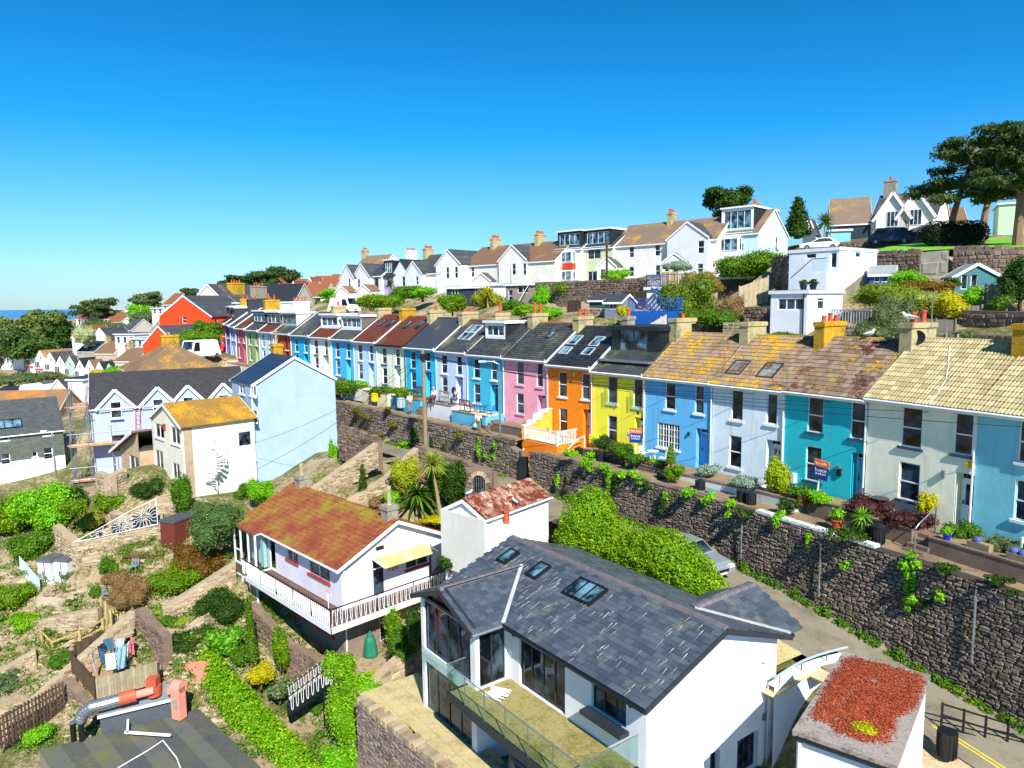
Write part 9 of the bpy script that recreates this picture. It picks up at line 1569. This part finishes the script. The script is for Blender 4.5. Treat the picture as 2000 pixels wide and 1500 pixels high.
for lb, b_, t_, arm in (('grey lamp post before the teal house', P(977, 856, 49.9), 706, -1.0), ('slim grey lamp post by the slate-hung house', P(108, 912, 60), 842, -.5), ('slim grey lamp post before the hill gable', P(998, 560, 100), 521, -.8), ('pale lamp post beside the orange house', P(406, 668, 105), 632, -.7)):
    T = thing('lamp_post', lb, 'street lamp', b_); H = P(proj(*b_)[0], t_, b_[1])[2]-b_[2]; MB().tube([(0, 0, -1), (0, 0, H*.35), (0, 0, H-.2), (arm*.4, 0, H), (arm, 0, H+.02)], [.1, .06, .045, .035, .035], 8).build('post', GALV, T); MB().box(arm-.45, arm+.05, -.1, .1, H-.04, H+.08).build('lamp_head', flat('#d8dce0', .3), T)
T = thing('telegraph_pole', 'wooden pole before the olive house on the hill', 'pole', P(1185, 552, 82)); MB().tube([(0, 0, -1), (0, 0, 4.8)], .13, 8).build('pole', TIMB_D, T)
def txt(s, size, mat, T, loc, rz=0): c = bpy.data.curves.new('lettering', 'FONT'); c.body = s; c.size = size; c.extrude = .004; c.align_x = 'CENTER'; c.materials.append(mat); o = bpy.data.objects.new('t', c); COL.objects.link(o); dg = bpy.context.evaluated_depsgraph_get(); me = bpy.data.meshes.new_from_object(o.evaluated_get(dg)); bpy.data.objects.remove(o); o = link('lettering', me, T, loc); o.rotation_euler = (math.pi/2, 0, rz)
for lb, q, rz in (('orange and blue for-sale board leaning before the vivid turquoise house', P(1592, 975, 34.0), TF[2].a), ('orange and blue for-sale board between the lemon and sky blue houses', S_(5.03, .75, -.1), TF[4].a+.5)):
    T = thing('sale_board', lb, 'sign', q, rz); c = 1 if 'turquoise' in lb else 0; MB().bar((0, .03, -.2), (.28*c, .03, 1.9), .06).build('post', WHITE, T); b_ = link('board', MB().box(-.4, .4, -.02, .02, 0, .95).mesh('board', [flat('#0c3c8c', .4, var=.03)]), T, (.2*c, 0, 1.05)); b_.rotation_euler = (0, .12*c, 0); o = link('board_top', MB().box(-.401, .401, -.024, .024, .62, .952).mesh('board_top', flat('#f07830', .4, var=.03)), T, (.2*c, 0, 1.05)); o.rotation_euler = (0, .12*c, 0)
    for s, z, sz in (('for sale', 1.76, .2), ('boyce', 1.42, .26), ('brixham', 1.27, .17)): txt(s, sz, WHITE, T, (.26*c, -.03, z))
for i, s, (px, py) in ((2, '41', (1679, 897)), (1, '39', (1886, 932))): u, z = TF[i].onv(px, py, .15); txt(s, .16, BLACKM, TH[i], (u, .13, z))
def bin_(lb, q, r=.27, h=.75, col='#1c2024', lid=True, mark=False):
    T = thing('dustbin', lb, 'bin', q); MB().lathe([(r*.85, 0), (r, h)], n=14).build('body', flat(col, .5, var=.1), T); rib = MB().box(r*.9, r*1.03, -.012, .012, .05, h-.05).mesh('rib', flat(col, .5, var=.1))
    for k in range(14): link('rib', rib, T, (0, 0, 0), k*.449)
    if lid: MB().lathe([(r*1.1, h), (r*1.08, h+.05), (r*.3, h+.12)], n=14).build('lid', flat(col, .4, var=.1), T); MB().bar((-.08, 0, h+.14), (.08, 0, h+.14), .03).build('handle', BLACKM, T)
for lb, q in (('black ribbed dustbin below the heather hedge', S_(1.45, 2.9, -.65)), ('black dustbin below the white terrace', S_(3.7, 2.7, -.7)), ('black dustbin left of the round bush, front', S_(3.12, 2.7, -.7)), ('black dustbin left of the round bush, rear', S_(3.0, 2.75, -.7)), ('dark composter bin below the pots', S_(4.3, 2.6, -.7)), ('black dustbin under the lemon house terrace, left', S_(5.8, 2.3, -.6)), ('black dustbin under the lemon house terrace, right', S_(5.35, 2.3, -.6)), ('black tub among the heather bed', S_(1.6, 2.8, -.65))): bin_(lb, q)
bin_('yellow plastic bin on the path before the cream house', S_(11.3, 2.6, -.7), .3, .7, '#e8c010'); bin_('galvanised dustbin before the cyan house terrace', S_(10.4, 2.6, -.75), .35, .8, '#a8b0b8'); bin_('open black bin by the black railings', PZ(1848, 1478, 45.0), .3, .9, '#16181c', False); bin_('teal recycling tub below the white terrace', S_(3.55, 2.7, -.7), .25, .4, '#3c9c94', False)
g = random.Random(8)
for k in range(7): potted('%s pot with small plant on the sky blue house terrace edge' % ('dark', 'navy', 'blue', 'terracotta', 'teal', 'black', 'purple')[k], *S_(4.93-k*.09, 1.75, -.02), r=.15+.03*(k % 3), h=.26, mat=flat(('#2c2420', '#1c2c5c', '#1c4c9c', '#b8512c', '#2c6c7c', '#181818', '#3c2440')[k], .4), leaf=(DK, BT, MD)[k % 3], ph=.25)
for k in range(5): potted('clay pot on the cyan house terrace, %s from the pole' % ('first', 'second', 'third', 'fourth', 'fifth')[k], *S_(10.2+k*.14, 1.75, -.02), r=.2, h=.28, leaf=(MD, BR)[k % 2], ph=.2)
potted('blue pot with yellow-green plant before the pink house', *S_(7.2, 1.3, .0), r=.24, h=.45, mat=flat('#1c4cb0', .4), leaf=BT); potted('cobalt pot with yellow-green plant on the right-hand terrace wall', *S_(1.0, 1.75, 0), r=.17, h=.24, mat=flat('#1c2cb8', .3), leaf=BT, ph=.3); potted('clay pot with strappy plant under the heather', *S_(1.88, 2.75, -.65), r=.26, h=.42, leaf=BT, ph=.6); potted('dark pot under the small conifer', *S_(4.42, 1.75, 0), r=.3, h=.35, mat=BLACKM, leaf=DK, ph=.1)
for k, s in enumerate((.72, .42)):
    q = S_(s, 1.75, .0); T = thing('planter_box', 'pale wooden planter with blue balls, %s' % ('left' if k == 0 else 'right'), 'planter', q, TF[0].a)
    for j in range(3): MB().box(-.42, .42, -.15, .15, j*.1, j*.1+.092).build('plank', TIMBER, T)
    for j in range(1+k): MB().blob((-.1+j*.3-.1*k, 0, .36), (.15, .15, .13), 12, 0, .5, .05).build('clipped_ball', flat('#4c5ca8', .8, var=.3), T)
bench('red-brown slatted bench on the turquoise terrace', S_(8.62, 1.5, 0), TF[8].a+math.pi, woodmat('#8a3c2c', '#6a2c20'), 1.5); bench('grey weathered bench on the white terrace', S_(9.6, .9, 0), TF[9].a, woodmat('#a8a090', '#8a8274'), 1.5); bench('dark brown bench on the cyan house terrace', S_(10.45, .9, 0), TF[10].a, woodmat('#4c342c', '#38241c'), 1.4); bench('white metal bench before the turquoise right-edge house', S_(.38, .6, 0), TF[0].a, WHITE, 1.4)
BK = flat('#3c4044', .6)
for lb, s, m_ in (('white bistro', 4.72, WHITE), ('black bistro', 1.72, BK), ('blue bistro', 8.3, flat('#2c70a8', .5))):
    rtable(lb+' table on the front terrace', S_(s, .9, 0), m_, .36); chair(lb+' chair left of its table', S_(s+.16, .8, 0), TF[int(s)].a+math.pi*.5, m_); chair(lb+' chair right of its table', S_(s-.16, .9, 0), TF[int(s)].a-math.pi*.4, m_)
for k, s in enumerate((6.3, 6.6)): T = chair('dark wicker armchair on the orange terrace, %s' % ('right' if k == 0 else 'left'), along(s, 1.4)+(50.3,), TF[6].a+2.6, DGREY)
a, b = PZ(1838, 1425, 45.0), PZ(2010, 1478, 44.4); T = thing('black_railings', 'black metal railings beside the garage and bin', 'railings', a); d = Vector(b)-Vector(a); z = Vector((0, 0, 1))
for h in (.15, .95, .55): MB().bar(z*h, d+z*h, .05).build('rail', BLACKM, T)
for k in range(5): MB().bar(d*k/4, d*k/4+z*1.0, .06).build('post', BLACKM, T)
wd = [G(g.uniform(-20, 640), g.uniform(1010, 1480)) for k in range(1100)]
tag(foliage('weeds', MD, [(a[0], a[1], gz0(a[0], a[1])+.05) for a in wd], [(g.uniform(.2, .8), g.uniform(.2, .7), g.uniform(.08, .3)) for a in wd], 75000, .07, core=False, shell=.1), 'green and straw weeds over the lower garden slopes', 'weeds', kind='stuff')
A_ = []; B2 = []
for k in range(1500):
    px, py = g.uniform(0, 480), g.uniform(1130, 1440); q = G(px, py) if k % 3 == 0 else (A_[-1][0]+g.uniform(-.9, .9), A_[-1][1]+g.uniform(-.9, .9), 0); A_.append(q)
m = MB()
for x, y, _ in A_: s = g.uniform(.05, .2); m.blob((x, y, gz0(x, y)+.02), (s*1.5, s, s*.6), 5, 0, g.random(), .3)
tag(m.build('loose_stones', STONE_L), 'pale loose stones scattered over the lower left gardens', 'stones', kind='stuff')
addk((-8, 27.5, 36), (-5, 24, 35.5), (-9, 30, 36.8), (-6.5, 28.5, 36.4), (-3, 22, 36))
KA = np.array(KN, float)
def ground_z(x, y):
    x = np.atleast_1d(np.asarray(x, float)); y = np.atleast_1d(np.asarray(y, float))
    d2 = (x[:, None]-KA[None, :, 0])**2+(y[:, None]-KA[None, :, 1])**2
    k = np.sort(d2, axis=1)[:, 3]*2.0+1e-3; w_ = np.clip(1-d2/(k[:, None]*2.2), 0, 1)**2/(d2+.3); return (w_*KA[None, :, 2]).sum(1)/w_.sum(1)
gz = lambda x, y: float(ground_z(x, y)[0])
def lane_cap(X, Y, Z):
    for (x0, y0, b0, t0), (x1, y1, b1, t1) in zip(LANE_L, LANE_L[1:]):
        L = math.hypot(x1-x0, y1-y0); ux, uy = (x1-x0)/L, (y1-y0)/L; s = (X-x0)*ux+(Y-y0)*uy; d = (X-x0)*uy-(Y-y0)*ux
        k2 = (s > -.6) & (s < L+.6) & (d > -6.2) & (d <= -.4); Z = np.where(k2, np.minimum(Z, 49.0+.9*(y0 > 44)), Z); k = (s > -1.5) & (s < L+1.5) & (d > -.5) & (d < 8.6); zb = b0+(b1-b0)*np.clip(s/L, 0, 1)-.45; Z = np.where(k, np.minimum(Z, zb), Z)
    return Z
LANE_L = [(-22.5, 73.2, 48.3, 0), (-15.9, 66.3, 48.2, 0), (-7.2, 56.7, 48.1, 0), (-.25, 48.75, 47.9, 0), (3.24, 44.3, 47.55, 0), (7.5, 39.35, 47.25, 0), (10.55, 35.4, 46.9, 0), (12.75, 31.95, 46.5, 0), (15.95, 27.1, 45.4, 0), (19.3, 21.2, 44.5, 0), (24.5, 13.0, 43.8, 0)]
def land(name, xs, ys, mat):
    X, Y = np.meshgrid(xs, ys); Z = np.concatenate([ground_z(X[i], Y[i]) for i in range(len(ys))]); Z = lane_cap(X.ravel(), Y.ravel(), Z); nx, ny = len(xs), len(ys)
    V = np.stack([X.ravel(), Y.ravel(), Z], 1); i, j = np.meshgrid(np.arange(nx-1), np.arange(ny-1)); a = (j*nx+i).ravel(); Fq = np.stack([a, a+1, a+nx+1, a+nx], 1)
    o = link(name, npmesh(name, V, Fq, mat, smooth=True)); o['kind'] = 'structure'; return o
xs = np.unique(np.round(np.concatenate([np.arange(-1000, -160, 40), np.arange(-160, -64, 4), np.arange(-64, 64, 1.25), np.arange(64, 200, 6), np.arange(200, 1000, 50)]), 3))
ys = np.unique(np.round(np.concatenate([np.arange(-200, 0, 20), np.arange(0, 130, 1.25), np.arange(130, 420, 6), np.arange(420, 1300, 40)]), 3))
gm_, t, b = nodes('hillside'); p = pos(t)
f = math2(t, 'ADD', math2(t, 'MULTIPLY', noise(t, p, .22, 7, .75), .55), math2(t, 'MULTIPLY', noise(t, p, 4, 6, .8), .45))
t.links.new(ramp(t, f, [(.40, C('#4a5a20')), (.47, C('#6c6c34')), (.51, C('#a08e6c')), (.56, C('#bca888')), (.62, C('#8c7c60'))]), b.inputs['Base Color']); b.inputs['Roughness'].default_value = .95; bump(t, b, noise(t, p, 6, 6, .8), .8, .2)
land('hillside', xs, ys, gm_)
